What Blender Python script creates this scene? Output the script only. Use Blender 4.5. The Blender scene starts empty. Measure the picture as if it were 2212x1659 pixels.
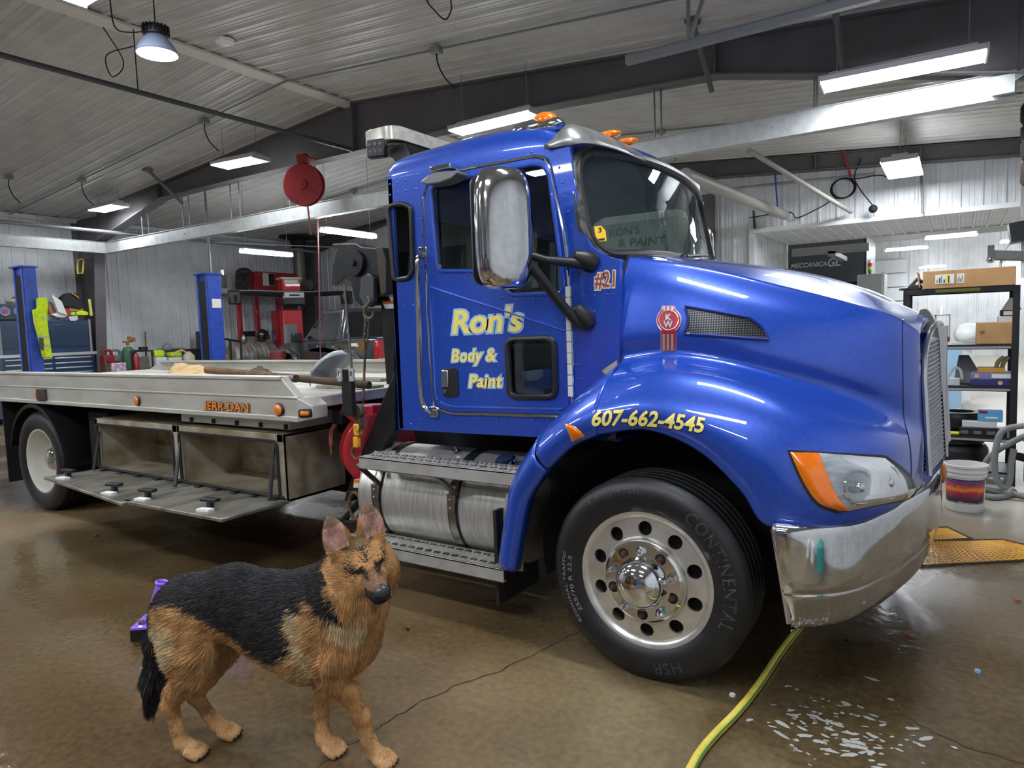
import bpy, bmesh, math, random
import numpy as np
from mathutils import Vector, Matrix, geometry
from mathutils.bvhtree import BVHTree
random.seed(7); rng = np.random.default_rng(7)
sc = bpy.context.scene; COL = sc.collection; PI = math.pi
# ---------------------------------------------------------------- camera
FPX, CX, CY = 1468.85, 1106.0, 829.5
CAMZ = 1.55
AX = Vector((.8373, .5457, -.0334)); AF = Vector((-.5465, .8335, -.0817))
AX.normalize(); AF = (AF - AX*AF.dot(AX)).normalized(); AU = AX.cross(AF)
cam = bpy.data.cameras.new('camera'); camo = bpy.data.objects.new('camera', cam); COL.objects.link(camo)
cam.sensor_fit = 'HORIZONTAL'; cam.sensor_width = 36; cam.lens = FPX/2212*36; cam.clip_start = .05; cam.clip_end = 100
camo.matrix_world = Matrix(((AX.x, AU.x, -AF.x, 0), (AX.y, AU.y, -AF.y, 0), (AX.z, AU.z, -AF.z, CAMZ), (0, 0, 0, 1)))
sc.camera = camo
w = bpy.data.worlds.new('world'); sc.world = w; w.use_nodes = True
w.node_tree.nodes['Background'].inputs[0].default_value = (.6, .65, .7, 1); w.node_tree.nodes['Background'].inputs[1].default_value = .12
sc.view_settings.view_transform = 'Standard'; sc.view_settings.look = 'None'; sc.view_settings.gamma = 1
sc.view_settings.exposure = 1.05; sc.view_settings.use_curve_mapping = False
sc.cycles.use_denoising = True
sc.cycles.max_bounces = 8; sc.cycles.diffuse_bounces = 4; sc.cycles.glossy_bounces = 4; sc.cycles.transparent_max_bounces = 16
sc.cycles.sample_clamp_indirect = 6
LAMP = 34.0          # emission of the LED fixtures
def ray(px, py):
    return AX*(px-CX) - AU*(py-CY) + AF*FPX
def aY(px, py, y): d = ray(px, py); return Vector((0, 0, CAMZ)) + d*(y/d.y)
def aX(px, py, x): d = ray(px, py); return Vector((0, 0, CAMZ)) + d*(x/d.x)
def aZ(px, py, z=0): d = ray(px, py); return Vector((0, 0, CAMZ)) + d*((z-CAMZ)/d.z)
V = Vector
# ---------------------------------------------------------------- materials
def s2l(c):
    return tuple(((x/255)/12.92 if x/255 <= .04045 else ((x/255+.055)/1.055)**2.4) for x in c)
MATS = {}
def mat(name, rgb, rough=.5, metal=0, coat=0, emit=0, ecol=None, spec=.5, noise=None, bump=None, alpha=None):
    """rgb in sRGB 0-255. noise=(scale, rgb2, lo, hi): blotches of a second colour; bump=(scale,strength)"""
    if name in MATS: return MATS[name]
    m = bpy.data.materials.new(name); m.use_nodes = True; nt = m.node_tree; b = nt.nodes['Principled BSDF']
    b.inputs['Base Color'].default_value = (*s2l(rgb), 1); b.inputs['Roughness'].default_value = rough
    b.inputs['Metallic'].default_value = metal; b.inputs['Coat Weight'].default_value = coat; b.inputs['Coat Roughness'].default_value = .03
    b.inputs['Specular IOR Level'].default_value = spec
    if emit: b.inputs['Emission Color'].default_value = (*s2l(ecol or rgb), 1); b.inputs['Emission Strength'].default_value = emit
    tc = nt.nodes.new('ShaderNodeTexCoord')
    if noise:
        n = nt.nodes.new('ShaderNodeTexNoise'); n.inputs['Scale'].default_value = noise[0]; n.inputs['Detail'].default_value = 5
        if len(noise) > 4:
            mp = nt.nodes.new('ShaderNodeMapping'); mp.inputs['Scale'].default_value = noise[4]
            nt.links.new(tc.outputs['Object'], mp.inputs[0]); nt.links.new(mp.outputs[0], n.inputs['Vector'])
        else: nt.links.new(tc.outputs['Object'], n.inputs['Vector'])
        r = nt.nodes.new('ShaderNodeValToRGB'); r.color_ramp.elements[0].position = noise[2]; r.color_ramp.elements[1].position = noise[3]
        r.color_ramp.elements[0].color = (*s2l(rgb), 1); r.color_ramp.elements[1].color = (*s2l(noise[1]), 1)
        nt.links.new(n.outputs['Fac'], r.inputs[0]); nt.links.new(r.outputs[0], b.inputs['Base Color'])
    if bump:
        n2 = nt.nodes.new('ShaderNodeTexNoise'); n2.inputs['Scale'].default_value = bump[0]; n2.inputs['Detail'].default_value = 4
        nt.links.new(tc.outputs['Object'], n2.inputs['Vector'])
        bp = nt.nodes.new('ShaderNodeBump'); bp.inputs['Strength'].default_value = bump[1]; bp.inputs['Distance'].default_value = .02
        nt.links.new(n2.outputs['Fac'], bp.inputs['Height']); nt.links.new(bp.outputs[0], b.inputs['Normal'])
    MATS[name] = m; return m
def glass(name, tint, refl=1.0, ior=1.5, rough=0, milk=None):
    m = bpy.data.materials.new(name); m.use_nodes = True; nt = m.node_tree; nt.nodes.clear()
    o = nt.nodes.new('ShaderNodeOutputMaterial'); t = nt.nodes.new('ShaderNodeBsdfTransparent'); g = nt.nodes.new('ShaderNodeBsdfGlossy')
    t.inputs[0].default_value = (*s2l(tint), 1); g.inputs['Roughness'].default_value = rough; g.inputs[0].default_value = (refl, refl, refl, 1)
    f = nt.nodes.new('ShaderNodeFresnel'); f.inputs[0].default_value = ior; mx = nt.nodes.new('ShaderNodeMixShader')
    nt.links.new(f.outputs[0], mx.inputs[0]); nt.links.new(t.outputs[0], mx.inputs[1]); nt.links.new(g.outputs[0], mx.inputs[2])
    last = mx
    if milk:
        d = nt.nodes.new('ShaderNodeBsdfDiffuse'); d.inputs[0].default_value = (*s2l(milk[0]), 1); m2 = nt.nodes.new('ShaderNodeMixShader')
        m2.inputs[0].default_value = milk[1]; nt.links.new(mx.outputs[0], m2.inputs[1]); nt.links.new(d.outputs[0], m2.inputs[2]); last = m2
    nt.links.new(last.outputs[0], o.inputs[0]); MATS[name] = m; return m
BLUE = mat('blue_paint', (20, 66, 170), .34, .3, 1.0, noise=(60, (26, 76, 184), .35, .7))
CHROME = mat('chrome', (222, 224, 226), .07, 1)
CHROMED = mat('worn_chrome', (205, 206, 206), .1, 1, noise=(30, (190, 190, 190), .4, .75), bump=(6, .015))
ALU = mat('aluminium', (190, 190, 188), .34, 1, noise=(9, (165, 163, 158), .4, .65))
ALUR = mat('polished_aluminium', (214, 212, 206), .28, .75, noise=(14, (196, 192, 184), .4, .7))
ALUB = mat('bed_aluminium', (192, 190, 182), .42, .35, noise=(3, (172, 168, 156), .42, .75, (1, 1, 3)))
TANK = mat('tank_aluminium', (200, 199, 194), .36, .7, noise=(30, (172, 169, 160), .4, .68, (3, .25, .25)))
GALV = mat('galvanised_steel', (184, 187, 186), .45, .35, noise=(12, (170, 173, 173), .4, .65))
STEEL = mat('dirty_steel', (120, 116, 106), .42, .7, noise=(6, (72, 66, 55), .4, .68))
RUST = mat('rusty_steel', (112, 82, 50), .85, 0, noise=(14, (68, 46, 30), .4, .65), bump=(60, .4))
BLK = mat('black_plastic', (22, 23, 25), .45)
BLKM = mat('matt_black', (14, 14, 15), .8)
BLKS = mat('black_steel', (20, 21, 24), .42, .2, noise=(12, (40, 38, 35), .5, .75))
RUB = mat('tyre_rubber', (20, 20, 22), .45, noise=(18, (29, 29, 31), .45, .75))
RUBB = mat('black_rubber', (24, 24, 25), .6)
SEAL = mat('grey_rubber_seal', (88, 86, 82), .6, noise=(30, (40, 40, 40), .35, .6))
GLS = glass('window_glass', (222, 231, 228))
GLSW = glass('windscreen_glass', (182, 200, 194), 1, 1.5, 0, ((120, 140, 135), .08))
GLSC = glass('clear_lens', (225, 230, 232), 1, 1.45, .02, ((200, 205, 210), .18))
AMB = mat('amber_lens', (226, 118, 10), .18, 0, .8, emit=0, noise=(40, (226, 110, 8), .4, .6))
RED = mat('red_enamel', (150, 22, 34), .35, 0, .5, noise=(12, (118, 18, 26), .45, .7))
YEL = mat('yellow_letter', (240, 222, 120), .4)
PALE = mat('pale_blue_outline', (150, 188, 236), .4)
WHT = mat('white_plastic', (226, 226, 222), .4)
WHTM = mat('white_paint', (215, 216, 215), .55)
GREY = mat('grey_paint', (128, 130, 133), .5)
DGREY = mat('dark_grey', (58, 60, 64), .5)
LBLUE = mat('lift_blue', (38, 74, 178), .42, 0, .3, noise=(9, (30, 60, 150), .45, .7))
TCHEST = mat('toolchest_blue', (22, 52, 82), .35, 0, .5, noise=(8, (28, 62, 94), .45, .7))
HIVIS = mat('hi_vis_yellow', (205, 232, 30), .8, noise=(30, (176, 204, 24), .4, .7), bump=(25, .5))
CARD = mat('cardboard', (182, 142, 96), .85, noise=(7, (168, 128, 84), .4, .7))
WOOD = mat('dry_wood', (168, 132, 88), .8, noise=(12, (130, 98, 62), .4, .65, (8, 1, 1)))
PURP = mat('purple_paint', (132, 96, 212), .35, 0, .5)
GREEN = mat('green_paint', (54, 92, 66), .5)
EMIT = mat('led_diffuser', (255, 255, 255), .4, emit=LAMP, ecol=(244, 249, 255))
FRAME = mat('frame_grey', (96, 92, 94), .55, noise=(4, (86, 83, 84), .4, .7))
ORANGE = mat('orange_sticker', (222, 110, 40), .5)
PAPER = mat('paper_white', (224, 222, 214), .8)
# ---------------------------------------------------------------- mesh builder
class MB:
    def __init__(s): s.v = []; s.f = []; s.m = []; s.mi = 0
    def add(s, vs, fs):
        o = len(s.v); s.v.extend([tuple(x) for x in vs]); s.f.extend([tuple(i+o for i in f) for f in fs]); s.m.extend([s.mi]*len(fs)); return s
    def box(s, a, b, M=None):
        x0, y0, z0 = (min(a[i], b[i]) for i in range(3)); x1, y1, z1 = (max(a[i], b[i]) for i in range(3))
        vs = [V((x, y, z)) for z in (z0, z1) for y in (y0, y1) for x in (x0, x1)]
        if M: vs = [M @ q for q in vs]
        return s.add(vs, [(0, 2, 3, 1), (4, 5, 7, 6), (0, 1, 5, 4), (2, 6, 7, 3), (0, 4, 6, 2), (1, 3, 7, 5)])
    def cbox(s, c, d, M=None):
        h = V(d)/2
        if M is None: return s.box(V(c)-h, V(c)+h)
        return s.box(-h, h, Matrix.Translation(V(c)) @ M.to_4x4())
    def hexa(s, p):
        return s.add(p, [(0, 3, 2, 1), (4, 5, 6, 7), (0, 1, 5, 4), (1, 2, 6, 5), (2, 3, 7, 6), (3, 0, 4, 7)])
    def cyl(s, p0, p1, r0, r1=None, n=20, cap=True):
        p0, p1 = V(p0), V(p1); r1 = r0 if r1 is None else r1; d = (p1-p0).normalized()
        a = d.orthogonal().normalized(); b = d.cross(a); vs = []
        for p, r in ((p0, r0), (p1, r1)):
            vs += [p+(a*math.cos(2*PI*i/n)+b*math.sin(2*PI*i/n))*r for i in range(n)]
        fs = [(i, (i+1) % n, n+(i+1) % n, n+i) for i in range(n)]
        if cap: fs += [tuple(range(n-1, -1, -1)), tuple(range(n, 2*n))]
        return s.add(vs, fs)
    def tube(s, pts, r, n=10, closed=False, cap=True):
        pts = [V(p) for p in pts]; N = len(pts); rs = r if isinstance(r, (list, tuple)) else [r]*N
        vs = []; prev = None
        for i, p in enumerate(pts):
            if closed: t = pts[(i+1) % N]-pts[i-1]
            else: t = pts[min(i+1, N-1)]-pts[max(i-1, 0)]
            t.normalize()
            if prev is None: a = t.orthogonal().normalized()
            else:
                a = prev-t*prev.dot(t)
                a = a.normalized() if a.length > 1e-6 else t.orthogonal().normalized()
            prev = a; b = t.cross(a)
            vs += [p+(a*math.cos(2*PI*k/n)+b*math.sin(2*PI*k/n))*rs[i] for k in range(n)]
        fs = []
        for i in range(N if closed else N-1):
            j = (i+1) % N
            fs += [(i*n+k, i*n+(k+1) % n, j*n+(k+1) % n, j*n+k) for k in range(n)]
        if cap and not closed: fs += [tuple(range(n-1, -1, -1)), tuple(range((N-1)*n, N*n))]
        return s.add(vs, fs)
    def lathe(s, prof, o, ax, n=48, cap0=False, cap1=False):
        """prof: (r, h) along axis ax from o"""
        o = V(o); ax = V(ax).normalized(); a = ax.orthogonal().normalized(); b = ax.cross(a); vs = []; fs = []
        for r, h in prof: vs += [o+ax*h+(a*math.cos(2*PI*k/n)+b*math.sin(2*PI*k/n))*r for k in range(n)]
        for i in range(len(prof)-1): fs += [(i*n+k, i*n+(k+1) % n, (i+1)*n+(k+1) % n, (i+1)*n+k) for k in range(n)]
        if cap0: fs.append(tuple(range(n-1, -1, -1)))
        if cap1: fs.append(tuple(range((len(prof)-1)*n, len(prof)*n)))
        return s.add(vs, fs)
    def sphere(s, c, r, n=16, m=10, M=None):
        r = r if isinstance(r, (tuple, list)) else (r, r, r); vs = [V((0, 0, -r[2]))]; fs = []
        for j in range(1, m):
            t = -PI/2+PI*j/m
            vs += [V((r[0]*math.cos(t)*math.cos(2*PI*k/n), r[1]*math.cos(t)*math.sin(2*PI*k/n), r[2]*math.sin(t))) for k in range(n)]
        vs.append(V((0, 0, r[2]))); L = len(vs)-1
        fs += [(0, 1+(k+1) % n, 1+k) for k in range(n)]
        for j in range(m-2): fs += [(1+j*n+k, 1+j*n+(k+1) % n, 1+(j+1)*n+(k+1) % n, 1+(j+1)*n+k) for k in range(n)]
        fs += [(L, L-n+k, L-n+(k+1) % n) for k in range(n)]
        vs = [(M @ q if M else q)+V(c) for q in vs]
        return s.add(vs, fs)
    def plate(s, outer, holes, f, t):
        """flat plate: outer/holes are lists of 2D points, f maps (u,v,w)->3D, thickness t along w"""
        loops = [outer]+list(holes); flat = [p for l in loops for p in l]
        tris = geometry.tessellate_polygon([[V((p[0], p[1], 0)) for p in l] for l in loops]); N = len(flat)
        vs = [f(p[0], p[1], 0) for p in flat]; fs = [tuple(x) for x in tris]
        if t:
            vs += [f(p[0], p[1], t) for p in flat]; fs += [tuple(i+N for i in reversed(x)) for x in tris]
            o = 0
            for l in loops:
                n = len(l); fs += [(o+i, o+(i+1) % n, N+o+(i+1) % n, N+o+i) for i in range(n)]; o += n
        return s.add(vs, fs)
    def grid(s, rows, closeu=False):
        nr, nc = len(rows), len(rows[0]); vs = [p for r in rows for p in r]; fs = []
        for i in range(nr-1):
            for j in range(nc if closeu else nc-1):
                fs.append((i*nc+j, i*nc+(j+1) % nc, (i+1)*nc+(j+1) % nc, (i+1)*nc+j))
        return s.add(vs, fs)
    def build(s, name, m, parent=None, bev=0, smooth=35, seg=2, solid=0, sub=0, fix=True):
        me = bpy.data.meshes.new(name); me.from_pydata(s.v, [], s.f)
        ms = m if isinstance(m, (list, tuple)) else [m]
        for x in ms: me.materials.append(x)
        if len(ms) > 1: me.polygons.foreach_set('material_index', s.m)
        if fix:
            bm = bmesh.new(); bm.from_mesh(me); bmesh.ops.recalc_face_normals(bm, faces=bm.faces); bm.to_mesh(me); bm.free()
        if smooth:
            me.polygons.foreach_set('use_smooth', [True]*len(me.polygons)); me.set_sharp_from_angle(angle=math.radians(smooth))
        me.update(); o = bpy.data.objects.new(name, me); COL.objects.link(o)
        if parent:
            o.parent = parent
            if parent.type == 'EMPTY': o.matrix_parent_inverse = Matrix.Translation(-parent.location)
        if sub: md = o.modifiers.new('sub', 'SUBSURF'); md.levels = md.render_levels = sub
        if solid: md = o.modifiers.new('solid', 'SOLIDIFY'); md.thickness = solid; md.offset = 0
        if bev: md = o.modifiers.new('bevel', 'BEVEL'); md.width = bev; md.segments = seg; md.limit_method = 'ANGLE'; md.angle_limit = math.radians(40); md.harden_normals = False
        return o
def tag(o, label, cat, group=None, kind=None):
    if label: o['label'] = label
    if cat: o['category'] = cat
    if group: o['group'] = group
    if kind: o['kind'] = kind
    return o
def thing(name, label, cat, loc=(0, 0, 0), group=None):
    o = bpy.data.objects.new(name, None); COL.objects.link(o); o.location = loc; o.empty_display_size = .1
    return tag(o, label, cat, group)
def copy_tree(o, parent=None):
    c = o.copy(); COL.objects.link(c)
    if parent: c.parent = parent
    for ch in list(o.children): copy_tree(ch, c)
    return c
def struct(name, mb, m, label=None, **k):
    o = mb.build(name, m, None, **k); o['kind'] = 'structure'
    o['label'] = label or ''; return o
def place(o, loc, rz=0, label=None):
    o.location = loc; o.rotation_euler = (0, 0, rz)
    if label: o['label'] = label
    return o
def RZ(a): return Matrix.Rotation(a, 3, 'Z')
def circ(cx, cy, r, n=16, ry=None): return [(cx+r*math.cos(2*PI*i/n), cy+(ry or r)*math.sin(2*PI*i/n)) for i in range(n)]
def rrect(x0, y0, x1, y1, r, n=5):
    out = []
    for cx, cy, a in ((x1-r, y1-r, 0), (x0+r, y1-r, 90), (x0+r, y0+r, 180), (x1-r, y0+r, 270)):
        out += [(cx+r*math.cos(math.radians(a+90*i/n)), cy+r*math.sin(math.radians(a+90*i/n))) for i in range(n+1)]
    return out
def cr(P, n=6, closed=False):
    """Catmull-Rom through a list of tuples/vectors"""
    P = [V(p) for p in P]; N = len(P); out = []
    for i in range(N if closed else N-1):
        if closed: p0, p1, p2, p3 = P[i-1], P[i], P[(i+1) % N], P[(i+2) % N]
        else: p1, p2 = P[i], P[i+1]; p0 = P[i-1] if i else p1*2-p2; p3 = P[i+2] if i+2 < N else p2*2-p1
        for k in range(n):
            t = k/n; out.append(.5*((2*p1)+(p2-p0)*t+(2*p0-5*p1+4*p2-p3)*t*t+(3*p1-p0-3*p2+p3)*t**3))
    if not closed: out.append(P[-1])
    return out
def soft(poly, r=.25, n=4):
    """round the corners of a 2D/3D polygon: each corner becomes a quadratic arc using fraction r of the shorter edge"""
    P = [V(p) for p in poly]; N = len(P); out = []
    for i in range(N):
        a, b, c = P[i-1], P[i], P[(i+1) % N]; d = r*min((a-b).length, (c-b).length)
        p = b+(a-b).normalized()*d; q = b+(c-b).normalized()*d
        out += [(p*(1-t)+b*t)*(1-t)+(b*(1-t)+q*t)*t for t in [k/n for k in range(n+1)]]
    return out
def px2(ps, y):  # pixel outline -> (X, Z) on the plane Y=y
    return [(lambda q: (q.x, q.z))(aY(p[0], p[1], y)) for p in ps]
def fXZ(y, s=1): return lambda u, v, w: V((u, y+s*w, v))
TXT = {}
def text(st, size=1, shear=0, off=0, space=1, extr=0, align='LEFT'):
    cu = bpy.data.curves.new('t', 'FONT'); cu.body = st; cu.size = size; cu.shear = shear; cu.offset = off; cu.space_character = space
    cu.extrude = extr; cu.align_x = align; cu.resolution_u = 3
    o = bpy.data.objects.new('t', cu); COL.objects.link(o); dg = bpy.context.evaluated_depsgraph_get(); dg.update()
    e = o.evaluated_get(dg); me = e.to_mesh(); vs = [tuple(v.co) for v in me.vertices]; fs = [tuple(p.vertices) for p in me.polygons]
    e.to_mesh_clear(); bpy.data.objects.remove(o); bpy.data.curves.remove(cu); return vs, fs
def text_fit(st, w, h, shear=0, off=0, extr=0, space=1):
    """text scaled to a w x h box, lower-left at the origin"""
    vs, fs = text(st, 1, shear, off, space, 0); A = np.array(vs)
    lo, hi = A[:, :2].min(0), A[:, :2].max(0); A[:, 0] = (A[:, 0]-lo[0])/(hi[0]-lo[0])*w; A[:, 1] = (A[:, 1]-lo[1])/(hi[1]-lo[1])*h
    return A.tolist(), fs
# ---------------------------------------------------------------- the setting
XW, XE, YB, YF = -16.0, 1.55, 13.6, -7.5; XR, ZR, ZE = -7.42, 4.93, 4.21
def zroof(x): return ZR-(ZR-ZE)*abs(x-XR)/(XR-XW)
def floor_mat():
    m = bpy.data.materials.new('wet_concrete'); m.use_nodes = True; nt = m.node_tree; N = nt.nodes; L = nt.links; b = N['Principled BSDF']
    tc = N.new('ShaderNodeTexCoord')
    def noise(sc_, det=5, scale=(1, 1, 1), dist=0):
        mp = N.new('ShaderNodeMapping'); mp.inputs['Scale'].default_value = scale; L.new(tc.outputs['Object'], mp.inputs[0])
        n = N.new('ShaderNodeTexNoise'); n.inputs['Scale'].default_value = sc_; n.inputs['Detail'].default_value = det; n.inputs['Distortion'].default_value = dist
        L.new(mp.outputs[0], n.inputs['Vector']); return n.outputs['Fac']
    def ramp(f, p0, c0, p1, c1):
        r = N.new('ShaderNodeValToRGB'); e = r.color_ramp.elements; e[0].position = p0; e[1].position = p1
        e[0].color = (*s2l(c0), 1) if len(c0) == 3 else c0; e[1].color = (*s2l(c1), 1) if len(c1) == 3 else c1
        L.new(f, r.inputs[0]); return r.outputs[0]
    def mixc(f, a, c, mode='MIX'):
        x = N.new('ShaderNodeMix'); x.data_type = 'RGBA'; x.blend_type = mode
        if isinstance(f, float): x.inputs[0].default_value = f
        else: L.new(f, x.inputs[0])
        L.new(a, x.inputs[6]); L.new(c, x.inputs[7]); return x.outputs[2]
    base = ramp(noise(.9, 7, (1, 1, 1), .4), .35, (118, 102, 74), .68, (144, 127, 95))
    rust = ramp(noise(.55, 5, (1, .6, 1), .6), .47, (0, 0, 0, 1), .64, (1, 1, 1, 1))
    rc = N.new('ShaderNodeRGB'); rc.outputs[0].default_value = (*s2l((126, 88, 54)), 1)
    sc1 = N.new('ShaderNodeMath'); sc1.operation = 'MULTIPLY'; sc1.inputs[1].default_value = .42; L.new(rust, sc1.inputs[0])
    c1 = mixc(sc1.outputs[0], base, rc.outputs[0])
    fine = ramp(noise(30, 6), .3, (205, 205, 205), .7, (255, 255, 255)); c2 = mixc(1.0, c1, fine, 'MULTIPLY')
    wet = ramp(noise(.42, 6, (1, 1, 1), .8), .42, (0, 0, 0, 1), .56, (1, 1, 1, 1))
    # the grey dry slab along the back of the shop: a distance ramp on Y
    sep = N.new('ShaderNodeSeparateXYZ'); L.new(tc.outputs['Object'], sep.inputs[0])
    mr = N.new('ShaderNodeMapRange'); mr.inputs[1].default_value = 5.3; mr.inputs[2].default_value = 6.6; L.new(sep.outputs[1], mr.inputs[0])
    dry = N.new('ShaderNodeRGB'); dry.outputs[0].default_value = (*s2l((168, 162, 148)), 1)
    c3 = mixc(mr.outputs[0], c2, dry.outputs[0])
    dk = N.new('ShaderNodeRGB'); dk.outputs[0].default_value = (.34, .31, .27, 1)
    iv = N.new('ShaderNodeMath'); iv.operation = 'SUBTRACT'; iv.inputs[0].default_value = 1; L.new(mr.outputs[0], iv.inputs[1])
    # the standing wet patch off the front bumper
    pt = N.new('ShaderNodeVectorMath'); pt.operation = 'DISTANCE'; pt.inputs[1].default_value = (-.25, 2.95, 0); L.new(tc.outputs['Object'], pt.inputs[0])
    nz = noise(2.4, 5); ad = N.new('ShaderNodeMath'); ad.operation = 'ADD'; L.new(pt.outputs['Value'], ad.inputs[0]); L.new(nz, ad.inputs[1])
    pr = N.new('ShaderNodeMapRange'); pr.inputs[1].default_value = 1.42; pr.inputs[2].default_value = 1.02; L.new(ad.outputs[0], pr.inputs[0])
    mx = N.new('ShaderNodeMath'); mx.operation = 'MAXIMUM'; L.new(wet, mx.inputs[0]); L.new(pr.outputs[0], mx.inputs[1])
    wm = N.new('ShaderNodeMath'); wm.operation = 'MULTIPLY'; L.new(mx.outputs[0], wm.inputs[0]); L.new(iv.outputs[0], wm.inputs[1])
    wf = N.new('ShaderNodeMath'); wf.operation = 'MULTIPLY'; wf.inputs[1].default_value = .72; L.new(wm.outputs[0], wf.inputs[0])
    wc = mixc(1.0, c3, dk.outputs[0], 'MULTIPLY'); c4 = mixc(wf.outputs[0], c3, wc)
    L.new(c4, b.inputs['Base Color'])
    r1 = N.new('ShaderNodeMapRange'); r1.inputs[3].default_value = .42; r1.inputs[4].default_value = .12; L.new(wm.outputs[0], r1.inputs[0]); L.new(r1.outputs[0], b.inputs['Roughness'])
    bp = N.new('ShaderNodeBump'); bp.inputs['Strength'].default_value = .28; bp.inputs['Distance'].default_value = .01
    L.new(noise(14, 6), bp.inputs['Height']); L.new(bp.outputs[0], b.inputs['Normal'])
    return m
WALLM = mat('ribbed_white_steel', (214, 217, 220), .42, .0, noise=(3, (200, 203, 206), .4, .7))
CEILM = mat('ribbed_ceiling_steel', (186, 184, 180), .36, .0, noise=(3, (172, 170, 167), .4, .7))
mb = MB(); mb.box((XW-1, YF-.5, -.2), (8, 30, 0)); struct('floor', mb, floor_mat(), 'wet stained brown concrete shop floor')
def ribprof(u0, u1, pitch, h=.02):
    """(u, depth) breakpoints of a ribbed sheet"""
    out = [(u0, 0)]; u = math.ceil(u0/pitch)*pitch
    while u < u1-.06:
        if u > u0+.06:
            out += [(u-.035, 0), (u-.016, h), (u+.016, h), (u+.035, 0)]
            out += [(u+pitch*.36, 0), (u+pitch*.36+.006, h*.25), (u+pitch*.36+.02, h*.25), (u+pitch*.36+.026, 0)]
            out += [(u+pitch*.6, 0), (u+pitch*.6+.006, h*.25), (u+pitch*.6+.02, h*.25), (u+pitch*.6+.026, 0)]
        u += pitch
    out = [p for p in out if u0 <= p[0] <= u1]
    return out+[(u1, 0)]
def wall(name, prof, f0, f1, m, label, solid=True):
    mb = MB(); mb.grid([[f0(u, d) for u, d in prof], [f1(u, d) for u, d in prof]])
    return struct(name, mb, m, label, smooth=0, fix=False)
P9 = .2286
pr = ribprof(YF, YB, P9)
wall('wall_left', pr, lambda u, d: V((XW+d, u, 0)), lambda u, d: V((XW+d, u, ZE)), WALLM, 'white ribbed steel side wall behind the tool chest')
wall('wall_right', pr, lambda u, d: V((XE-d, u, 0)), lambda u, d: V((XE-d, u, zroof(XE))), WALLM, 'white ribbed steel side wall beside the shelving')
pg = ribprof(XW, -3.27, P9)
wall('wall_back', pg, lambda u, d: V((u, YB-d, 0)), lambda u, d: V((u, YB-d, zroof(u))), WALLM, 'white ribbed steel gable wall left of the wide opening')
pg2 = ribprof(-3.27, XE, P9*1.33)
wall('wall_back_header', pg2, lambda u, d: V((u, YB-d, 3.23)), lambda u, d: V((u, YB-d, zroof(u))), WALLM, 'white ribbed steel wall above the wide opening')
pf = ribprof(XW, XE, P9)
wall('wall_front', pf, lambda u, d: V((u, YF+d, 0)), lambda u, d: V((u, YF+d, zroof(u))), WALLM, 'white ribbed steel gable wall behind the viewer')
pc = ribprof(YF, YB, P9, .024)
wall('ceiling', pc, lambda u, d: V((XW, u, ZE-d)), lambda u, d: V((XR, u, ZR-d)), CEILM, 'ribbed steel ceiling slope left of the ridge')
wall('ceiling_slope', pc, lambda u, d: V((XR, u, ZR-d)), lambda u, d: V((XE, u, zroof(XE)-d)), CEILM, 'ribbed steel ceiling slope right of the ridge')
mb = MB(); mb.hexa([(XR-.2, YF, ZR-.065), (XR, YF, ZR-.05), (XR, YB, ZR-.05), (XR-.2, YB, ZR-.065), (XR-.2, YF, ZR-.03), (XR, YF, ZR-.02), (XR, YB, ZR-.02), (XR-.2, YB, ZR-.03)])
struct('trim_1', mb, mat('ridge_trim', (205, 202, 196), .5), 'flat pale flashing strip along the ceiling ridge')
mb = MB(); mb.box((XW+.03, YF, ZE-.1), (XW+.1, YB, ZE-.01)); struct('trim_2', mb, WALLM, 'pale trim strip along the top of the left wall')
def frame(name, Y, bot, label, hw=.11, colw=.5):
    mb = MB(); top = [(x, zroof(x)-.03) for x, z in bot]
    for (x0, z0), (x1, z1) in zip(bot, bot[1:]):
        t0, t1 = zroof(x0)-.03, zroof(x1)-.03
        mb.hexa([(x0, Y-.012, z0), (x1, Y-.012, z1), (x1, Y+.012, z1), (x0, Y+.012, z0), (x0, Y-.012, t0), (x1, Y-.012, t1), (x1, Y+.012, t1), (x0, Y+.012, t0)])
        for (a, b) in ((z0, z1), (t0-.018, t1-.018)):
            mb.hexa([(x0, Y-hw, a), (x1, Y-hw, b), (x1, Y+hw, b), (x0, Y+hw, a), (x0, Y-hw, a+.018), (x1, Y-hw, b+.018), (x1, Y+hw, b+.018), (x0, Y+hw, a+.018)])
    for xs in (XR, -12.6, -2.15): 
        zb = np.interp(xs, [p[0] for p in bot], [p[1] for p in bot]); mb.box((xs-.012, Y-hw, zb), (xs+.012, Y+hw, zroof(xs)-.03))
    # left column: outer flange on the wall, tapered inner flange, web
    xb, xt, zt = XW+.2+colw*.6, bot[0][0], bot[0][1]
    mb.hexa([(XW+.04, Y-hw, 0), (XW+.07, Y-hw, 0), (XW+.07, Y+hw, 0), (XW+.04, Y+hw, 0), (XW+.04, Y-hw, ZE), (XW+.07, Y-hw, ZE), (XW+.07, Y+hw, ZE), (XW+.04, Y+hw, ZE)])
    mb.hexa([(xb, Y-hw, 0), (xb+.02, Y-hw, 0), (xb+.02, Y+hw, 0), (xb, Y+hw, 0), (xt-.02, Y-hw, zt), (xt, Y-hw, zt), (xt, Y+hw, zt), (xt-.02, Y+hw, zt)])
    mb.hexa([(XW+.06, Y-.012, 0), (xb, Y-.012, 0), (xb, Y+.012, 0), (XW+.06, Y+.012, 0), (XW+.06, Y-.012, ZE-.04), (xt, Y-.012, ZE-.04), (xt, Y+.012, ZE-.04), (XW+.06, Y+.012, ZE-.04)])
    # flange brace from purlin to web
    return struct(name, mb, FRAME, label, bev=.003, seg=1)
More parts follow.
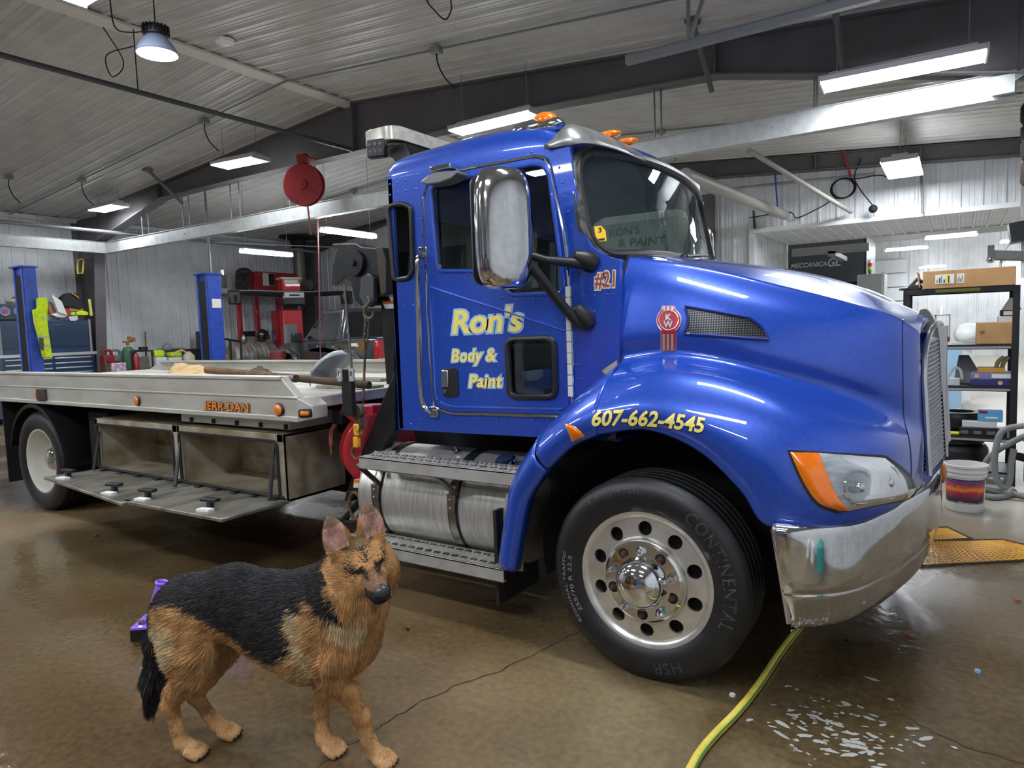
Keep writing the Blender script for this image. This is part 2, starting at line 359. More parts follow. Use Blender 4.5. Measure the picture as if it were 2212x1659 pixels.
frame('beam_1', 7.4, [(-15.05, 3.62), (-12.55, 4.19), (-10.4, 4.21), (XR, 4.19), (-4.4, 4.2), (-2.15, 4.1), (.4, 3.54), (.85, 3.4)], 'dark tapered steel roof frame crossing the shop')
frame('beam_2', 13.42, [(-15.3, 3.9), (-12.7, 4.36), (XR, 4.42), (-4, 4.3), (-1.2, 4.1), (.8, 3.95), (1.4, 3.9)], 'dark steel roof frame against the gable wall', hw=.1, colw=.4)
for x, y in ((-11.9, 7.12), (-2.2, 7.12), (-.95, 7.12)):
    mb = MB(); z = zroof(x)-.03; mb.tube([(x, y-.36, z), (x, y+.25, z-.5)], .03, 6); mb.box((x-.06, y-.42, z-.025), (x+.06, y-.3, z+.01))
    o = struct('beam_brace', mb, FRAME, 'short diagonal flange brace under the roof frame')
mb = MB(); mb.box((-4.24, 13.3, 0), (-4.0, 13.56, 4.0)); struct('column_1', mb, FRAME, 'dark steel wind post on the gable wall')
mb = MB(); mb.box((.9, 7.28, 0), (XE-.05, 7.52, 3.5)); struct('column_2', mb, FRAME, 'dark steel frame column beside the right wall')
# wide opening: jamb panel and soffit, then the room beyond
pj = ribprof(13.6, 16.25, P9, .025)
wall('wall_reveal', pj, lambda u, d: V((-3.27+d, u, 0)), lambda u, d: V((-3.27+d, u, 3.23)), WALLM, 'white ribbed side of the wide opening')
pq = ribprof(-3.27, 6, P9, .03)
wall('ceiling_soffit', pq, lambda u, d: V((u, 13.6, 3.23-d)), lambda u, d: V((u, 16.3, 3.23-d)), WALLM, 'white ribbed soffit across the top of the wide opening')
mb = MB(); mb.box((-3.33, 13.5, 3.19), (6, 13.6, 3.27)); mb.box((-3.35, 13.52, 0), (-3.25, 13.6, 3.2)); struct('trim_3', mb, WHTM, 'white trim edging the wide opening')
mb = MB(); mb.box((-3.4, 16.2, 0), (-3.2, 16.36, 3.2)); struct('trim_4', mb, WHTM, 'white corner post at the far end of the opening')
INS = mat('white_insulation', (214, 212, 204), .8, bump=(3, .6))
mb = MB(); mb.box((-9, 16.32, 3.2), (8, 16.4, 4.6)); struct('wall_beyond_header', mb, WALLM, 'white wall over the opening seen from the next room')
mb = MB(); mb.box((-9, 16.3, 4.5), (8, 29.6, 4.6)); struct('ceiling_beyond', mb, INS, 'white insulated ceiling of the next room')
pb = ribprof(-9, 8, .3, .02)
wall('wall_beyond', pb, lambda u, d: V((u, 29.5-d, 0)), lambda u, d: V((u, 29.5-d, 4.5)), WALLM, 'white ribbed far wall of the next room')
mb = MB(); mb.box((-9.1, 16.3, 0), (-9, 29.6, 4.5)); struct('wall_beyond_left', mb, WALLM, 'white left wall of the next room')
mb = MB(); mb.box((7.9, 13.4, 0), (8, 29.6, 4.5)); mb.box((XE, 13.5, 0), (8, 13.6, 4.5)); struct('wall_beyond_right', mb, WALLM, 'white right wall of the next room')
for i, (y, z) in enumerate(((20.2, 4.0), (24.2, 4.0))):
    mb = MB(); mb.box((-6, y-.08, z-.16), (6, y+.08, z)); struct('beam_beyond', mb, mat('beam_pale_grey', (150, 150, 148), .5), 'pale grey ceiling beam in the next room')
# sectional garage door on the far wall
mb = MB()
for k in range(7): mb.box((-4.6, 29.38, .02+k*.52), (-1.6, 29.44, .5+k*.52))
struct('door_1', mb, mat('white_door', (222, 226, 230), .35), 'white sectional overhead door on the far wall', bev=.01)
# floor cracks
CRK = mat('crack_dark', (44, 38, 30), .9)
def crack(pts, w, label):
    q = [aZ(*p, .0015) for p in pts]; fine = cr(q, 7); rows = []
    for i, p in enumerate(fine):
        d = (fine[min(i+1, len(fine)-1)]-fine[max(i-1, 0)]).normalized(); n = V((-d.y, d.x, 0)); j = n*random.uniform(-.012, .012); k = w*random.uniform(.4, 1.2)
        rows.append([p+j-n*k, p+j+n*k])
    mb = MB(); mb.grid(rows); o = struct('floor_crack', mb, CRK, label, smooth=0)
crack([(640, 1690), (705, 1640), (785, 1590), (860, 1545), (960, 1492), (1080, 1448), (1190, 1392), (1260, 1360)], .0035, 'thin dark crack running across the floor past the dog')
crack([(1680, 1436), (1780, 1470), (1850, 1500), (1960, 1550), (2040, 1592), (2130, 1627), (2230, 1650)], .003, 'thin crack in the floor in front of the bumper')
# light glints on thin water, painted as pale flecks
GLINT = mat('soapy_water', (176, 176, 172), .08, 0, .6)
def glint_flecks(name, cx, cy, sx, sy, n, label, smin=.003, smax=.015):
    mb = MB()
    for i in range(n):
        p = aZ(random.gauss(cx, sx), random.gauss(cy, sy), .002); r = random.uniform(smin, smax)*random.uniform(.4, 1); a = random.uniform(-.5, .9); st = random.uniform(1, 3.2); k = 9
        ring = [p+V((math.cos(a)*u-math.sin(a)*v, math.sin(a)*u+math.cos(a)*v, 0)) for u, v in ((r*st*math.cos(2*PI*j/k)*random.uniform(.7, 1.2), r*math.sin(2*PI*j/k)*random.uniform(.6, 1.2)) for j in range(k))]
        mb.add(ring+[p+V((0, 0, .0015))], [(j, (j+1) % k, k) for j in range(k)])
    return tag(mb.build(name, GLINT), label, 'water', kind='stuff')
glint_flecks('water_splash', 1760, 1545, 60, 30, 70, 'white soapy water droplets on the floor beside the yellow hose')
glint_flecks('water_splash', 1850, 1605, 70, 25, 80, 'white soapy puddle flecks at the front of the wet floor')
# ---------------------------------------------------------------- lamps and things under the roof
def led_panel(p0, p1, w, label, drop=True, shut=.02):
    """LED high-bay: p0-p1 = long axis of the near lower edge (world), w = width to +Y"""
    p0, p1 = V(p0), V(p1); c = (p0+p1)/2; t = thing('led_high_bay_light', label, 'light', c, 'hanging LED ceiling lights')
    L = (p1-p0).length; a = (p1-p0).normalized(); n = V((-a.y, a.x, 0)); n = n if n.y > 0 or abs(n.y) < .5 else -n
    M = Matrix((a, n, V((0, 0, 1)))).transposed()
    C0 = c+n*w/2
    mb = MB(); mb.cbox(C0+V((0, 0, .03)), (L, w, .05), M); mb.cbox(C0+V((0, 0, .075)), (L*.9, w*.45, .05), M)
    for s in (-1, 1): mb.cbox(C0+a*s*(L/2)+V((0, 0, .02)), (.02, w*1.04, .07), M)
    mb.build('housing', mat('lamp_housing', (190, 192, 194), .4, .4), t, bev=.006)
    mb = MB(); mb.cbox(C0+V((0, 0, -.002)), (L-.03, w-.03, .012), M); mb.build('diffuser', EMIT, t, smooth=0)
    if drop:
        for s in (-1, 1):
            q = C0+a*s*L*.4+V((0, 0, .1)); mb = MB(); zt = zroof(q.x)-.03
            if n.y == 0 and False: pass
            mb.tube([q, V((q.x, q.y, max(zt, q.z+.1)))], .004, 5); mb.tube([q+n*w*.25-V((0, 0, .05)), q+V((0, 0, .12)), q-n*w*.25-V((0, 0, .05))], .003, 5); mb.build('hanger_wire', GREY, t)
    return t
A = aY
led_panel(aZ(1770, 178, 3.62), aZ(2135, 105, 3.62), .33, 'bright white LED strip light at the upper right, nearest the dark roof frame')
led_panel(aZ(968, 281, 4.02), aZ(1143, 238, 4.02), .3, 'bright white LED light hanging above the blue cab')
led_panel(aZ(455, 356, 4.18), aZ(545, 338, 4.18), .34, 'bright white LED light left of the red hose reel')
led_panel(aZ(190, 454, 4.1), aZ(243, 441, 4.1), .33, 'bright white LED light hanging lowest over the tool chest bay')
led_panel(V((-5.82, 2.58, 4.2)), V((-4.6, 2.58, 4.2)), .33, 'bright white LED light cut off by the top edge, beside the bell lamp')
q = aZ(1928, 389, 3.75); led_panel(V((-.95, 11.3, 3.75)), V((-.95, 12.75, 3.75)), -.45, 'square looking LED light seen end on near the gable wall')
for x, y in ((-.6, 2.4), (-9.6, 2.4), (-13.9, 2.4), (-.8, -.6), (-3.6, -.6), (-6.4, -.6), (-9.6, -1.8), (-13.9, -1.8), (-.8, -3.8), (-5.2, -3.8)):  # unseen rows: some read off reflections, more added to brighten the foreground
    led_panel(V((x-.6, y, 4.0)), V((x+.6, y, 4.0)), .33, 'LED ceiling light hanging in the bays behind the viewer')
def batten(c, a, L, label, grp, w=.16, m=EMIT, drop=True, top=None):
    c = V(c); a = V(a).normalized(); n = V((-a.y, a.x, 0)); M = Matrix((a, n, V((0, 0, 1)))).transposed()
    t = thing('batten_light', label, 'light', c, grp)
    mb = MB(); mb.cbox(c+V((0, 0, .035)), (L*.98, w*.75, .05), M); mb.build('housing', mat('lamp_housing', (190, 192, 194), .4, .4), t, bev=.01)
    mb = MB(); pts = rrect(-L/2, -w/2, L/2, w/2, w*.45, 4); mb.plate(pts, [], lambda u, v, k: c+a*u+n*v+V((0, 0, k-.03)), .045); mb.build('diffuser', m, t, bev=.01)
    if drop:
        for s in (-.4, .4):
            mb = MB(); p = c+a*L*s+V((0, 0, .05)); mb.tube([p, V((p.x, p.y, top or zroof(p.x)-.03))], .004, 5); mb.build('hanger_wire', GREY, t)
g = 'vapour tight battens over the back bay'
batten((-11.72, 9.0, 3.23), (0, 1, 0), 1.24, 'white vapour tight batten light above the red heater', g)
batten((-8.73, 8.4, 3.26), (0, 1, 0), 1.24, 'white vapour tight batten light beside the cab, above the black boom', g)
g = 'strip lights in the next room'
for (x0, y0, x1, y1, z, lb) in ((1903, 508, 1993, 503, 19, 'strip light in the next room closest to the soffit'), (1998, 515, 2112, 502, 18.6, 'long strip light in the next room right of the soffit light'), (1912, 541, 2005, 531, 22.5, 'strip light under the grey beam in the next room'), (1985, 578, 2045, 572, 28.3, 'small far strip light just above the long cardboard box'), (2165, 570, 2205, 565, 28.6, 'small far strip light at the right end of the long cardboard box'), (2160, 523, 2185, 519, 21.5, 'short bright strip light beside the grey ceiling arm')):
    p, q = aY(x0, y0, z), aY(x1, y1, z); q.z = p.z; batten((p+q)/2, (q-p), (q-p).length, lb, g, .2, top=4.5)
for x, y in ((1, 19), (3, 23), (-6, 19), (-6, 24), (2, 26.5)):
    batten((x, y, 4.0), (1, 0, 0), 1.4, 'strip light in the next room out of view', g, .25, top=4.5)
# bell lamp
c = aZ(340, 118, 4.0); t = thing('bell_lamp', 'round industrial bell lamp with dark ribbed top hanging from the ridge', 'light', c)
mb = MB(); mb.lathe([(.165, 0), (.168, .01), (.15, .05), (.12, .1), (.085, .14), (.08, .15)], c, (0, 0, 1), 32); mb.build('shade', mat('bell_shade', (110, 118, 140), .4, .3), t, solid=.004)
mb = MB(); mb.lathe([(.08, .15), (.095, .16), (.1, .2), (.085, .235), (.05, .25)], c, (0, 0, 1), 28, False, True)
for k in range(20):
    a = 2*PI*k/20; mb.cbox(c+V((.1*math.cos(a), .1*math.sin(a), .2)), (.02, .006, .07), RZ(a))
mb.build('heat_sink', BLKS, t)
mb = MB(); mb.lathe([(.001, .0), (.158, .008)], c+V((0, 0, .004)), (0, 0, 1), 32); mb.build('diffuser', EMIT, t)
mb = MB(); zr = zroof(c.x)-.03; mb.tube([c+V((0, 0, .25)), V((c.x, c.y, zr))], .006, 6); mb.build('hanger_rod', BLKS, t)
mb = MB(); a = c+V((-.1, -.1, .2)); mb.tube(cr([V((a.x-.12, a.y-.15, zr)), a+V((-.14, -.14, .2)), a+V((-.16, -.1, .02)), a+V((-.05, -.03, -.02)), c+V((-.08, -.05, .2))], 6), .006, 6); mb.build('power_cord', BLKM, t)
def tubething(name, pts, r, m, label, cat, n=10, group=None, smooth=35):
    mb = MB(); mb.tube(pts, r, n); o = mb.build(name, m); return tag(o, label, cat, group)
PIPE = mat('pipe_grey', (120, 124, 128), .4, .5); PIPED = mat('pipe_dark', (66, 68, 72), .42, .5)
tubething('ceiling_pipe', [(-7.43, -2, 4.22), (-7.43, 7.28, 4.22)], .028, PIPED, 'long dark steel pipe running under the ridge to the roof frame', 'pipe')
mb = MB(); p = aX(298, 195, -7.43); mb.tube([p, (p.x, p.y, ZR-.06)], .006, 6); mb.tube(cr([(p.x, p.y, 4.7), (p.x-.1, p.y-.25, 4.55), (p.x-.12, p.y-.2, 4.35), (p.x-.02, p.y-.12, 4.5), (p.x-.03, p.y-.3, 4.8)], 6), .006, 6)
tag(mb.build('drop_cable', BLKM), 'thin black cord looping down beside the bell lamp', 'cord')
tubething('ceiling_pipe', [(-14.2, 2, 3.73), (-14.2, 7.2, 3.73), (-14.2, 12.6, 3.73)], .035, PIPE, 'grey pipe lit along its top above the tool chest bay', 'pipe')
tubething('ceiling_pipe', [(-11.4, 7.6, 3.3), (-10.2, 13.3, 3.42)], .012, PIPE, 'thin pale pipe crossing below the back bay lights', 'pipe')
# conduit following the ceiling ribs with boxes
def conduit(xs, y, label, sag=.06):
    tubething('conduit', [(x, y, zroof(x)-sag) for x in xs], .013, PIPE, label, 'conduit', 8)
conduit((-15.9, -12.9, -7.42, -3, 1.4), 6.15, 'thin conduit fixed along the ceiling in front of the roof frame')
conduit((-15.9, -7.42, 1.4), 10.6, 'thin conduit fixed along the ceiling of the back bay')
def jbox(px, py, y, label, d=.11):
    p = aY(px, py, y); mb = MB(); mb.cbox((p.x, y, zroof(p.x)-.07), (d, d, .07)); o = mb.build('junction_box', GREY, bev=.006); tag(o, label, 'electrical box')
    mb = MB(); q = V((p.x, y, zroof(p.x)-.1)); mb.tube(cr([q, q+V((.03, -.02, -.12)), q+V((.1, .0, -.28)), q+V((.22, .05, -.42))], 6), .008, 6); mb.build('drop_cord', BLKM, o)
jbox(443, 287, 6.15, 'grey junction box over the light left of the hose reel'); jbox(178, 405, 6.15, 'grey junction box over the lowest left light'); jbox(943, 122, 6.15, 'grey junction box over the light above the cab'); jbox(1428, 273, 10.6, 'grey junction box above the galvanised beam'); jbox(764, 408, 10.6, 'grey junction box beside the red hose reel'); jbox(6, 250, 5.2, 'grey junction box at the far left of the ceiling')
mb = MB(); c = aY(486, 97, 4.9); mb.lathe([(.001, -.05), (.06, -.05), (.1, -.03), (.105, 0)], (c.x, c.y, zroof(c.x)-.03), (0, 0, 1), 24); tag(mb.build('smoke_detector', WHT), 'round white smoke detector on the ceiling right of the bell lamp', 'smoke detector')
mb = MB(); pts = [aZ(920, -8, 4.3), aZ(938, 22, 4.3), aZ(962, 42, 4.3), aZ(975, 20, 4.3), aZ(973, -8, 4.3)]; pts = [V((pts[0].x, pts[0].y, zroof(pts[0].x)-.04))]+pts+[V((pts[-1].x, pts[-1].y, zroof(pts[-1].x)-.04))]
mb.tube(cr(pts, 6), .007, 6); tag(mb.build('drop_cable', BLKM), 'black cord loop hanging at the top edge above the cab', 'cord')
# hanging galvanised beams (one line, in two visible runs) and the return at left
def chan(name, a, b, h, w, m, label, cat='beam'):
    a, b = V(a), V(b); d = (b-a).normalized(); n = V((-d.y, d.x, 0)); L = (b-a).length; M = Matrix((d, n, V((0, 0, 1)))).transposed(); c = (a+b)/2
    mb = MB(); mb.cbox(c+V((0, 0, h/2))+n*w/2, (L, w, h), M); mb.cbox(c+V((0, 0, h-.006))+n*w/2, (L, w*1.25, .012), M)
    k = int(L/.9)
    for i in range(k+1): mb.cyl(a+d*(.1+i*(L-.2)/max(k, 1))+V((0, 0, h*.5))-n*.008, a+d*(.1+i*(L-.2)/max(k, 1))+V((0, 0, h*.5)), .012, n=8)
    o = mb.build(name, m, bev=.004); tag(o, label, cat); return o
P0 = aZ(224, 548, 3.375); P1 = aZ(2195, 210, 3.375); ZB = 3.375
chan('galvanised_beam', P0, (P1.x, P0.y+.02, ZB), .226, .12, GALV, 'long galvanised steel beam hung level across the shop behind the cab')
chan('galvanised_beam', (P0.x-.02, 1.0, ZB), (P0.x-.02, P0.y, ZB), .226, -.12, GALV, 'galvanised beam return running forward at the left, in front of the wall')
g = 'steel rods carrying the galvanised beam'
for px in (503, 522, 398, 412, 308, 322, 630, 644, 1418, 1432, 1758, 1764):
    p = aY(px, 500, P0.y+.05); zt = float(np.interp(p.x, [-15.05, -12.55, -10.4, XR, -4.4, -2.15, .4], [3.62, 4.19, 4.21, 4.19, 4.2, 4.1, 3.54])); tubething('hanger_rod', [(p.x, P0.y+.05, ZB+.2), (p.x, P0.y+.05, zt+.004)], .011, PIPE, 'thin steel rod hanging the galvanised beam from the dark roof frame', 'rod', 6, g)
tubething('steel_post', [(aY(453, 560, 7.95).x, 7.95, 2.72), (aY(453, 560, 7.95).x, 7.95, zroof(-12)-.03)], .022, PIPE, 'thin pale upright pipe above the second blue lift post', 'pipe')
# electrical box and cable on the beam
c = aY(2168, 184, P0.y-.03); mb = MB(); mb.cbox(c, (.16, .06, .16)); t = tag(mb.build('electrical_box', GALV, bev=.006), 'square steel electrical box with cables on the galvanised beam', 'electrical box')
for k in range(3):
    mb = MB(); a = c+V((.05, -.02, .04-.02*k)); mb.tube(cr([a, a+V((.08, 0, .05)), a+V((.2, .02, .1)), a+V((.4, .05, .12))], 6), .01, 7); mb.build('cable', GREY, t)
# strut channel with hangers near the right top
a, b = aZ(1350, 140, 3.95), aZ(1830, 15, 3.95); a2 = V((a.x, 5.6, 3.95))
p0, p1 = aY(1350, 138, 5.6), aY(1900, -3, 5.6); p1.z = p0.z
t = chan('strut_channel', p0, p1, .07, .07, mat('strut_grey', (128, 130, 132), .45, .4), 'perforated grey strut channel hung below the ceiling at the top right', 'channel')
for px, dx in ((1478, 0), (1492, .25), (1620, .0), (1640, .25)):
    p = aY(1485 if px < 1500 else 1900, 90, 5.6); q = V((p.x+dx, 5.63, zroof(p.x)-.03)); mb = MB(); mb.tube([V((p.x, 5.63, p0.z+.06)), q], .018, 4); tag(mb.build('strut_hanger', mat('strut_grey', (128, 130, 132), .45, .4)), ('upright' if dx == 0 else 'slanting')+(' perforated hanger holding the strut channel, above the cab roof' if px < 1500 else ' perforated hanger holding the strut channel, at the far end'), 'hanger')
# red hose reel under the roof frame
def hosereel(c, r, w, ax, label, drop):
    c = V(c); ax = V(ax).normalized(); t = thing('hose_reel', label, 'hose reel', c)
    mb = MB(); mb.lathe([(.05, -w/2), (r, -w/2), (r*1.03, -w/2+.012), (r, -w/2+.025), (r*.8, -w/2+.03)], c, ax, 40); mb.lathe([(r*.8, w/2-.03), (r, w/2-.025), (r*1.03, w/2-.012), (r, w/2), (.05, w/2)], c, ax, 40); mb.lathe([(r*.42, -w/2), (r*.42, w/2)], c, ax, 28); mb.build('drum', RED, t)
    mb = MB()
    for i in range(5): mb.lathe([(r*.86+.02*math.cos(k*PI/4), -w/2+.04+i*(w-.08)/4+.014*math.sin(k*PI/4)) for k in range(8)], c, ax, 36)
    mb.build('hose', mat('red_hose', (140, 60, 52), .6), t)
    mb = MB(); mb.lathe([(.001, -w/2-.035), (r*.25, -w/2-.03), (r*.28, -w/2)], c, ax, 24); mb.build('hub', RED, t)
    return t
c = aY(657, 400, 7.08); t = hosereel(c, .3, .13, (-.45, .9, 0), 'red hose reel hanging from the dark roof frame', 0)
mb = MB(); mb.cbox(c+V((0, 0, .38)), (.14, .12, .12), RZ(.46)); mb.box((c.x-.06, 7.06, c.z+.42), (c.x+.06, 7.12, 4.26)); mb.box((c.x-.1, 7.06, 4.19), (c.x+.1, 7.285, 4.21)); mb.build('bracket', RED, t)
mb = MB(); mb.tube([c+V((.05, 0, -.3)), c+V((.09, 0, -.75))], .012, 8); mb.build('hose_end', mat('red_hose', (140, 60, 52), .6), t)
# exhaust ducts at the right
p, q = aZ(1480, 378, 3.3), aY(1695, 465, 13.35)
tubething('exhaust_duct', [p, (p+q)/2, q], .085, mat('duct_grey', (150, 148, 142), .5), 'thick pale exhaust duct sloping down to the gable wall', 'duct', 18)
mb = MB(); a = aY(1618, 325, 9.5); b = aY(1838, 458, 13.4); mb.tube([a, b], .035, 14); tag(mb.build('exhaust_duct', mat('duct_grey', (150, 148, 142), .5)), 'thin pale exhaust duct sloping to the gable wall, right of the thick one', 'duct')
c = aY(1820, 408, 13.5); mb = MB()
for k in range(4): mb.tube([c+V((.19*math.cos(2*PI*i/24)+.01*k, -.03-.012*k, .17*math.sin(2*PI*i/24))) for i in range(24)], .012, 6, closed=True)
mb.tube(cr([c+V((.1, -.03, .15)), c+V((.3, -.03, .14)), c+V((.55, -.03, .15)), c+V((.7, -.03, .1))], 6), .01, 6); mb.tube(cr([c+V((-.1, -.03, -.15)), c+V((-.4, -.03, -.3)), c+V((-.75, -.03, -.42)), c+V((-.9, -.03, -.3)), c+V((-1.6, -.03, -.32))], 6), .01, 6)
tag(mb.build('coiled_cable', BLKM), 'coil of black cable hung on the gable wall', 'cable')
c = aY(1886, 451, 13.3); mb = MB(); mb.sphere(c, .07); o = tag(mb.build('cord_plug', BLKM), 'round black plug hanging on a cord below the square LED light', 'plug')
mb = MB(); mb.tube(cr([c+V((0, 0, .05)), c+V((-.2, .05, .35)), c+V((-.3, .1, .6)), c+V((-.2, .1, .9))], 6), .01, 6); mb.build('cord', BLKM, o)
tubething('pipe_drop', [aY(1988, 310, 13.4), aY(1993, 462, 13.4)], .02, PIPE, 'thin grey pipe dropping down the wall right of the square LED light', 'pipe')
tubething('wall_pipe', [aY(1575, 408, 13.5), aY(1890, 375, 13.5)], .025, mat('duct_grey', (150, 148, 142), .5), 'pale pipe fixed along the gable wall under the frame', 'pipe')
tubething('wall_pipe', [aY(1628, 455, 13.55), aY(1630, 500, 13.55)], .02, PIPED, 'dark conduit elbow beside the corner of the wide opening', 'conduit')
tubething('air_line', [aY(1674, 375, 13.45), aY(1680, 452, 13.45)], .014, mat('air_blue', (40, 80, 170), .5), 'thin blue air line hanging on the gable wall', 'hose')
tubething('red_pipe', [aY(1820, 318, 13.3), aY(1838, 385, 13.3)], .02, RED, 'short red pipe hanging under the second roof frame', 'pipe')
# unseen doors and cabinets, added behind the viewer for contrast in the chrome
for i, x in enumerate((-13.2, -8.4, -3.6)):
    mb = MB()
    for k in range(6): mb.box((x, YF+.03, .02+k*.6), (x+3.2, YF+.08, .6+k*.6))
    o = struct('door_%d' % (i+2), mb, mat('bay_door_grey', (120, 126, 134), .5), 'grey sectional bay door in the wall behind the viewer', bev=.01)
    mb = MB()
    for k in range(3): mb.box((x+.25+k*.95, YF+.075, 1.9), (x+1.05+k*.95, YF+.095, 2.3))
    mb.build('door_glass', mat('dark_door_glass', (22, 26, 34), .1), o)
for k, (x, y, h, c_, lb) in enumerate(((-5.6, -5.6, 1.5, (150, 30, 44), 'red steel cabinet standing behind the viewer'), (-3.9, -5.9, 1.9, (40, 44, 54), 'dark steel cabinet standing behind the viewer'), (-1.6, -4.9, 1.1, (58, 84, 150), 'blue steel cabinet standing behind the viewer'), (-.2, -5.4, 1.8, (66, 62, 60), 'brown steel cabinet standing behind the viewer'))):
    mb = MB(); mb.box((x-.6, y-.3, 0), (x+.6, y+.3, h)); tag(mb.build('steel_cabinet', mat('cab_%d' % k, c_, .4), bev=.01), lb, 'cabinet')
# ---------------------------------------------------------------- the tow truck
TY = 3.98
def mir(p): return V((p[0], 2*TY-p[1], p[2]))
truck = thing('tow_truck', 'blue rollback tow truck with yellow door lettering, chrome bumper and aluminium flatbed', 'truck', (-3.9, TY, 0))
YC = 2.95
# cab side with door opening
side = px2([(862, 928), (1020, 937), (1330, 953), (1340, 700), (1338, 561), (1308, 552), (1277, 532), (1256, 492), (1247, 421), (1232, 345)], YC)
side += [(-1.56, 2.42), (-2.735, 2.42)]
doorpx = [(938, 872), (925, 640), (918, 425), (926, 398), (950, 376), (1160, 337), (1180, 343), (1189, 362), (1224, 520), (1237, 760), (1240, 890), (1228, 899), (975, 892), (950, 884)]
door = [(p.x, p.y) for p in soft([(*q, 0) for q in px2(doorpx, YC)], .3, 3)]
qwin = [(p.x, p.y) for p in soft([(*q, 0) for q in px2([(840, 446), (868, 440), (889, 447), (894, 585), (884, 601), (852, 605)], YC)], .35, 4)]
RWIN = rrect(3.10, 1.70, 4.86, 2.235, .06)
mb = MB(); mb.plate(side, [door, qwin], fXZ(YC), .035)
far = [(x, z) for x, z in side]; mb.plate(far, [door, qwin], fXZ(2*TY-YC, -1), .035)
# rear wall, firewall, floor
mb.plate([(YC, .985), (2*TY-YC, .985), (2*TY-YC, 2.44), (YC, 2.44)], [RWIN], lambda u, v, k: V((-2.735+k, u, v)), .03); mb.box((-1.40, YC+.03, .99), (-1.345, 2*TY-YC-.03, 1.86)); mb.box((-2.73, YC+.03, 1.0), (-1.34, 2*TY-YC-.03, 1.06))
cab = mb.build('cab_shell', BLUE, truck, bev=.006)
# roof
prof = [(2.95, 2.40), (2.952, 2.46), (2.965, 2.515), (3.0, 2.557), (3.08, 2.59), (3.25, 2.62), (3.6, 2.645), (TY, 2.655)]
prof = [(p.x, p.y) for p in cr([(a, b, 0) for a, b in prof], 4)]; prof = prof+[(2*TY-a, b) for a, b in reversed(prof[:-1])]
rows = []
for x, dz, k in ((-2.735, -.11, .35), (-2.733, -.07, .75), (-2.70, -.045, 1), (-2.5, -.02, 1), (-2.2, 0, 1), (-1.9, -.01, 1), (-1.75, -.04, 1), (-1.65, -.08, 1), (-1.58, -.115, 1), (-1.53, -.15, 1), (-1.50, -.2, .9)):
    rows.append([V((x+(.0 if x < -2 else -.09*((y-TY)/1.03)**2*max(0, min(1, (x+1.75)/.2))), y, 2.40+(z-2.40)*k+min(0, dz)*(z-2.40)/.25)) for y, z in prof])
R2 = list(zip(*[cr(c, 3) for c in zip(*rows)]))
mb = MB(); mb.grid([list(r) for r in R2]); mb.build('roof', BLUE, truck, smooth=60, fix=True)
# windscreen
def wsp(u, v, off=0):
    zb = 1.885+.04*(1-u*u); zt = 2.405+.045*(1-u*u)
    X = -1.345-.135*abs(u)**2.2-.10*v; return V((X+off, TY+u*(.995-.02*v), zb+(zt-zb)*v))
def wsring(r, n=64):
    o = [V((*p, 0)) for p in rrect(-1, -.27, 1, .27, .15, 5)]; L = [0]
    for i in range(len(o)): L.append(L[-1]+(o[(i+1) % len(o)]-o[i]).length)
    out = []
    for k in range(n):
        d = L[-1]*k/n; i = max(j for j in range(len(o)) if L[j] <= d); p = o[i].lerp(o[(i+1) % len(o)], (d-L[i])/max(1e-9, L[i+1]-L[i]))
        out.append((p.x*r, .5+p.y/.54*r))
    return out
ws = MB(); rings = [wsring(r) for r in (1, .85, .6, .3, .05)]
ws.grid([[wsp(u, v) for u, v in rg] for rg in rings], closeu=True); ws.f.append(tuple(range(4*64, 5*64))); ws.m.append(0)
wso = ws.build('windshield', GLSW, truck)
mb = MB(); mb.tube([wsp(u, v, .006) for u, v in wsring(1.0, 96)], .024, 8, closed=True); mb.build('windshield_seal', BLK, truck)
mb = MB(); mb.tube([wsp(u, v, .0) for u, v in wsring(1.022, 96)], .026, 8, closed=True); mb.build('windshield_gasket', SEAL, truck)
# A-pillar / cowl skin joining side plate and windscreen
mb = MB(); a = wsring(1.03, 64); rows = []
for u, v in a:
    p = wsp(u, v); k = max(0, min(1, (abs(u)-.86)/.12)); q1 = V((p.x+(.03 if v < .5 else -.06), p.y, p.z+(-.09 if v < .5 else .07))); q2 = V((p.x-.03, TY+math.copysign(1.03, u), p.z)); rows.append([p, q1.lerp(q2, k)])
mb.grid(list(map(list, zip(*rows))), closeu=True); mb.build('windshield_frame', BLUE, truck)
# interior
mb = MB(); mb.box((-1.62, YC+.08, 1.35), (-1.42, 2*TY-YC-.08, 1.80)); mb.hexa([(-1.5, YC+.1, 1.78), (-1.3, YC+.1, 1.76), (-1.3, 2*TY-YC-.1, 1.76), (-1.5, 2*TY-YC-.1, 1.78), (-1.5, YC+.1, 1.84), (-1.3, YC+.1, 1.80), (-1.3, 2*TY-YC-.1, 1.80), (-1.5, 2*TY-YC-.1, 1.84)]); mb.build('dashboard', DGREY, truck, bev=.02)
for y in (3.4, 4.5):
    mb = MB(); mb.box((-2.55, y-.24, 1.3), (-2.05, y+.24, 1.45)); mb.hexa([(-2.6, y-.23, 1.42), (-2.46, y-.23, 1.42), (-2.46, y+.23, 1.42), (-2.6, y+.23, 1.42), (-2.66, y-.2, 1.84), (-2.56, y-.2, 1.84), (-2.56, y+.2, 1.84), (-2.66, y+.2, 1.84)]); mb.box((-2.4, y-.1, 1.06), (-2.2, y+.1, 1.3)); mb.build('seat', mat('seat_grey', (52, 54, 58), .8), truck, bev=.03)
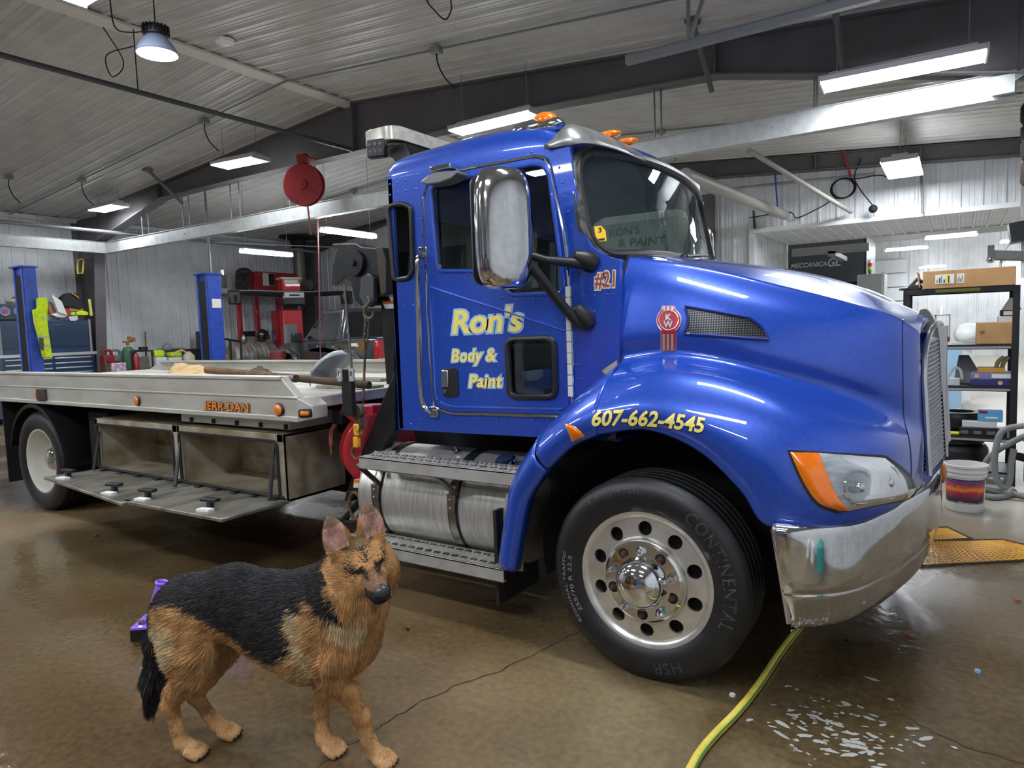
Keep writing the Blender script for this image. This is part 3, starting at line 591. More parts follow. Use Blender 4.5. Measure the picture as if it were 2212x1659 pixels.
mb = MB(); c = V((-1.85, 4.45, 1.78)); M = Matrix.Rotation(math.radians(-60), 3, 'Y'); mb.tube([c+M @ V((.21*math.cos(t), .21*math.sin(t), 0)) for t in np.linspace(0, 2*PI, 25)[:-1]], .014, 8, closed=True); mb.tube([c, (-1.55, 4.45, 1.6)], .03, 8); mb.build('steering_wheel', BLKM, truck)
# door
dwin = [(p.x, p.y) for p in soft([(*q, 0) for q in px2([(938, 408), (958, 397), (1155, 358), (1177, 362), (1187, 380), (1217, 610), (1211, 631), (1108, 635), (1093, 624), (1074, 594), (1058, 585), (957, 584), (949, 574)], YC)], .3, 3)]
peep = [(p.x, p.y) for p in soft([(*q, 0) for q in px2([(1099, 733), (1200, 729), (1205, 857), (1104, 857)], YC)], .18, 5)]
din = [(x*.985+.015*(-2.0), z*.985+.015*1.75) for x, z in door]
mb = MB(); mb.plate(din, [dwin, peep], fXZ(YC-.012), .03)
do = mb.build('door', BLUE, truck, bev=.005)
def ring(poly, r, y, m, name, par, n=6, off=0): 
    mb = MB(); mb.tube([V((x, y, z)) for x, z in poly], r, n, closed=True); return mb.build(name, m, par)
ring(door, .0085, YC-.008, CHROME, 'door_trim', do, 8)
ring([(x*1.02-.02*(-2.0), z*1.02-.02*2.1) for x, z in dwin], .011, YC-.012, BLUE, 'window_bead', do, 8)
ring(dwin, .008, YC-.01, BLK, 'window_seal', do, 6)
cx_, cz_ = -2.0, 1.72; bead = [(cx_+(x-cx_)*.945, cz_+(z-cz_)*.94) for x, z in door if z < 1.8]
mb = MB(); mb.tube([V((x, YC-.012, z)) for x, z in bead], .006, 6); mb.build('door_bead', BLUE, do)
mb = MB(); mb.plate(dwin, [], fXZ(YC+.006), .004); mb.build('window_pane', GLS, do, smooth=0)
mb = MB(); p = aY(1160, 358, YC); q = aY(1184, 600, YC); mb.tube([V((-1.83, YC+.0, 2.34)), V((-1.76, YC+.0, 1.84))], .009, 6); mb.build('vent_bar', BLK, do)
ring(peep, .016, YC-.016, BLK, 'peep_frame', do, 8)
mb = MB(); mb.plate(peep, [], fXZ(YC), .004); mb.build('peep_pane', glass('peep_glass', (212, 226, 224)), do, smooth=0)
mb = MB(); mb.plate(door[::2], [], fXZ(YC+.045), .01); 
h = px2([(957, 796), (992, 793), (995, 856), (962, 858)], YC); hr = [(p.x, p.y) for p in soft([(*q, 0) for q in h], .25, 4)]
mb = MB(); mb.plate(hr, [], fXZ(YC-.02), .012); hd = mb.build('door_handle', BLK, do, bev=.004)
mb = MB(); p, q = aY(961, 834, YC), aY(974, 799, YC); mb.box((p.x, YC-.032, p.z), (q.x, YC-.018, q.z)); mb.build('handle_paddle', CHROME, hd, bev=.004)
mb = MB(); c = aY(967, 845, YC); mb.cyl((c.x, YC-.026, c.z), (c.x, YC-.018, c.z), .012, n=14); mb.build('lock', CHROME, hd)
mb = MB(); p, q = aY(1236, 856, YC), aY(1228, 618, YC)
for k in range(10): z0 = p.z+(q.z-p.z)*k/10; mb.box((p.x-.012, YC-.022, z0), (p.x+.014, YC-.004, z0+(q.z-p.z)/10*.94))
mb.build('door_hinge', mat('hinge_white', (206, 206, 202), .4), do, bev=.002)
def lettering(st, ll, lr, top, y, shear, par, name='lettering', off=.012, outl=.04, m=YEL, mo=PALE, slant=True):
    a, b, c = aY(*ll, y), aY(*lr, y), aY(*top, y); w, h = b.x-a.x, c.z-a.z; dz = (b.z-a.z)/w if slant else 0
    vs, fs = text(st, 1, shear, off, 1.0); A = np.array(vs); base0 = 0.0; lo, hi = A[:, :2].min(0), A[:, :2].max(0); capv = np.array(text('R' if st[0] not in '0123456789#' else st[1], 1, 0, off)[0])[:, 1].max()
    def mp(A, d): return [V((a.x+(p[0]-lo[0])/(hi[0]-lo[0])*w, y-d, a.z+p[1]/capv*h+dz*(p[0]-lo[0])/(hi[0]-lo[0])*w)) for p in A]
    mb = MB(); mb.add(mp(A, .004), fs); o = mb.build(name, m, par, smooth=0)
    if mo: v2, f2 = text(st, 1, shear, outl, 1.0); mb = MB(); mb.add(mp(np.array(v2), .0025), f2); mb.build('lettering_outline', mo, o, smooth=0)
    return o
lettering("Ron's", (977, 720), (1131, 713), (980, 671), YC-.012, .18, do, off=.028, outl=.085)
lettering("Body &", (976, 781), (1073, 779), (979, 755), YC-.012, .18, do, off=.028, outl=.1)
lettering("Paint", (1013, 836), (1087, 836), (1016, 809), YC-.012, .18, do, off=.028, outl=.1)
lettering("#21", (1285, 621), (1330, 619), (1288, 587), YC, .1, truck, off=.02, outl=.08, m=mat('number_red', (150, 70, 70), .5), mo=mat('number_cream', (222, 218, 190), .5))
# quarter window
mb = MB(); mb.plate(qwin, [], fXZ(YC+.004), .004); qo = mb.build('quarter_window', GLS, truck, smooth=0)
ring(qwin, .014, YC-.006, BLK, 'quarter_window_seal', qo, 8)
mb = MB(); mb.plate(qwin, [], fXZ(2*TY-YC-.004), .004); mb.plate(dwin, [], fXZ(2*TY-YC-.004), .004); mb.build('far_windows', GLS, truck, smooth=0)
mb = MB(); mb.plate(RWIN, [], lambda u, v, k: V((-2.72+k, u, v)), .004); mb.build('rear_window', GLS, truck, smooth=0)
# grab handle, look-down mirror
mb = MB(); G = [(917, 545, 0), (906, 553, .05), (902, 580, .07), (904, 700, .07), (908, 830, .07), (913, 872, .07), (924, 885, .06), (940, 889, 0)]
mb.tube(cr([aY(x, y, YC-d) for x, y, d in G], 5), .015, 10)
for x, y in ((917, 545), (940, 889)): p = aY(x, y, YC); mb.box((p.x-.03, YC-.02, p.z-.03), (p.x+.03, YC, p.z+.03))
mb.build('grab_handle', CHROMED, truck, bev=.004)
mb = MB(); P = px2([(919, 397), (936, 382), (960, 374), (999, 371), (999, 378), (985, 390), (960, 399), (935, 402)], 2.88); mb.plate(P, [], fXZ(2.83), .1); mb.build('look_down_mirror', mat('grey_mirror_housing', (116, 118, 120), .35, .4), truck, bev=.02, seg=3)
mb = MB(); p = aY(970, 372, YC); mb.box((p.x-.07, 2.87, p.z-.0), (p.x+.07, YC, p.z+.025)); mb.build('mirror_bracket', CHROME, truck, bev=.004)
# rivets (one pattern part)
mb = MB()
RV = [(842, 398), (858, 394), (875, 389), (843, 421), (859, 416), (876, 411), (898, 408)]+[(910, 440+34*k) for k in range(12)]+[(900+62*k, 372-11*k) for k in range(1, 5)]+[(1208+6.3*k, 362+32*k) for k in range(8)]
RV += [(905, 660), (892, 660), (873, 662), (874, 915), (887, 916), (906, 907), (921, 909), (906, 916), (921, 917), (952, 911), (952, 918), (983, 900), (991, 900), (983, 912), (991, 912), (983, 921), (991, 921), (1032, 902), (1033, 914), (1033, 923), (1076, 903), (1093, 904), (1077, 926), (1093, 926), (1156, 906), (1174, 907), (1157, 930), (1175, 930)]
RV += [(1243, 642), (1262, 640), (1284, 639), (1312, 637), (1323, 636), (1244, 750), (1253, 750), (1245, 788), (1254, 788), (1246, 820), (1255, 820), (1241, 616), (1284, 674), (1251, 674)]
for x, y in RV: p = aY(x, y, YC); mb.sphere(p, (.0075, .005, .0075), 8, 4)
mb.build('rivets', BLUE, truck)
mb = MB()
for x, y in ((948, 959, ), ): pass
for x, y in ((948, 588), (980, 596), (1012, 593), (1087, 643), (1117, 650), (1153, 647)): p = aY(x, y, YC-.012); mb.sphere(p, (.0075, .005, .0075), 8, 4)
mb.build('door_rivets', BLUE, do)
# sun visor
vf = [(1178, 322, 2.93), (1240, 312, 2.95), (1276, 310, 3.03), (1331, 323, 3.27), (1399, 350, 3.62), (1444, 370, 3.98), (1484, 397, 4.4), (1511, 412, 4.85)]
vb = [(1180, 318, 2.945), (1222, 273, 2.98), (1258, 275, 3.12), (1308, 292, 3.45), (1367, 320, 3.9), (1425, 345, 4.3), (1475, 375, 4.7), (1512, 403, 5.01)]
F_ = cr([aY(*p) for p in vf], 5); B_ = cr([aY(*p) for p in vb], 5); rows = []
for t in (0, .35, .7, 1): rows.append([b.lerp(f, t)+V((.0, 0, .018*math.sin(t*PI))) for b, f in zip(B_, F_)])
mb = MB(); mb.grid(rows); vo = mb.build('sun_visor', mat('visor_steel', (190, 190, 188), .33, .8, noise=(10, (150, 150, 148), .4, .7)), truck, solid=.006)
mb = MB(); p = aY(1182, 317, 2.93); mb.cyl(p+V((0, -.012, -.002)), p+V((0, .01, 0)), .012, n=12); mb.build('visor_screw', CHROME, vo)
for x, y, yy in ((1316, 291, 3.45), (1354, 306, 3.8)):
    mb = MB(); p = aY(x, y, yy); mb.sphere(p+V((0, 0, .0)), (.07, .04, .022)); mb.build('marker_light', AMB, truck)
# roof beacon marker
c = aY(1160, 280, 3.05); mb = MB(); mb.sphere(c+V((0, 0, .005)), (.165, .06, .05), 20, 10); bo = mb.build('roof_marker', CHROME, truck)
mb = MB(); mb.sphere(c+V((.05, -.005, .03)), (.07, .052, .045), 16, 10); mb.build('amber_lens', AMB, bo)
# light bar, headache rack, work light
BX = -3.12; mb = MB(); mb.plate(rrect(-.15, -.9, .15, .9, .09, 5), [], lambda u, v, k: V((BX+u, 4.18+v, 2.765+k)), .085); lb = mb.build('light_bar', mat('lightbar_lens', (214, 212, 198), .15, 0, .6, noise=(20, (190, 188, 172), .4, .6)), truck, bev=.02, seg=3)
mb = MB(); mb.plate(rrect(-.13, -.86, .13, .86, .08, 5), [], lambda u, v, k: V((BX+u, 4.18+v, 2.735+k)), .03); mb.box((BX-.05, 3.5, 2.45), (BX+.06, 3.62, 2.74)); mb.box((BX-.05, 4.6, 2.45), (BX+.06, 4.72, 2.74)); mb.build('light_bar_base', BLKS, lb, bev=.006)
mb = MB(); mb.hexa([V((BX+.02, 3.32, 2.73)), V((BX+.2, 3.32, 2.73)), V((BX+.2, 4.9, 2.73)), V((BX+.02, 4.9, 2.73)), V((BX+.3, 3.3, 2.45)), V((BX+.36, 3.3, 2.45)), V((BX+.36, 4.9, 2.45)), V((BX+.3, 4.9, 2.45))]); mb.build('light_bar_mount', BLKS, truck)
p = aY(815, 322, 3.22); mb = MB(); mb.cbox(p, (.12, .06, .11), RZ(.3)); wl = mb.build('work_light', BLK, truck, bev=.008)
mb = MB()
for i in range(3):
    for j in range(2): mb.sphere(p+RZ(.3) @ V((-.035+.035*i, -.032, -.022+.044*j)), (.013, .006, .013), 8, 5)
mb.build('led_lens', GLSC, wl)
# chrome door mirrors
def superell(c, r, e1, e2, M, nu=28, nv=18):
    mb = MB(); rows = []
    f = lambda x, e: math.copysign(abs(x)**e, x)
    for j in range(nv+1):
        t = -PI/2+PI*j/nv; rows.append([c+M @ V((r[0]*f(math.cos(t), e1)*f(math.cos(s), e2), r[1]*f(math.cos(t), e1)*f(math.sin(s), e2), r[2]*f(math.sin(t), e1))) for s in [2*PI*k/nu for k in range(nu)]])
    mb.grid(rows, closeu=True); return mb
mc = aY(1088, 495, 2.62); Mm = RZ(math.radians(-28))
mo = superell(mc, (.085, .142, .272), .46, 1.0, Mm).build('mirror_housing', CHROMED, truck, smooth=80)
mb = MB(); pl = rrect(-.125, -.25, .125, .25, .05); mb.plate(pl, [], lambda u, v, k: mc+Mm @ V((-.082+k, u, v)), .012); mb.build('mirror_glass', BLK, mo)
mb = MB(); j = mc+V((.05, .04, -.1)); b1 = aY(1262, 570, YC-.03); b2 = aY(1252, 702, YC-.03)
mb.tube([mc+V((.03, .06, -.1)), aY(1180, 562, 2.78), b1], [.02, .019, .028], 12); mb.tube([mc+V((.04, .06, -.1)), aY(1160, 590, 2.74), aY(1215, 660, 2.85), b2], [.026, .026, .024, .026], 12)
for b in (b1, b2): mb.lathe([(.045, 0), (.05, .03), (.044, .07), (.025, .11)], b+V((.03, .04, 0)), (b-mc).normalized()*-1, 18, True, True)
mb.build('mirror_arm', BLK, truck)
fm = superell(mir(mc)+V((.06, 0, 0)), (.085, .142, .272), .46, 1.0, RZ(math.radians(28))).build('far_mirror_housing', CHROMED, truck, smooth=80)
mb = MB(); mb.tube([mir(mc)+V((.03, -.06, -.1)), mir(b1)], .02, 10); mb.tube([mir(mc)+V((.03, -.06, -.1)), mir(b2)], .024, 10); mb.build('far_mirror_arm', BLK, truck)
# wipers
for s, (u0, v0, u1, v1) in enumerate(((-.15, .0, .38, .1), (.45, .02, .85, .16))):
    mb = MB(); mb.tube([wsp(u0+(u1-u0)*t, v0+(v1-v0)*t, .03) for t in (0, .5, 1)], .009, 6); mb.sphere(wsp(u0, v0-.02, .04), .03, 10, 8); mb.build('wiper', BLK, truck)
# sticker and a wall sign's reflection painted on the windscreen as faint letters
bw = BVHTree.FromPolygons([V(v) for v in ws.v], ws.f)
def hit(bvh, px, py):
    d = ray(px, py).normalized(); r = bvh.ray_cast(V((0, 0, CAMZ)), d); return r
def decal(bvh, poly, m, name, par, off=.004, thick=0):
    r = [hit(bvh, *p) for p in poly]
    pts = [a[0]+(a[1] if a[1].dot(ray(*p)) < 0 else -a[1])*off for a, p in zip(r, poly) if a[0]]
    pts = pts if len(pts) > 2 else [V((-2, 4, 1.5)), V((-2, 4.01, 1.5)), V((-2, 4, 1.51))]
    mb = MB(); mb.add(pts, [tuple(range(len(pts)))]); return mb.build(name, m, par, smooth=0)
st = decal(bw, [(1282, 490), (1297, 488), (1307, 499), (1309, 521), (1287, 523)], mat('sticker_yellow', (238, 186, 40), .5), 'windshield_sticker', truck)
def textpx(bvh, st, ll, lr, h, m, name, par, off=.006, shear=0, bold=.02, lift=None):
    """text painted onto a surface: laid out between two pixels measured in the photograph, kept on the surface by ray casting"""
    vs, fs = text(st, 1, shear, bold); A = np.array(vs); lo, hi = A[:, :2].min(0), A[:, :2].max(0); out = []
    for p in A:
        t = (p[0]-lo[0])/(hi[0]-lo[0]); s = (p[1])/.7; k = lift(t) if lift else 0
        q = (ll[0]+(lr[0]-ll[0])*t+(lr[1]-ll[1])/max(1, abs(lr[0]-ll[0]))*h*s*.3, ll[1]+(lr[1]-ll[1])*t-h*s-k); a = hit(bvh, *q)
        out.append(a[0]+(a[1] if a[1].dot(ray(*q)) < 0 else -a[1])*off if a[0] else V((0, 3, -.5)))
    mb = MB(); mb.add(out, fs); return mb.build(name, m, par, smooth=0)
textpx(bw, '3', (1291, 503), (1298, 502), 10, BLK, 'sticker_number', st, .006)
mb = decal(bw, [(1290, 517), (1304, 515), (1305, 519), (1291, 521)], BLK, 'sticker_barcode', st, .006)
GH = glass('ghost_letter', (190, 205, 200), .3, 1.2, 0, ((150, 165, 160), .35))  # tint of the letters that paint the sign's reflection
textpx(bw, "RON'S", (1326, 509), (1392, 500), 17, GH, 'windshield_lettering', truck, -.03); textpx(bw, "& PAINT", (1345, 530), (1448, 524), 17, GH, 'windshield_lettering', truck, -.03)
# ---------------------------------------------------------------- hood and fenders
# rows: 0 lip return, 1 lip, 2 outer shoulder, 3 crown, 4 valley, 5 lower side, 6 upper side, 7 crease, 8 plateau, 9 centre
HC = [  # per column: lip, shoulder, crown, valley, crease, centre z (X of centre)
 ((-1.325, 2.70, 1.072), (-1.325, 2.690, 1.17), (-1.325, 2.80, 1.295), (-1.325, 2.965, 1.375), (-1.335, 3.10, 1.862), (-1.30, 1.925)),
 ((-1.10, 2.70, 1.105), (-1.10, 2.690, 1.205), (-1.10, 2.80, 1.335), (-1.10, 2.968, 1.405), (-1.10, 3.11, 1.815), (-1.08, 1.885)),
 ((-.88, 2.70, 1.035), (-.85, 2.690, 1.15), (-.86, 2.80, 1.31), (-.88, 2.985, 1.375), (-.88, 3.14, 1.757), (-.86, 1.84)),
 ((-.705, 2.70, .888), (-.62, 2.690, 1.035), (-.63, 2.80, 1.24), (-.68, 3.03, 1.315), (-.68, 3.18, 1.692), (-.67, 1.793)),
 ((-.60, 2.705, .755), (-.49, 2.700, .91), (-.47, 2.80, 1.155), (-.50, 3.095, 1.255), (-.50, 3.235, 1.635), (-.50, 1.735)),
 ((-.38, 2.745, .772), (-.345, 2.755, .90), (-.33, 2.865, 1.095), (-.36, 3.165, 1.20), (-.36, 3.285, 1.588), (-.36, 1.675)),
 ((-.215, 2.93, .798), (-.205, 2.94, .915), (-.21, 3.02, 1.055), (-.24, 3.25, 1.145), (-.25, 3.345, 1.547), (-.25, 1.612)),
 ((-.135, 3.23, .825), (-.13, 3.24, .92), (-.14, 3.27, 1.02), (-.165, 3.35, 1.10), (-.18, 3.42, 1.50), (-.17, 1.568)),
 ((-.112, 3.44, .85), (-.112, 3.45, .92), (-.112, 3.46, 1.0), (-.118, 3.48, 1.07), (-.135, 3.50, 1.45), (-.135, 1.545)),
 ((-.16, 3.52, .86), (-.16, 3.53, .92), (-.16, 3.54, 1.0), (-.165, 3.55, 1.07), (-.17, 3.57, 1.42), (-.16, 1.52))]
cols = []
for lip, sh_, crn, val, crs, (cxx, cz) in HC:
    lip, sh_, crn, val, crs = map(V, (lip, sh_, crn, val, crs)); inn = lip+V((0, .05, -.005))
    lo = val.lerp(crs, .28)+V((0, -.035*(crs.y-val.y)/.13 if crs.y-val.y > .02 else 0, 0)); up = val.lerp(crs, .74)+V((0, -.045*(crs.y-val.y)/.13, 0)); up.y = min(up.y, crs.y-.012)
    plat = V((cxx, crs.y+.33 if crs.y < 3.3 else (crs.y+TY)/2+.05, cz-.022)); ctr = V((cxx, TY, cz))
    sh2 = crs.lerp(plat, .12)+V((0, 0, .012))
    cols.append([inn, lip, sh_, crn, val, lo, up, crs, sh2, plat, ctr])
NR = len(cols[0]); NS = 7
D1 = [cr([c[r] for c in cols], NS) for r in range(NR)]           # along the hood
D2 = [cr([D1[r][j] for r in range(NR)], 6) for j in range(len(D1[0]))]   # across
hood = MB(); hood.grid(D2)
hood_near = len(hood.v), list(hood.v), list(hood.f)
hood = MB(); hood.grid([c+[mir(p) for p in c[::-1][1:]] for c in D2])
ho = hood.build('hood', BLUE, truck, smooth=50)
bh = BVHTree.FromPolygons([V(v) for v in hood_near[1]], hood_near[2])
SEAM = mat('seam_dark_blue', (8, 20, 70), .4)
mb = MB(); mb.tube([D2[7*NS-2][k] for k in range(8, 49)], .0028, 5); mb.build('hood_seam', SEAM, truck)
mb = MB(); mb.tube([p+V((-.004, 0, 0)) for p in D2[0][22:52]], .007, 6); mb.build('cowl_gap', BLKM, truck)
# rear part of the fender (behind the hood break) follows the wheel arch against the cab
RC = [((-1.81, 2.72, .354), (-1.86, 2.70, .37), (-1.93, 2.78, .38), (-1.945, 3.02, .39)),
      ((-1.765, 2.72, .55), (-1.82, 2.70, .58), (-1.88, 2.78, .62), (-1.90, 3.02, .64)),
      ((-1.715, 2.715, .724), (-1.775, 2.695, .77), (-1.815, 2.78, .83), (-1.83, 3.02, .86)),
      ((-1.60, 2.705, .885), (-1.65, 2.69, .955), (-1.67, 2.79, 1.04), (-1.69, 2.99, 1.08))]
RB = [((-1.595, 2.705, .89), (-1.64, 2.69, .965), (-1.655, 2.79, 1.05), (-1.675, 2.955, 1.085)),
      ((-1.456, 2.70, 1.012), (-1.475, 2.69, 1.10), (-1.475, 2.80, 1.205), (-1.475, 2.955, 1.262)),
      ((-1.325, 2.70, 1.072), (-1.325, 2.69, 1.17), (-1.325, 2.80, 1.295), (-1.325, 2.965, 1.375))]
def band(C):
    cs = [[V(c[0])+V((0, .06, 0))]+[V(p) for p in c] for c in C]; d1 = [cr([c[r] for c in cs], 8) for r in range(5)]
    return [cr([d1[r][j] for r in range(5)], 6) for j in range(len(d1[0]))]
b1_, b2_ = band(RB), band(RC)
for nm, bb in (('fender', b1_), ('fender_extension', b2_)):
    for k in (1, 0):
        mb = MB(); mb.grid([[mir(p) for p in c] for c in bb] if k else bb); mb.build(nm, BLUE, truck, smooth=50, solid=.008)
        if nm == 'fender': bf = BVHTree.FromPolygons([V(v) for v in mb.v], mb.f)
mb = MB(); p = [aY(1300, 800, 2.93), aY(1333, 778, 2.94), aY(1334, 798, 2.93), aY(1305, 808, 2.92)]; mb.add(p+[q+V((0, .01, 0)) for q in p], [(0, 1, 2, 3), (7, 6, 5, 4), (0, 4, 5, 1), (1, 5, 6, 2), (2, 6, 7, 3), (3, 7, 4, 0)]); mb.build('hood_latch_plate', STEEL, truck)
# side marker
def patch(bvh, L, R, m, name, par, off, nu=10, nv=10, bulge=0, edge=0):
    """surface patch: L and R are pixel polylines (same count) traced on the photograph, laid on the body surface"""
    Ls = cr([(*p, 0) for p in L], max(1, nv//(len(L)-1))); Rs = cr([(*p, 0) for p in R], max(1, nv//(len(R)-1))); rows = []
    for i, (a, b) in enumerate(zip(Ls, Rs)):
        row = []
        for j in range(nu+1):
            q = a.lerp(b, j/nu); r = hit(bvh, q.x, q.y)
            if r[0] is None:
                row.append(row[-1] if row else (rows[-1][j] if rows else V((0, 3, 1)))); continue
            n = r[1] if r[1].dot(ray(q.x, q.y)) < 0 else -r[1]
            e = min(i/max(1, len(Ls)-1), 1-i/max(1, len(Ls)-1), j/nu, 1-j/nu)*2
            row.append(r[0]+n*(off+bulge*min(1, e*2.5)))
        rows.append(row)
    mb = MB(); mb.grid(rows); return mb.build(name, m, par, smooth=60), rows
patch(bf, [(1221, 916), (1227, 930), (1236, 953)], [(1223, 915), (1246, 923), (1265, 941)], AMB, 'side_marker', truck, .006, 6, 6, .012)
# vent and emblem
vl = [(1479, 662), (1487, 690), (1478, 721)]; vr = [(1620, 687), (1648, 710), (1660, 734)]
VM = bpy.data.materials.new('perforated_grille'); VM.use_nodes = True
def perforated(m, scale, c0, c1):
    nt = m.node_tree; b = nt.nodes['Principled BSDF']; b.inputs['Roughness'].default_value = .35; b.inputs['Metallic'].default_value = .6
    tc = nt.nodes.new('ShaderNodeTexCoord'); vo_ = nt.nodes.new('ShaderNodeTexVoronoi'); vo_.inputs['Scale'].default_value = scale; vo_.inputs['Randomness'].default_value = 0
    mp = nt.nodes.new('ShaderNodeMapping'); mp.inputs['Scale'].default_value = (1, 0, 1); nt.links.new(tc.outputs['Object'], mp.inputs[0]); nt.links.new(mp.outputs[0], vo_.inputs['Vector']); r = nt.nodes.new('ShaderNodeValToRGB'); r.color_ramp.elements[0].position = .36; r.color_ramp.elements[1].position = .42
    r.color_ramp.elements[0].color = (*s2l(c0), 1); r.color_ramp.elements[1].color = (*s2l(c1), 1); nt.links.new(vo_.outputs['Distance'], r.inputs[0]); nt.links.new(r.outputs[0], b.inputs['Base Color'])
perforated(VM, 95, (6, 6, 6), (78, 80, 82))
_, vrows = patch(bh, vl, vr, VM, 'hood_vent', truck, .003, 16, 10)
edge = vrows[0]+[r[-1] for r in vrows[1:]]+vrows[-1][::-1][1:]+[r[0] for r in vrows[::-1][1:-1]]
mb = MB(); mb.tube([p+V((0, -.004, 0)) for p in edge], .007, 6, closed=True); mb.build('vent_rim', mat('blue_dark_rim', (16, 40, 120), .4, .3, .8), truck)
def emb(shape, m, name, par, off, thick=.006):
    pts = []
    for q in shape:
        r = hit(bh, *q); n = r[1] if r[1].dot(ray(*q)) < 0 else -r[1]; pts.append((r[0]+n*off, n))
    N = len(pts); mb = MB(); mb.add([p for p, n in pts]+[p-n*(off+.01) for p, n in pts], [tuple(range(N))]+[(i, (i+1) % N, N+(i+1) % N, N+i) for i in range(N)]); return mb.build(name, m, par, smooth=0)
SILV = mat('emblem_silver', (206, 204, 204), .25, .7); REDE = mat('emblem_red', (168, 32, 54), .35, 0, .5)
outl = [(1430, 664), (1433, 661), (1457, 661), (1459, 664), (1461, 672)]+[(1445.5+27*math.cos(a), 692+27*math.sin(a)) for a in np.linspace(-.85, .95, 9)]+[(1462, 718), (1462, 755), (1456, 759), (1434, 759), (1428, 756), (1428, 718)]+[(1445.5+27*math.cos(a), 692+27*math.sin(a)) for a in np.linspace(PI-.95, PI+.85, 9)]+[(1428, 672)]
eo = emb(outl, SILV, 'hood_emblem', truck, .006)
inner = [(1445.5+(x-1445.5)*.93, 708+(y-708)*.965) for x, y in outl]; emb(inner, REDE, 'emblem_field', eo, .0075)
for x in (1435, 1444, 1453):
    emb([(x-2.6, 664), (x+3.2, 664), (x+3.2, 671), (x-2.6, 671)], SILV, 'emblem_bar', eo, .009); emb([(x-2.6, 722), (x+2.8, 722), (x+2.8, 756), (x-2.6, 756)], SILV, 'emblem_bar', eo, .009)
mb = MB(); rr = [hit(bh, 1445.5+21*math.cos(a), 692+21*math.sin(a)) for a in np.linspace(0, 2*PI, 29)[:-1]]; mb.tube([r[0]+(r[1] if r[1].y < 0 else -r[1])*.008 for r in rr], .0022, 5, closed=True); mb.build('emblem_ring', SILV, eo)
textpx(bh, 'K', (1439, 692), (1452, 692), 12, SILV, 'emblem_letter', eo, .011, 0, .05); textpx(bh, 'W', (1434, 707), (1455, 708), 13, SILV, 'emblem_letter', eo, .011, 0, .05)
# telephone number on the fender
class Two:
    def ray_cast(s, o, d):
        a, b = bh.ray_cast(o, d), bf.ray_cast(o, d)
        if a[0] is None: return b
        if b[0] is None: return a
        return a if a[3] < b[3] else b
ph = textpx(Two(), '607-662-4545', (1279, 917), (1524, 933), 31, mat('number_yellow', (244, 228, 128), .4), 'phone_number', truck, .005, .22, .03, lambda t: 8*math.sin(t*PI)-2)
textpx(Two(), '607-662-4545', (1278, 918), (1523, 935), 31, mat('number_shadow', (10, 22, 70), .5), 'phone_number_shadow', ph, .003, .22, .05, lambda t: 8*math.sin(t*PI)-2)
# headlight
hl_l = [(1706, 977), (1735, 1040), (1768, 1085), (1810, 1102)]; hl_m = [(1768, 979), (1788, 1030), (1806, 1072), (1832, 1101)]
hl_r = [(1905, 990), (1950, 1025), (1970, 1055), (1958, 1075)]
BZ = mat('headlight_bezel', (20, 22, 28), .3)
patch(bh, [(1700, 972), (1728, 1040), (1762, 1090), (1806, 1108)], [(1912, 984), (1960, 1020), (1976, 1056), (1962, 1082)], BZ, 'headlight_bezel', truck, .004, 14, 12)
RF = mat('reflector', (205, 208, 210), .12, .9)
_, hr_ = patch(bh, hl_m, hl_r, mat('headlight_reflector', (224, 226, 228), .3, .15, noise=(26, (190, 192, 194), .4, .6, (.6, .6, 3))), 'headlight', truck, .007, 14, 12)
patch(bh, hl_l, hl_m, AMB, 'turn_signal', truck, .010, 8, 12, .016)
for px_, py_ in ((1848, 1052), (1908, 1042)):
    r = hit(bh, px_, py_); n = r[1] if r[1].y < 0 or r[1].x > 0 else -r[1]; n = n if n.dot(ray(px_, py_)) < 0 else -n; mb = MB(); c = r[0]+n*.014
    mb.lathe([(.066, .004), (.062, .012), (.054, .002), (.03, -.004), (.001, -.006)], c, n, 30); mb.sphere(c+n*.006, .022, 14, 8); mb.build('reflector_bowl', RF, truck)
patch(bh, hl_m, hl_r, GLSC, 'headlight_lens', truck, .012, 14, 12, .022)
# hood nose panel gap, grille and chrome crown
def gx(y, z=1.1):
    t = max(-1.15, min(1.15, (y-TY)/.48)); return -.056+.030*t-.022*t*t-.035*(z-1.1)/.6
GR = mat('grille_silver', (222, 223, 228), .3, .35)
mb = MB(); nb = 30
for k in range(nb):
    z = .865+k*.0195; hw_ = .47 if z < 1.27 else .47*math.sqrt(max(.05, 1-((z-1.27)/.22)**2))
    for s in (-1, 1):
        ys = np.linspace(.03, hw_, 7); rows = [[V((gx(TY+s*y, z)+dx, TY+s*y, z+dz-.01*y/.47)) for y in ys] for dx, dz in ((-.02, -.006), (.004, -.004), (.006, .003), (-.02, .009))]
        mb.grid(rows)
gro = mb.build('grille', GR, truck, smooth=60)
mb = MB(); ys = np.linspace(-.5, .5, 15); mb.grid([[V((gx(TY+y, z)-.035, TY+y, z)) for y in ys] for z in (.80, 1.27, 1.3)]); mb.build('grille_backing', BLKM, gro)
# crown: chrome surround arch and centre blade with the nose plate
def arch(y): 
    t = min(1, abs(y-TY)/.5); return 1.27+.235*math.sqrt(max(0, 1-t**2.4))
pts = [V((gx(TY-.5, .84)+.004, TY-.5, .84))]+[V((gx(y, arch(y))+.004, y, arch(y))) for y in np.linspace(TY-.5, TY+.5, 31)]+[V((gx(TY+.5, .84)+.004, TY+.5, .84))]
mb = MB(); mb.tube(pts, .012, 8); mb.build('grille_surround', mat('crown_chrome', (196, 196, 198), .18, .95), gro)
mb = MB(); mb.tube([V((gx(TY, z)+.008, TY, z)) for z in (.84, 1.1, 1.3, 1.49)], [.010, .012, .022, .036], 10)
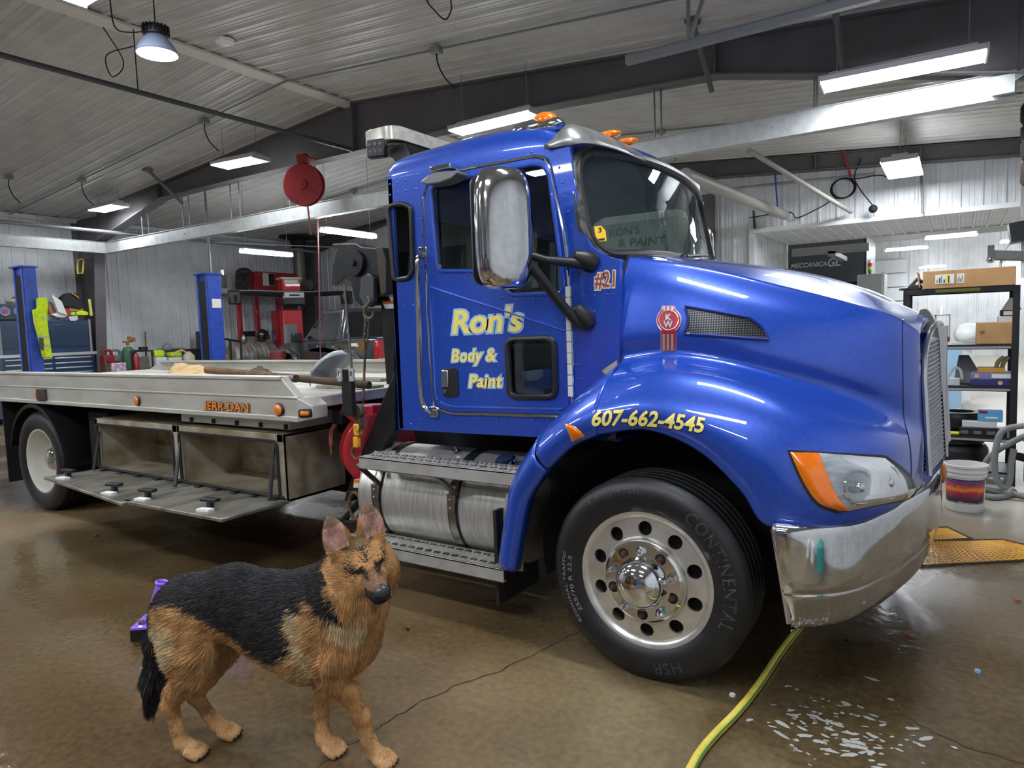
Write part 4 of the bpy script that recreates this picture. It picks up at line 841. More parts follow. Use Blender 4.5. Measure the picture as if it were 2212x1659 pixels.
# nose plate: crown standing on the front edge of the hood
cw = px2([(1986, 680), (1988, 671), (1996, 667), (2004, 669), (2014, 681), (2023, 699), (2029, 720), (2032, 760), (2034, 838), (2026, 842), (2021, 770), (2013, 738), (2000, 716), (1988, 703)], TY)
mb.plate([(p.x, p.y) for p in cr([(a, b, 0) for a, b in cw], 3, True)], [], fXZ(TY-.07), .14); mb.build('nose_crown', mat('crown_chrome', (206, 206, 208), .2, .8), gro, bev=.02, seg=3)
# front shell around the grille, below hood line
mb = MB(); rows = []
for y in np.linspace(TY-.55, TY+.55, 23):
    x = gx(y, arch(y)); e = min(1, abs(y-TY)/.5); rows.append([V((x-.03, y, arch(y)+.01)), V((x-.035, y, arch(y)+.03)), V((x-.07, y, 1.545-.095*e**2))])
mb.grid(list(map(list, zip(*rows)))); rows = [[V((gx(y, .86)-.02, y, .86)), V((gx(y, .8)-.012, y, .80)), V((gx(y, .8)-.05, y, .76))] for y in np.linspace(TY-.55, TY+.55, 15)]; mb.grid(list(map(list, zip(*rows)))); mb.build('front_panel', BLUE, truck, smooth=50)
# bumper
plan = [(-.578, 2.655), (-.51, 2.662), (-.44, 2.69), (-.36, 2.755), (-.29, 2.86), (-.22, 3.04), (-.16, 3.25), (-.09, 3.58), (-.055, 3.98)]
bp_ = cr([(a, b, 0) for a, b in plan], 5); full = bp_+[V((p.x, 2*TY-p.y, 0)) for p in reversed(bp_[:-1])]
prof = [(-.16, .772), (-.05, .772), (-.016, .766), (-.002, .748), (.002, .71), (.004, .62), (.004, .54), (-.004, .512), (-.003, .495), (-.016, .45), (-.032, .395), (-.05, .362), (-.08, .352)]
prof = [(p.x, p.y) for p in cr([(a, b, 0) for a, b in prof], 3)]; rows = []
for i, p in enumerate(full):
    d = (full[min(i+1, len(full)-1)]-full[max(i-1, 0)]).normalized(); n = V((d.y, -d.x, 0))
    k = min(i, len(full)-1-i)/6; s_ = min(1, k); rows.append([V((p.x, p.y, 0))+n*(o*(1 if o > -.06 else .35+.65*s_))+V((0, 0, z)) for o, z in prof])
    if k < 1.5: rows[-1] = [q+V((.06*(1-k/1.5)*max(0, .76-q.z)/.38, 0, 0)) for q in rows[-1]]
mb = MB(); mb.grid(rows); bo_ = mb.build('bumper', mat('bumper_chrome', (214, 215, 216), .06, 1, noise=(30, (196, 196, 196), .5, .75)), truck, smooth=50, solid=.006)
mb = MB(); mb.tube([V((full[0].x+.06*(.76-z)/.38, full[0].y+.012, z)) for z in (.755, .6, .5, .39)], .010, 8); mb.build('bumper_end', CHROMED, bo_)
p = aY(2037, 1175, 4.6); mb = MB(); mb.sphere((-.055, 4.75, .6), (.02, .05, .06), 12, 8); mb.build('bumper_marker', AMB, bo_)
# gap filler, wheel-arch liner, chassis
mb = MB(); mb.box((-.5, 3.3, .6), (-.2, 2*TY-3.3, .82)); 
mb.grid([[V((-1.11+.6*math.cos(a), y, .464+.6*math.sin(a))) for a in np.linspace(-.25, PI+.25, 30)] for y in (2.84, 3.9)]); 
mb.box((-1.95, 3.3, .28), (-.3, 4.66, 1.2)); mb.box((-1.3, 3.25, 1.2), (-.7, 4.7, 1.42))
mb.build('wheel_arch_liner', BLKM, truck)
mb = MB(); mb.box((-8.9, 3.5, .62), (-.4, 3.6, .92)); mb.box((-8.9, 4.36, .62), (-.4, 4.46, .92)); mb.box((-3.35, 3.42, .3), (-1.9, 4.9, .99)); mb.box((-7.6, 3.7, .3), (-3.3, 4.3, .9)); mb.cyl((-7.1, 2.95, .464), (-7.1, 5.0, .464), .1); mb.box((-8.9, 3.3, .86), (-3.5, 4.66, 1.06)); mb.build('chassis', BLKM, truck)  # chassis rails, plus a dark box added behind the tank to block light
mb = MB(); mb.box((-1.98, 2.8, .12), (-1.96, 3.2, .62)); mb.build('mud_flap', RUBB, truck)
# wheels
def tyre(c, s, W=.25, name='front_wheel', r=.464):
    """s=-1: outer face towards -Y; profile radii measured for a 22.5 inch truck tyre"""
    mb = MB(); pr = [(.292, .004), (.302, -.008), (.33, -.022), (.37, -.030), (.41, -.028), (.435, -.018), (.450, -.004), (.462, .012)]
    tread = []; n = 4
    for k in range(n+1):
        h = .03+k*(W-.06)/n; tread += [(.464, h-.018), (.464, h+.012)]; 
        if k < n: tread += [(.452, h+.014), (.452, h+(W-.06)/n-.02)]
    pr2 = pr+tread+[(.462, W-.01), (.44, W-.004), (.40, W), (.33, W), (.29, W-.004)]
    k = r/.464; pr2 = [(a*k if a > .36 else a, h) for a, h in pr2]; mb.lathe(pr2, c, (0, -s, 0), 72); return mb
def front_wheel(c, s):
    c = V(c); ax = V((0, -s, 0)); w_ = tyre(c, s, r=.449).build('front_wheel', RUB, truck)
    bt = BVHTree.FromPolygons([V(v.co) for v in w_.data.vertices], [tuple(p.vertices) for p in w_.data.polygons])
    # rim: outer flange, disc with ten hand holes, inner barrel
    mb = MB(); mb.lathe([(.262, .03), (.268, .012), (.285, -.004), (.300, -.008), (.303, .0), (.296, .012)], c, ax, 72)
    mb.lathe([(.268, .015), (.268, .2)], c, ax, 60)
    holes = [circ(.226*math.cos(a), .226*math.sin(a), .0315, 14) for a in [2*PI*(k+.5)/10 for k in range(10)]]
    def cone(u, v, k): rr_ = math.hypot(u, v); h = .012-.16*max(0, .25-rr_); return c+V((u, -s*(h+k), v))
    mb.plate(circ(0, 0, .268, 60), holes+[circ(0, 0, .186, 48)], cone, .012); mb.lathe([(.192, .006), (.186, -.016), (.10, -.016)], c, ax, 48)
    rim = mb.build('rim', ALUR, w_, smooth=30)
    mb = MB(); mb.lathe([(.26, .06), (.001, .06)], c, ax, 40); mb.build('brake_drum', BLKM, w_)
    mb = MB(); mb.lathe([(.180, -.012), (.178, -.024), (.168, -.032), (.112, -.034), (.107, -.050), (.100, -.084), (.080, -.108), (.045, -.122), (.001, -.127)], c, ax, 56); hub = mb.build('hub_cover', CHROME, w_)
    for k in range(10):
        a = 2*PI*(k+.0)/10+.31; p = c+V((.141*math.cos(a), s*.030, .141*math.sin(a)))
        if k % 2 == 0:
            mb = MB(); mb.lathe([(.024, 0), (.021, .006), (.017, .022), (.015, .026), (.010, .044), (.006, .05), (.001, .052)], p, (0, s, 0), 6); mb.build('lug_nut_cover', CHROME, hub, smooth=20)
        else:
            mb = MB(); mb.lathe([(.024, .0035), (.001, .0035)], p, (0, s, 0), 18); x = mb.build('lug_hole', BLKM, hub)
            mb = MB(); mb.cyl(p, p+V((0, s*.012, 0)), .014, n=6); mb.cyl(p, p+V((0, s*.026, 0)), .008, n=8); mb.build('lug_stud', mat('rusty_stud', (84, 58, 46), .6, .4), x)
    # raised lettering around the sidewall
    def arc_text(st, r0, h, a0, a1, m, shear=0):
        vs, fs = text(st, 1, shear, .012, 1.1, .0); A = np.array(vs); lo, hi = A[:, :2].min(0), A[:, :2].max(0); out = []
        for q in A:
            a = a0+(a1-a0)*(q[0]-lo[0])/(hi[0]-lo[0]); rr_ = r0+h*(q[1]-lo[1])/(hi[1]-lo[1]); P = c+V((rr_*math.cos(a), s*.3, rr_*math.sin(a)))
            hh = bt.ray_cast(P, V((0, -s, 0))); out.append((hh[0] if hh[0] else P)+V((0, s*.0022, 0)))
        mb = MB(); mb.add(out, fs); return mb.build('tyre_lettering', m, w_, smooth=0)
    TL = mat('tyre_letter', (52, 53, 55), .5); TL2 = mat('tyre_letter_white', (120, 122, 122), .6)
    if s < 0:
        arc_text('CONTINENTAL', .345, .055, math.radians(58), math.radians(-22), TL); arc_text('Continental', .385, .035, math.radians(128), math.radians(92), TL)
        arc_text('REGIONAL TRAFFIC', .375, .016, math.radians(218), math.radians(168), TL2); arc_text('255/70 R 22.5', .345, .018, math.radians(212), math.radians(170), TL2); arc_text('HSR', .35, .05, math.radians(-64), math.radians(-84), TL)
    return w_
front_wheel((-1.11, 2.69, .447), -1); front_wheel((-1.11, 2*TY-2.69, .447), 1)
def rear_wheel(c, s):
    c = V(c); ax = V((0, -s, 0)); w_ = tyre(c, s, .26).build('rear_wheel', RUB, truck); mb = tyre(c+ax*.3, s, .26); mb.build('inner_tyre', RUB, w_)
    mb = MB(); mb.lathe([(.303, .004), (.300, -.008), (.288, -.006), (.275, .02), (.268, .06), (.262, .13), (.25, .165), (.215, .185), (.15, .19), (.12, .19)], c, ax, 60); mb.build('rim', mat('rim_white', (198, 196, 186), .4, 0, .3), w_)
    mb = MB(); mb.lathe([(.15, .185), (.13, .12), (.1, .07), (.06, .05), (.001, .045)], c, ax, 36); mb.build('hub', CHROMED, w_)
RWX = -7.12
rear_wheel((RWX, 2.83, .464), -1); rear_wheel((RWX, 2*TY-2.83, .464), 1)
mb = MB()
for s in (2.79, 2*TY-2.79-.5):
    rows = []
    for a in np.linspace(-.12, PI*.93, 26): rows.append([V((RWX+.535*math.cos(a), s+y, .464+.535*math.sin(a)+dz)) for y, dz in ((0, -.03), (.0, .0), (.5, .0))])
    mb = MB(); mb.grid(rows); mb.build('rear_fender', BLK, truck, solid=.012)
mb = MB(); mb.box((-7.95, 2.85, .18), (-7.93, 3.45, 1.0)); mb.build('rear_mud_flap', BLKM, truck)
mb = MB(); mb.box((-6.45, 2.95, .45), (-6.12, 3.4, .95)); mb.build('air_tank_bracket', BLKM, truck, bev=.02)
# ---------------------------------------------------------------- truck: tank, steps, flatbed, tool boxes, reel, boom
tc_ = V((0, 3.16, .555)); mb = MB(); X0, X1 = -3.02, -1.94
mb.lathe([(.001, X0-.025), (.2, X0-.018), (.285, X0-.005), (.297, X0), (.303, X0+.012), (.298, X0+.02), (.298, X1-.02), (.303, X1-.012), (.297, X1), (.285, X1+.005), (.001, X1+.02)], tc_, (1, 0, 0), 64); to = mb.build('fuel_tank', TANK, truck)
for x in (-2.86, -2.29):
    mb = MB(); mb.lathe([(.302, x-.034), (.3035, x-.034), (.3035, x+.034), (.302, x+.034)], tc_, (1, 0, 0), 56); mb.build('strap_pad', RUBB, to)
    mb = MB(); mb.lathe([(.303, x-.024), (.308, x-.024), (.308, x+.024), (.303, x+.024)], tc_, (1, 0, 0), 56)
    a = V((x-.02, tc_.y-.312, .62)); mb.box((x-.024, tc_.y-.318, .56), (x+.024, tc_.y-.30, .66))
    for z in (.585, .63): mb.sphere((x, tc_.y-.32, z), .008, 8, 6)
    mb.build('tank_strap', mat('strap_steel', (150, 148, 142), .3, 1), to)
    mb = MB(); mb.hexa([V((x-.05, 2.76, .775)), V((x-.02, 2.76, .775)), V((x+.035, 2.86, .655)), V((x+.005, 2.86, .655)), V((x-.05, 2.77, .795)), V((x-.02, 2.77, .795)), V((x+.035, 2.875, .665)), V((x+.005, 2.875, .665))]); mb.box((x-.06, 2.76, .77), (x+.0, 2.95, .785)); mb.build('step_bracket', STEEL, to)
fc = aY(1092, 1000, 2.98); d = (fc-V((fc.x, tc_.y, tc_.z))).normalized(); mb = MB(); pc_ = V((fc.x, tc_.y, tc_.z))+d*.30
mb.lathe([(.045, -.02), (.045, .02)], pc_, d, 24); mb.lathe([(.055, .015), (.056, .05), (.05, .056), (.03, .052), (.001, .052)], pc_, d, 30)
for k in range(10):
    a_ = d.orthogonal().normalized(); b_ = d.cross(a_); t = 2*PI*k/10; mb.sphere(pc_+d*.034+(a_*math.cos(t)+b_*math.sin(t))*.055, .01, 6, 5)
mb.build('fuel_cap', CHROMED, to)
mb = MB(); p = V((-2.42, tc_.y-.08, tc_.z+.29)); mb.cyl(p, p+V((0, 0, .012)), .03, n=16); mb.cyl(p, p+V((0, 0, .035)), .012, n=10); mb.build('vent_fitting', CHROMED, to)
def step(x0, x1, y0, y1, z, name, h=.072):
    mb = MB(); mb.box((x0, y0, z-.012), (x1, y1, z)); mb.box((x0, y0, z-h), (x1, y0+.012, z)); mb.box((x0, y1-.012, z-h), (x1, y1, z)); mb.box((x0, y0, z-h), (x1, y0+.03, z-h+.008)); o = mb.build(name, mat('step_aluminium', (204, 204, 202), .38, .6, noise=(9, (188, 188, 184), .4, .6)), truck, bev=.003)
    mb = MB(); n = int((x1-x0)/.062)
    for i in range(n):
        for j in range(2): p = V((x0+.045+i*(x1-x0-.08)/(n-1)+(.02 if j else 0), y0+.05+j*(y1-y0-.10), z)); mb.lathe([(.021, .0), (.018, .005), (.013, .005), (.011, .001), (.001, .001)], p, (0, 0, 1), 14)
    mb.build('traction_dimples', STEEL, o)
step(-2.862, -1.80, 2.735, 2.90, .847, 'upper_step'); step(-2.89, -1.885, 2.735, 2.93, .347, 'lower_step')
# flatbed
bed = None; mb = MB(); RX0 = -9.35
rail = [(RX0, 1.015), (-3.42, 1.015), (-3.42, 1.16), (-3.575, 1.292), (RX0, 1.292)]
mb.plate(rail, [], fXZ(2.785), .06)
for z0, z1, d in ((1.272, 1.296, .014), (1.155, 1.17, .008), (1.012, 1.045, .014)):
    xe = -3.57 if z0 > 1.2 else -3.415; mb.box((RX0, 2.785-d, z0), (xe, 2.8, z1))
mb.box((RX0, 2.785, 1.27), (-3.59, 2.90, 1.292))
mb.hexa([V((-3.42, 2.775, 1.012)), V((-3.34, 2.83, 1.03)), V((-3.34, 2.95, 1.03)), V((-3.42, 2.95, 1.012)), V((-3.42, 2.775, 1.165)), V((-3.34, 2.83, 1.11)), V((-3.34, 2.95, 1.11)), V((-3.42, 2.95, 1.165))])
bo2 = mb.build('flatbed', ALUB, truck, bev=.005)
mb = MB(); n = 9
for k in range(n): y = 2.84+k*(2.28/n); mb.box((RX0, y, 1.11), (-3.43, y+2.28/n-.006, 1.152))
mb.build('deck', mat('deck_aluminium', (196, 194, 184), .5, .25, noise=(3, (160, 154, 138), .42, .68, (1, 3, 1))), bo2)
mb = MB(); mb.hexa([V((-3.46, 2.8, 1.085)), V((-3.40, 2.8, 1.085)), V((-3.40, 5.16, 1.085)), V((-3.46, 5.16, 1.085)), V((-3.46, 2.8, 1.158)), V((-3.40, 2.8, 1.158)), V((-3.40, 5.16, 1.158)), V((-3.46, 5.16, 1.158))]); mb.build('bed_front_edge', ALUB, bo2, bev=.008)
mb = MB(); rail2 = [(RX0, 1.015), (-3.42, 1.015), (-3.42, 1.16), (-3.6, 1.275), (RX0+.35, 1.275), (RX0, 1.15)]; mb.plate(rail2, [], fXZ(5.12), .06); mb.box((RX0+.3, 5.06, 1.255), (-3.65, 5.18, 1.275)); mb.build('far_rail', ALUB, bo2)
for x, y, rx, rz in ((300, 866, .022, .032), (84, 853, .022, .03), (605, 885, .036, .036)):
    p = aY(x, y, 2.785); mb = MB(); mb.sphere((p.x, 2.775, p.z), (rx*1.3, .012, rz*1.25), 20, 10); o = mb.build('marker_bezel', BLK, bo2)
    mb = MB(); mb.sphere((p.x, 2.766, p.z), (rx, .014, rz), 18, 10); mb.build('marker_lens', AMB, o)
p = aY(92, 853, 2.785); mb = MB(); mb.box((p.x-.05, 2.752, p.z-.05), (p.x+.09, 2.785, p.z+.055)); mb.build('marker_box', mat('dark_brown_box', (60, 50, 46), .7), bo2, bev=.006)
p = V((-3.375, 2.80, 1.068)); mb = MB(); M = RZ(math.atan2(.055, .08)); mb.cbox(p, (.085, .03, .055), M); o = mb.build('corner_marker_bezel', BLK, bo2, bev=.012); mb = MB(); mb.cbox(p+V((.01, -.014, 0)), (.055, .02, .026), M); mb.build('corner_marker_lens', AMB, o, bev=.006)
lettering('JERR-DAN', (441, 884), (539, 890), (443, 867), 2.778, .1, bo2, 'bed_lettering', .015, .06, mat('badge_orange', (226, 132, 36), .4), mat('badge_dark', (84, 44, 26), .5))
mb = MB(); mb.box((-4.85, 2.87, .94), (-3.62, 3.4, 1.03)); 
for k in range(5): pass
mb.build('sub_rail', ALUB, bo2)
mb = MB()
for x in (-4.72, -4.45, -4.18, -3.92, -3.66): mb.box((x, 2.855, .945), (x+.025, 2.868, .975))
mb.build('sub_rail_slots', BLKM, bo2)
# tool boxes
BX0, BX1, BZ0, BZ1, BY0, BY1 = -6.06, -3.64, .465, .915, 2.83, 3.36; BM = -4.85
mb = MB(); t = .02
mb.box((BX0, BY0, BZ0), (BX1, BY1, BZ0+t)); mb.box((BX0, BY0, BZ1-t), (BX1, BY1, BZ1)); mb.box((BX0, BY1-t, BZ0), (BX1, BY1, BZ1)); mb.box((BX0, BY0, BZ0), (BX0+t, BY1, BZ1)); mb.box((BX1-t, BY0, BZ0), (BX1, BY1, BZ1)); mb.box((BM-.02, BY0, BZ0), (BM+.02, BY1, BZ1))
for x0, x1 in ((BX0, BM), (BM, BX1)):
    mb.box((x0, BY0-.004, BZ1-.055), (x1, BY0+.02, BZ1)); mb.box((x0, BY0-.004, BZ0), (x1, BY0+.02, BZ0+.03)); mb.box((x0, BY0-.004, BZ0), (x0+.035, BY0+.02, BZ1)); mb.box((x1-.06, BY0-.004, BZ0), (x1, BY0+.02, BZ1))
tb = mb.build('tool_box', mat('toolbox_steel', (190, 182, 164), .38, .4, noise=(4, (140, 124, 96), .4, .66)), truck, bev=.003)
for x0, x1 in ((BX0, BM), (BM, BX1)):
    ring(rrect(x0+.03, BZ0+.03, x1-.055, BZ1-.05, .03), .011, BY0-.008, RUBB, 'door_seal', tb, 6)
DPX = [[(94, 1030), (262, 1087), (381, 1053), (210, 1013)], [(264, 1081), (478, 1121), (611, 1085), (387, 1054)]]
for D, LT in zip(DPX, ([(148, 1031), (248, 1063)], [(320, 1076), (455, 1098)])):
    Z = .485; P = [aZ(*D[0], Z), aZ(*D[1], Z), aZ(*D[2], Z), aZ(*D[3], Z)]
    P[2].y = P[3].y = BY0-.006; P[2].x = aZ(*D[2], Z).x; 
    mb = MB(); mb.hexa([p-V((0, 0, .022)) for p in P]+P); dd = mb.build('tool_box_door', mat('door_plate_steel', (150, 146, 136), .34, .6, noise=(5, (98, 94, 84), .38, .66, (2, .7, 1))), tb, bev=.004)
    mb = MB(); mb.tube([P[3]+V((.05, .0, .012)), P[2]+V((-.05, .0, .012))], .012, 6)
    for k in range(5): q = P[3].lerp(P[2], .1+.2*k); mb.cbox(q+V((0, -.03, .006)), (.05, .05, .014))
    mb.build('door_hinge', BLKS, dd, bev=.003)
    for x, y in LT:
        q = aZ(x, y, Z); mb = MB(); mb.cbox(q+V((0, 0, .025)), (.035, .035, .05)); mb.cbox(q+V((0, 0, .055)), (.13, .05, .022), RZ(.2)); l_ = mb.build('latch', BLK, dd, bev=.006)
        mb = MB(); mb.cbox(q+V((.02, -.05, .006)), (.1, .05, .014), RZ(.2)); mb.build('latch_plate', WHTM, l_)
for a, b in (((215, 932), (202, 1016)), ((389, 956), (378, 1050)), ((592, 966), (582, 1082))):
    mb = MB(); p = aY(*a, BY0-.02); q = aZ(*b, .5); mb.tube([p, q], .009, 8); mb.tube([p.lerp(q, .35), q], .014, 8); mb.build('gas_strut', BLK, tb)
# red hose reel on the truck behind the cab
c = V((-3.14, 3.18, .80)); mb = MB(); ax = V((.82, -.57, 0)).normalized(); R_ = .235
for o_ in (-.075, .075): mb.lathe([(.06, o_-.012), (R_*.75, o_-.012), (R_, o_-.006*(1 if o_ > 0 else -1)), (R_*1.02, o_), (R_, o_+.006), (R_*.75, o_+.01), (.06, o_+.012)], c, ax, 44)
mb.lathe([(.13, -.075), (.13, .075)], c, ax, 30); ro = mb.build('winch_hose_reel', mat('reel_red', (168, 26, 40), .35, 0, .4), truck)
mb = MB()
for i in range(4): mb.lathe([(.165+.016*math.cos(k*PI/4), -.048+i*.032+.014*math.sin(k*PI/4)) for k in range(9)], c, ax, 36)
mb.build('hose', mat('reel_hose', (120, 62, 56), .6), ro)
mb = MB(); a = V((-3.42, 3.12, 1.03)); mb.hexa([a+V(q) for q in ((0, 0, 0), (.30, 0, -.16), (.30, .12, -.16), (0, .12, 0), (.02, 0, .05), (.30, 0, .06), (.30, .12, .06), (.02, .12, .05))]); mb.build('reel_arm', mat('reel_red', (168, 26, 40), .35, 0, .4), ro, bev=.01)
mb = MB(); mb.cbox(a+V((-.02, .04, -.03)), (.09, .1, .1)); mb.build('roller_guide', BLK, ro, bev=.01)
mb = MB(); mb.tube(cr([a+V((-.05, .02, -.06)), a+V((-.09, .0, -.13)), a+V((-.10, .0, -.22))], 5), .014, 8); mb.build('hose_tail', mat('reel_hose_pink', (196, 120, 108), .6), ro); mb = MB(); mb.cyl(a+V((-.10, 0, -.22)), a+V((-.10, 0, -.29)), .012, n=10); mb.build('hose_fitting', mat('brass', (170, 130, 60), .35, .8), ro)
# black deck frame leg and boom
mb = MB(); top = [aY(857, 812, 3.1), aY(862, 905, 3.1)]; 
def slab(P, y0, y1, m, name, par, bev=.008):
    mb = MB(); mb.plate(px2(P, (y0+y1)/2), [], fXZ(y0), y1-y0); return mb.build(name, m, par, bev=bev)
slab([(846, 838), (862, 800), (862, 930), (800, 1020), (770, 1080), (752, 1080), (780, 1000)], 3.02, 3.1, BLKS, 'lift_frame_leg', truck)
slab([(778, 640), (836, 640), (858, 690), (858, 830), (840, 830), (828, 660), (790, 662)], 3.55, 3.6, BLKS, 'boom_post', truck)
bm_ = slab([(736, 528), (788, 527), (800, 535), (845, 538), (858, 560), (858, 635), (846, 641), (814, 640), (811, 655), (796, 662), (784, 650), (776, 612), (764, 600), (746, 618), (734, 618), (736, 575), (743, 545), (746, 540), (736, 534)], 3.45, 3.62, BLKS, 'boom_head', truck, .012)
slab([(784, 600), (800, 590), (811, 600), (812, 650), (804, 664), (792, 662), (780, 640)], 3.40, 3.44, mat('boom_grey', (66, 68, 71), .5, .2), 'sheave_plate', bm_)
mb = MB(); c = aY(768, 568, 3.44); mb.lathe([(.001, -.02), (.085, -.02), (.09, -.012), (.09, .0)], c, (0, 1, 0), 26); mb.lathe([(.022, -.04), (.022, -.02)], c, (0, 1, 0), 12, True); mb.build('sheave', BLKS, bm_)
slab([(838, 535), (852, 537), (860, 560), (860, 634), (848, 640)], 3.42, 3.66, mat('edge_rust', (58, 52, 45), .7), 'boom_flange', bm_)
for k, (x, y) in enumerate(((842, 657), )):
    mb = MB(); p = [aY(x-17, y-7, 3.53), aY(x+12, y-6, 3.53), aY(x+14, y+9, 3.53), aY(x-10, y+10, 3.53)]; mb.add(p, [(0, 1, 2, 3)]); o = mb.build('warning_label', PAPER, truck); mb = MB(); p = [aY(x-17, y-7, 3.528), aY(x+12, y-6, 3.528), aY(x+12, y-1, 3.528), aY(x-15, y-1, 3.528)]; mb.add(p, [(0, 1, 2, 3)]); mb.build('warning_band', ORANGE, o)
# tow lashing frame under the leg with ring and stickers
mb = MB()
for a, b in (((796, 1062), (738, 1128)), ((812, 1070), (768, 1130)), ((738, 1128), (812, 1132)), ((752, 1066), (806, 1060))): mb.tube([aY(*a, 2.96), aY(*b, 2.96)], .02, 6)
lf = mb.build('lower_frame', BLKS, truck)
mb = MB(); c = aY(768, 1093, 2.93); mb.tube([c+V((.055*math.cos(t), 0, .085*math.sin(t))) for t in np.linspace(0, 2*PI, 21)[:-1]], .011, 8, closed=True); mb.build('tie_ring', RUST, lf)
for x, y in ((792, 1026), (778, 1045)):
    mb = MB(); p = [aY(x-13, y-9, 2.93), aY(x+12, y-10, 2.93), aY(x+13, y+10, 2.93), aY(x-15, y+8, 2.93)]; mb.add(p+[q+V((0, .03, 0)) for q in p], [(0, 1, 2, 3), (0, 4, 5, 1), (1, 5, 6, 2), (2, 6, 7, 3), (3, 7, 4, 0)]); o = mb.build('warning_label', mat('label_cream', (216, 206, 170), .7), truck); mb = MB(); p = [aY(x-12, y-9, 2.928), aY(x+11, y-10, 2.928), aY(x+11, y-3, 2.928), aY(x-13, y-2, 2.928)]; mb.add(p, [(0, 1, 2, 3)]); mb.build('warning_band', ORANGE, o)
# hook, chain and cable hanging from the boom
def hookshape(c, s, m, name, par=None):
    mb = MB(); pts = [c+V((x*s, 0, z*s)) for x, z in ((0, .5), (.12, .38), (.05, .22), (-.18, .05), (-.22, -.2), (0, -.38), (.22, -.26), (.24, -.05))]; mb.tube(cr(pts, 5), [.05*s]+[.07*s]*(5*7-8)+[.06*s, .055*s, .05*s, .045*s, .04*s, .03*s, .02*s, .01*s], 10); return mb.build(name, m, par)
HK = mat('old_hook_steel', (104, 98, 88), .55, .5, noise=(20, (84, 62, 44), .45, .65))
t = thing('tow_chain', 'rusty grab hook and chain hanging from the black boom', 'chain', aY(795, 660, 3.36))
hookshape(aY(796, 668, 3.36), .17, HK, 'grab_hook', t)
mb = MB(); 
for k in range(6):
    c = aY(793-.6*k, 692+9.5*k, 3.36); vert = k % 2; mb.tube([c+V((.016*math.cos(a)*(1 if vert else .2), .016*math.cos(a)*(.2 if vert else 1), .032*math.sin(a))) for a in np.linspace(0, 2*PI, 13)[:-1]], .006, 6, closed=True)
mb.build('chain_links', HK, t, None or 0)
mb = MB(); mb.tube([aY(789, 745, 3.36), aY(784, 885, 3.2)], .008, 6); mb.build('wire_rope', RUST, t)
mb = MB(); mb.cbox(aY(783, 742, 3.36), (.07, .03, .025)); mb.cbox(aY(780, 752, 3.36), (.08, .03, .02), RZ(.3)); mb.build('rope_clamp', mat('brass', (170, 130, 60), .35, .8), t)
t = thing('winch_cable', 'wire rope with yellow hook block hanging beside the red hose reel', 'cable', aY(745, 622, 3.3))
mb = MB(); mb.tube([aY(744, 615, 3.4), aY(757, 760, 3.2), aY(766, 886, 2.98)], .008, 6); mb.build('wire_rope', mat('wire_rope_grey', (84, 80, 72), .6, .4), t)
c = aY(775, 905, 2.96); mb = MB(); mb.cyl(c+V((.0, -.02, .05)), c+V((0, .02, .05)), .045, n=18); mb.cbox(c+V((0, 0, .0)), (.05, .035, .12)); mb.build('hook_block', HK, t, bev=.004)
mb = MB(); mb.cbox(aY(773, 928, 2.955), (.045, .04, .075)); mb.cbox(aY(771, 955, 2.955), (.04, .035, .07)); mb.build('yellow_shank', mat('worn_yellow', (222, 160, 30), .6, noise=(30, (110, 80, 40), .5, .65)), t, bev=.008)
hookshape(aY(769, 972, 2.955), .15, mat('rusty_hook', (112, 74, 58), .7, .2), 'hook', t)
# ---------------------------------------------------------------- the dog
DO = np.array([-2.108, 1.52, 0.0]); DD = np.array([.9206, .3903, 0]); DN = np.array([-.3903, .9206, 0])
def dpx(px, py, b):
    r = np.array(ray(px, py)); C = np.array([0, 0, CAMZ]); t = (b-DN @ (C-DO))/(DN @ r); q = C+r*t-DO
    return np.array([q @ DD, q @ DN, q[2]])
hf = np.array([.64, -.755, -.15]); hf /= np.linalg.norm(hf)
hl = np.cross(hf, [0, 0, 1]); hl /= np.linalg.norm(hl); hu = np.cross(hl, hf)
hl = -hl if hl[0] < 0 else hl                     # towards the picture's right (the dog's left side)
ro = math.radians(-13); hl, hu = hl*math.cos(ro)-hu*math.sin(ro), hu*math.cos(ro)+hl*math.sin(ro)
HH = dpx(795, 1219, -.12)-hf*.082-hu*.032        # skull centre
def hp(x, y, z): return HH+hl*x+hf*y+hu*z
nx, ny, nz = 190, 84, 152; g0 = np.array([-.66, -.30, -.012]); hs = .0068
ga = (g0[0]+hs*np.arange(nx)).astype(np.float32)[:, None, None]; gb = (g0[1]+hs*np.arange(ny)).astype(np.float32)[None, :, None]; gz = (g0[2]+hs*np.arange(nz)).astype(np.float32)[None, None, :]
def rc(p0, r0, p1, r1, fl=1.0):
    """tapered capsule; fl>1 flattens it sideways"""
    p0, p1 = np.array(p0, np.float32), np.array(p1, np.float32); d = p1-p0; d2 = d.copy(); d2[1] *= fl; L = float((d2 @ d2)) or 1e-9
    A, B, Z = ga-p0[0], (gb-p0[1])*fl, gz-p0[2]; t = np.clip((A*d2[0]+B*d2[1]+Z*d2[2])/L, 0, 1)
    return np.sqrt((A-t*d2[0])**2+(B-t*d2[1])**2+(Z-t*d2[2])**2)-(r0+(r1-r0)*t)
def hell(c, r):
    """ellipsoid in the head frame"""
    q = hp(*c); A, B, Z = ga-q[0], gb-q[1], gz-q[2]; s = 0
    for ax, k in ((hl, r[0]), (hf, r[1]), (hu, r[2])): s = s+((A*ax[0]+B*ax[1]+Z*ax[2])/k)**2
    return (np.sqrt(s)-1)*min(r)
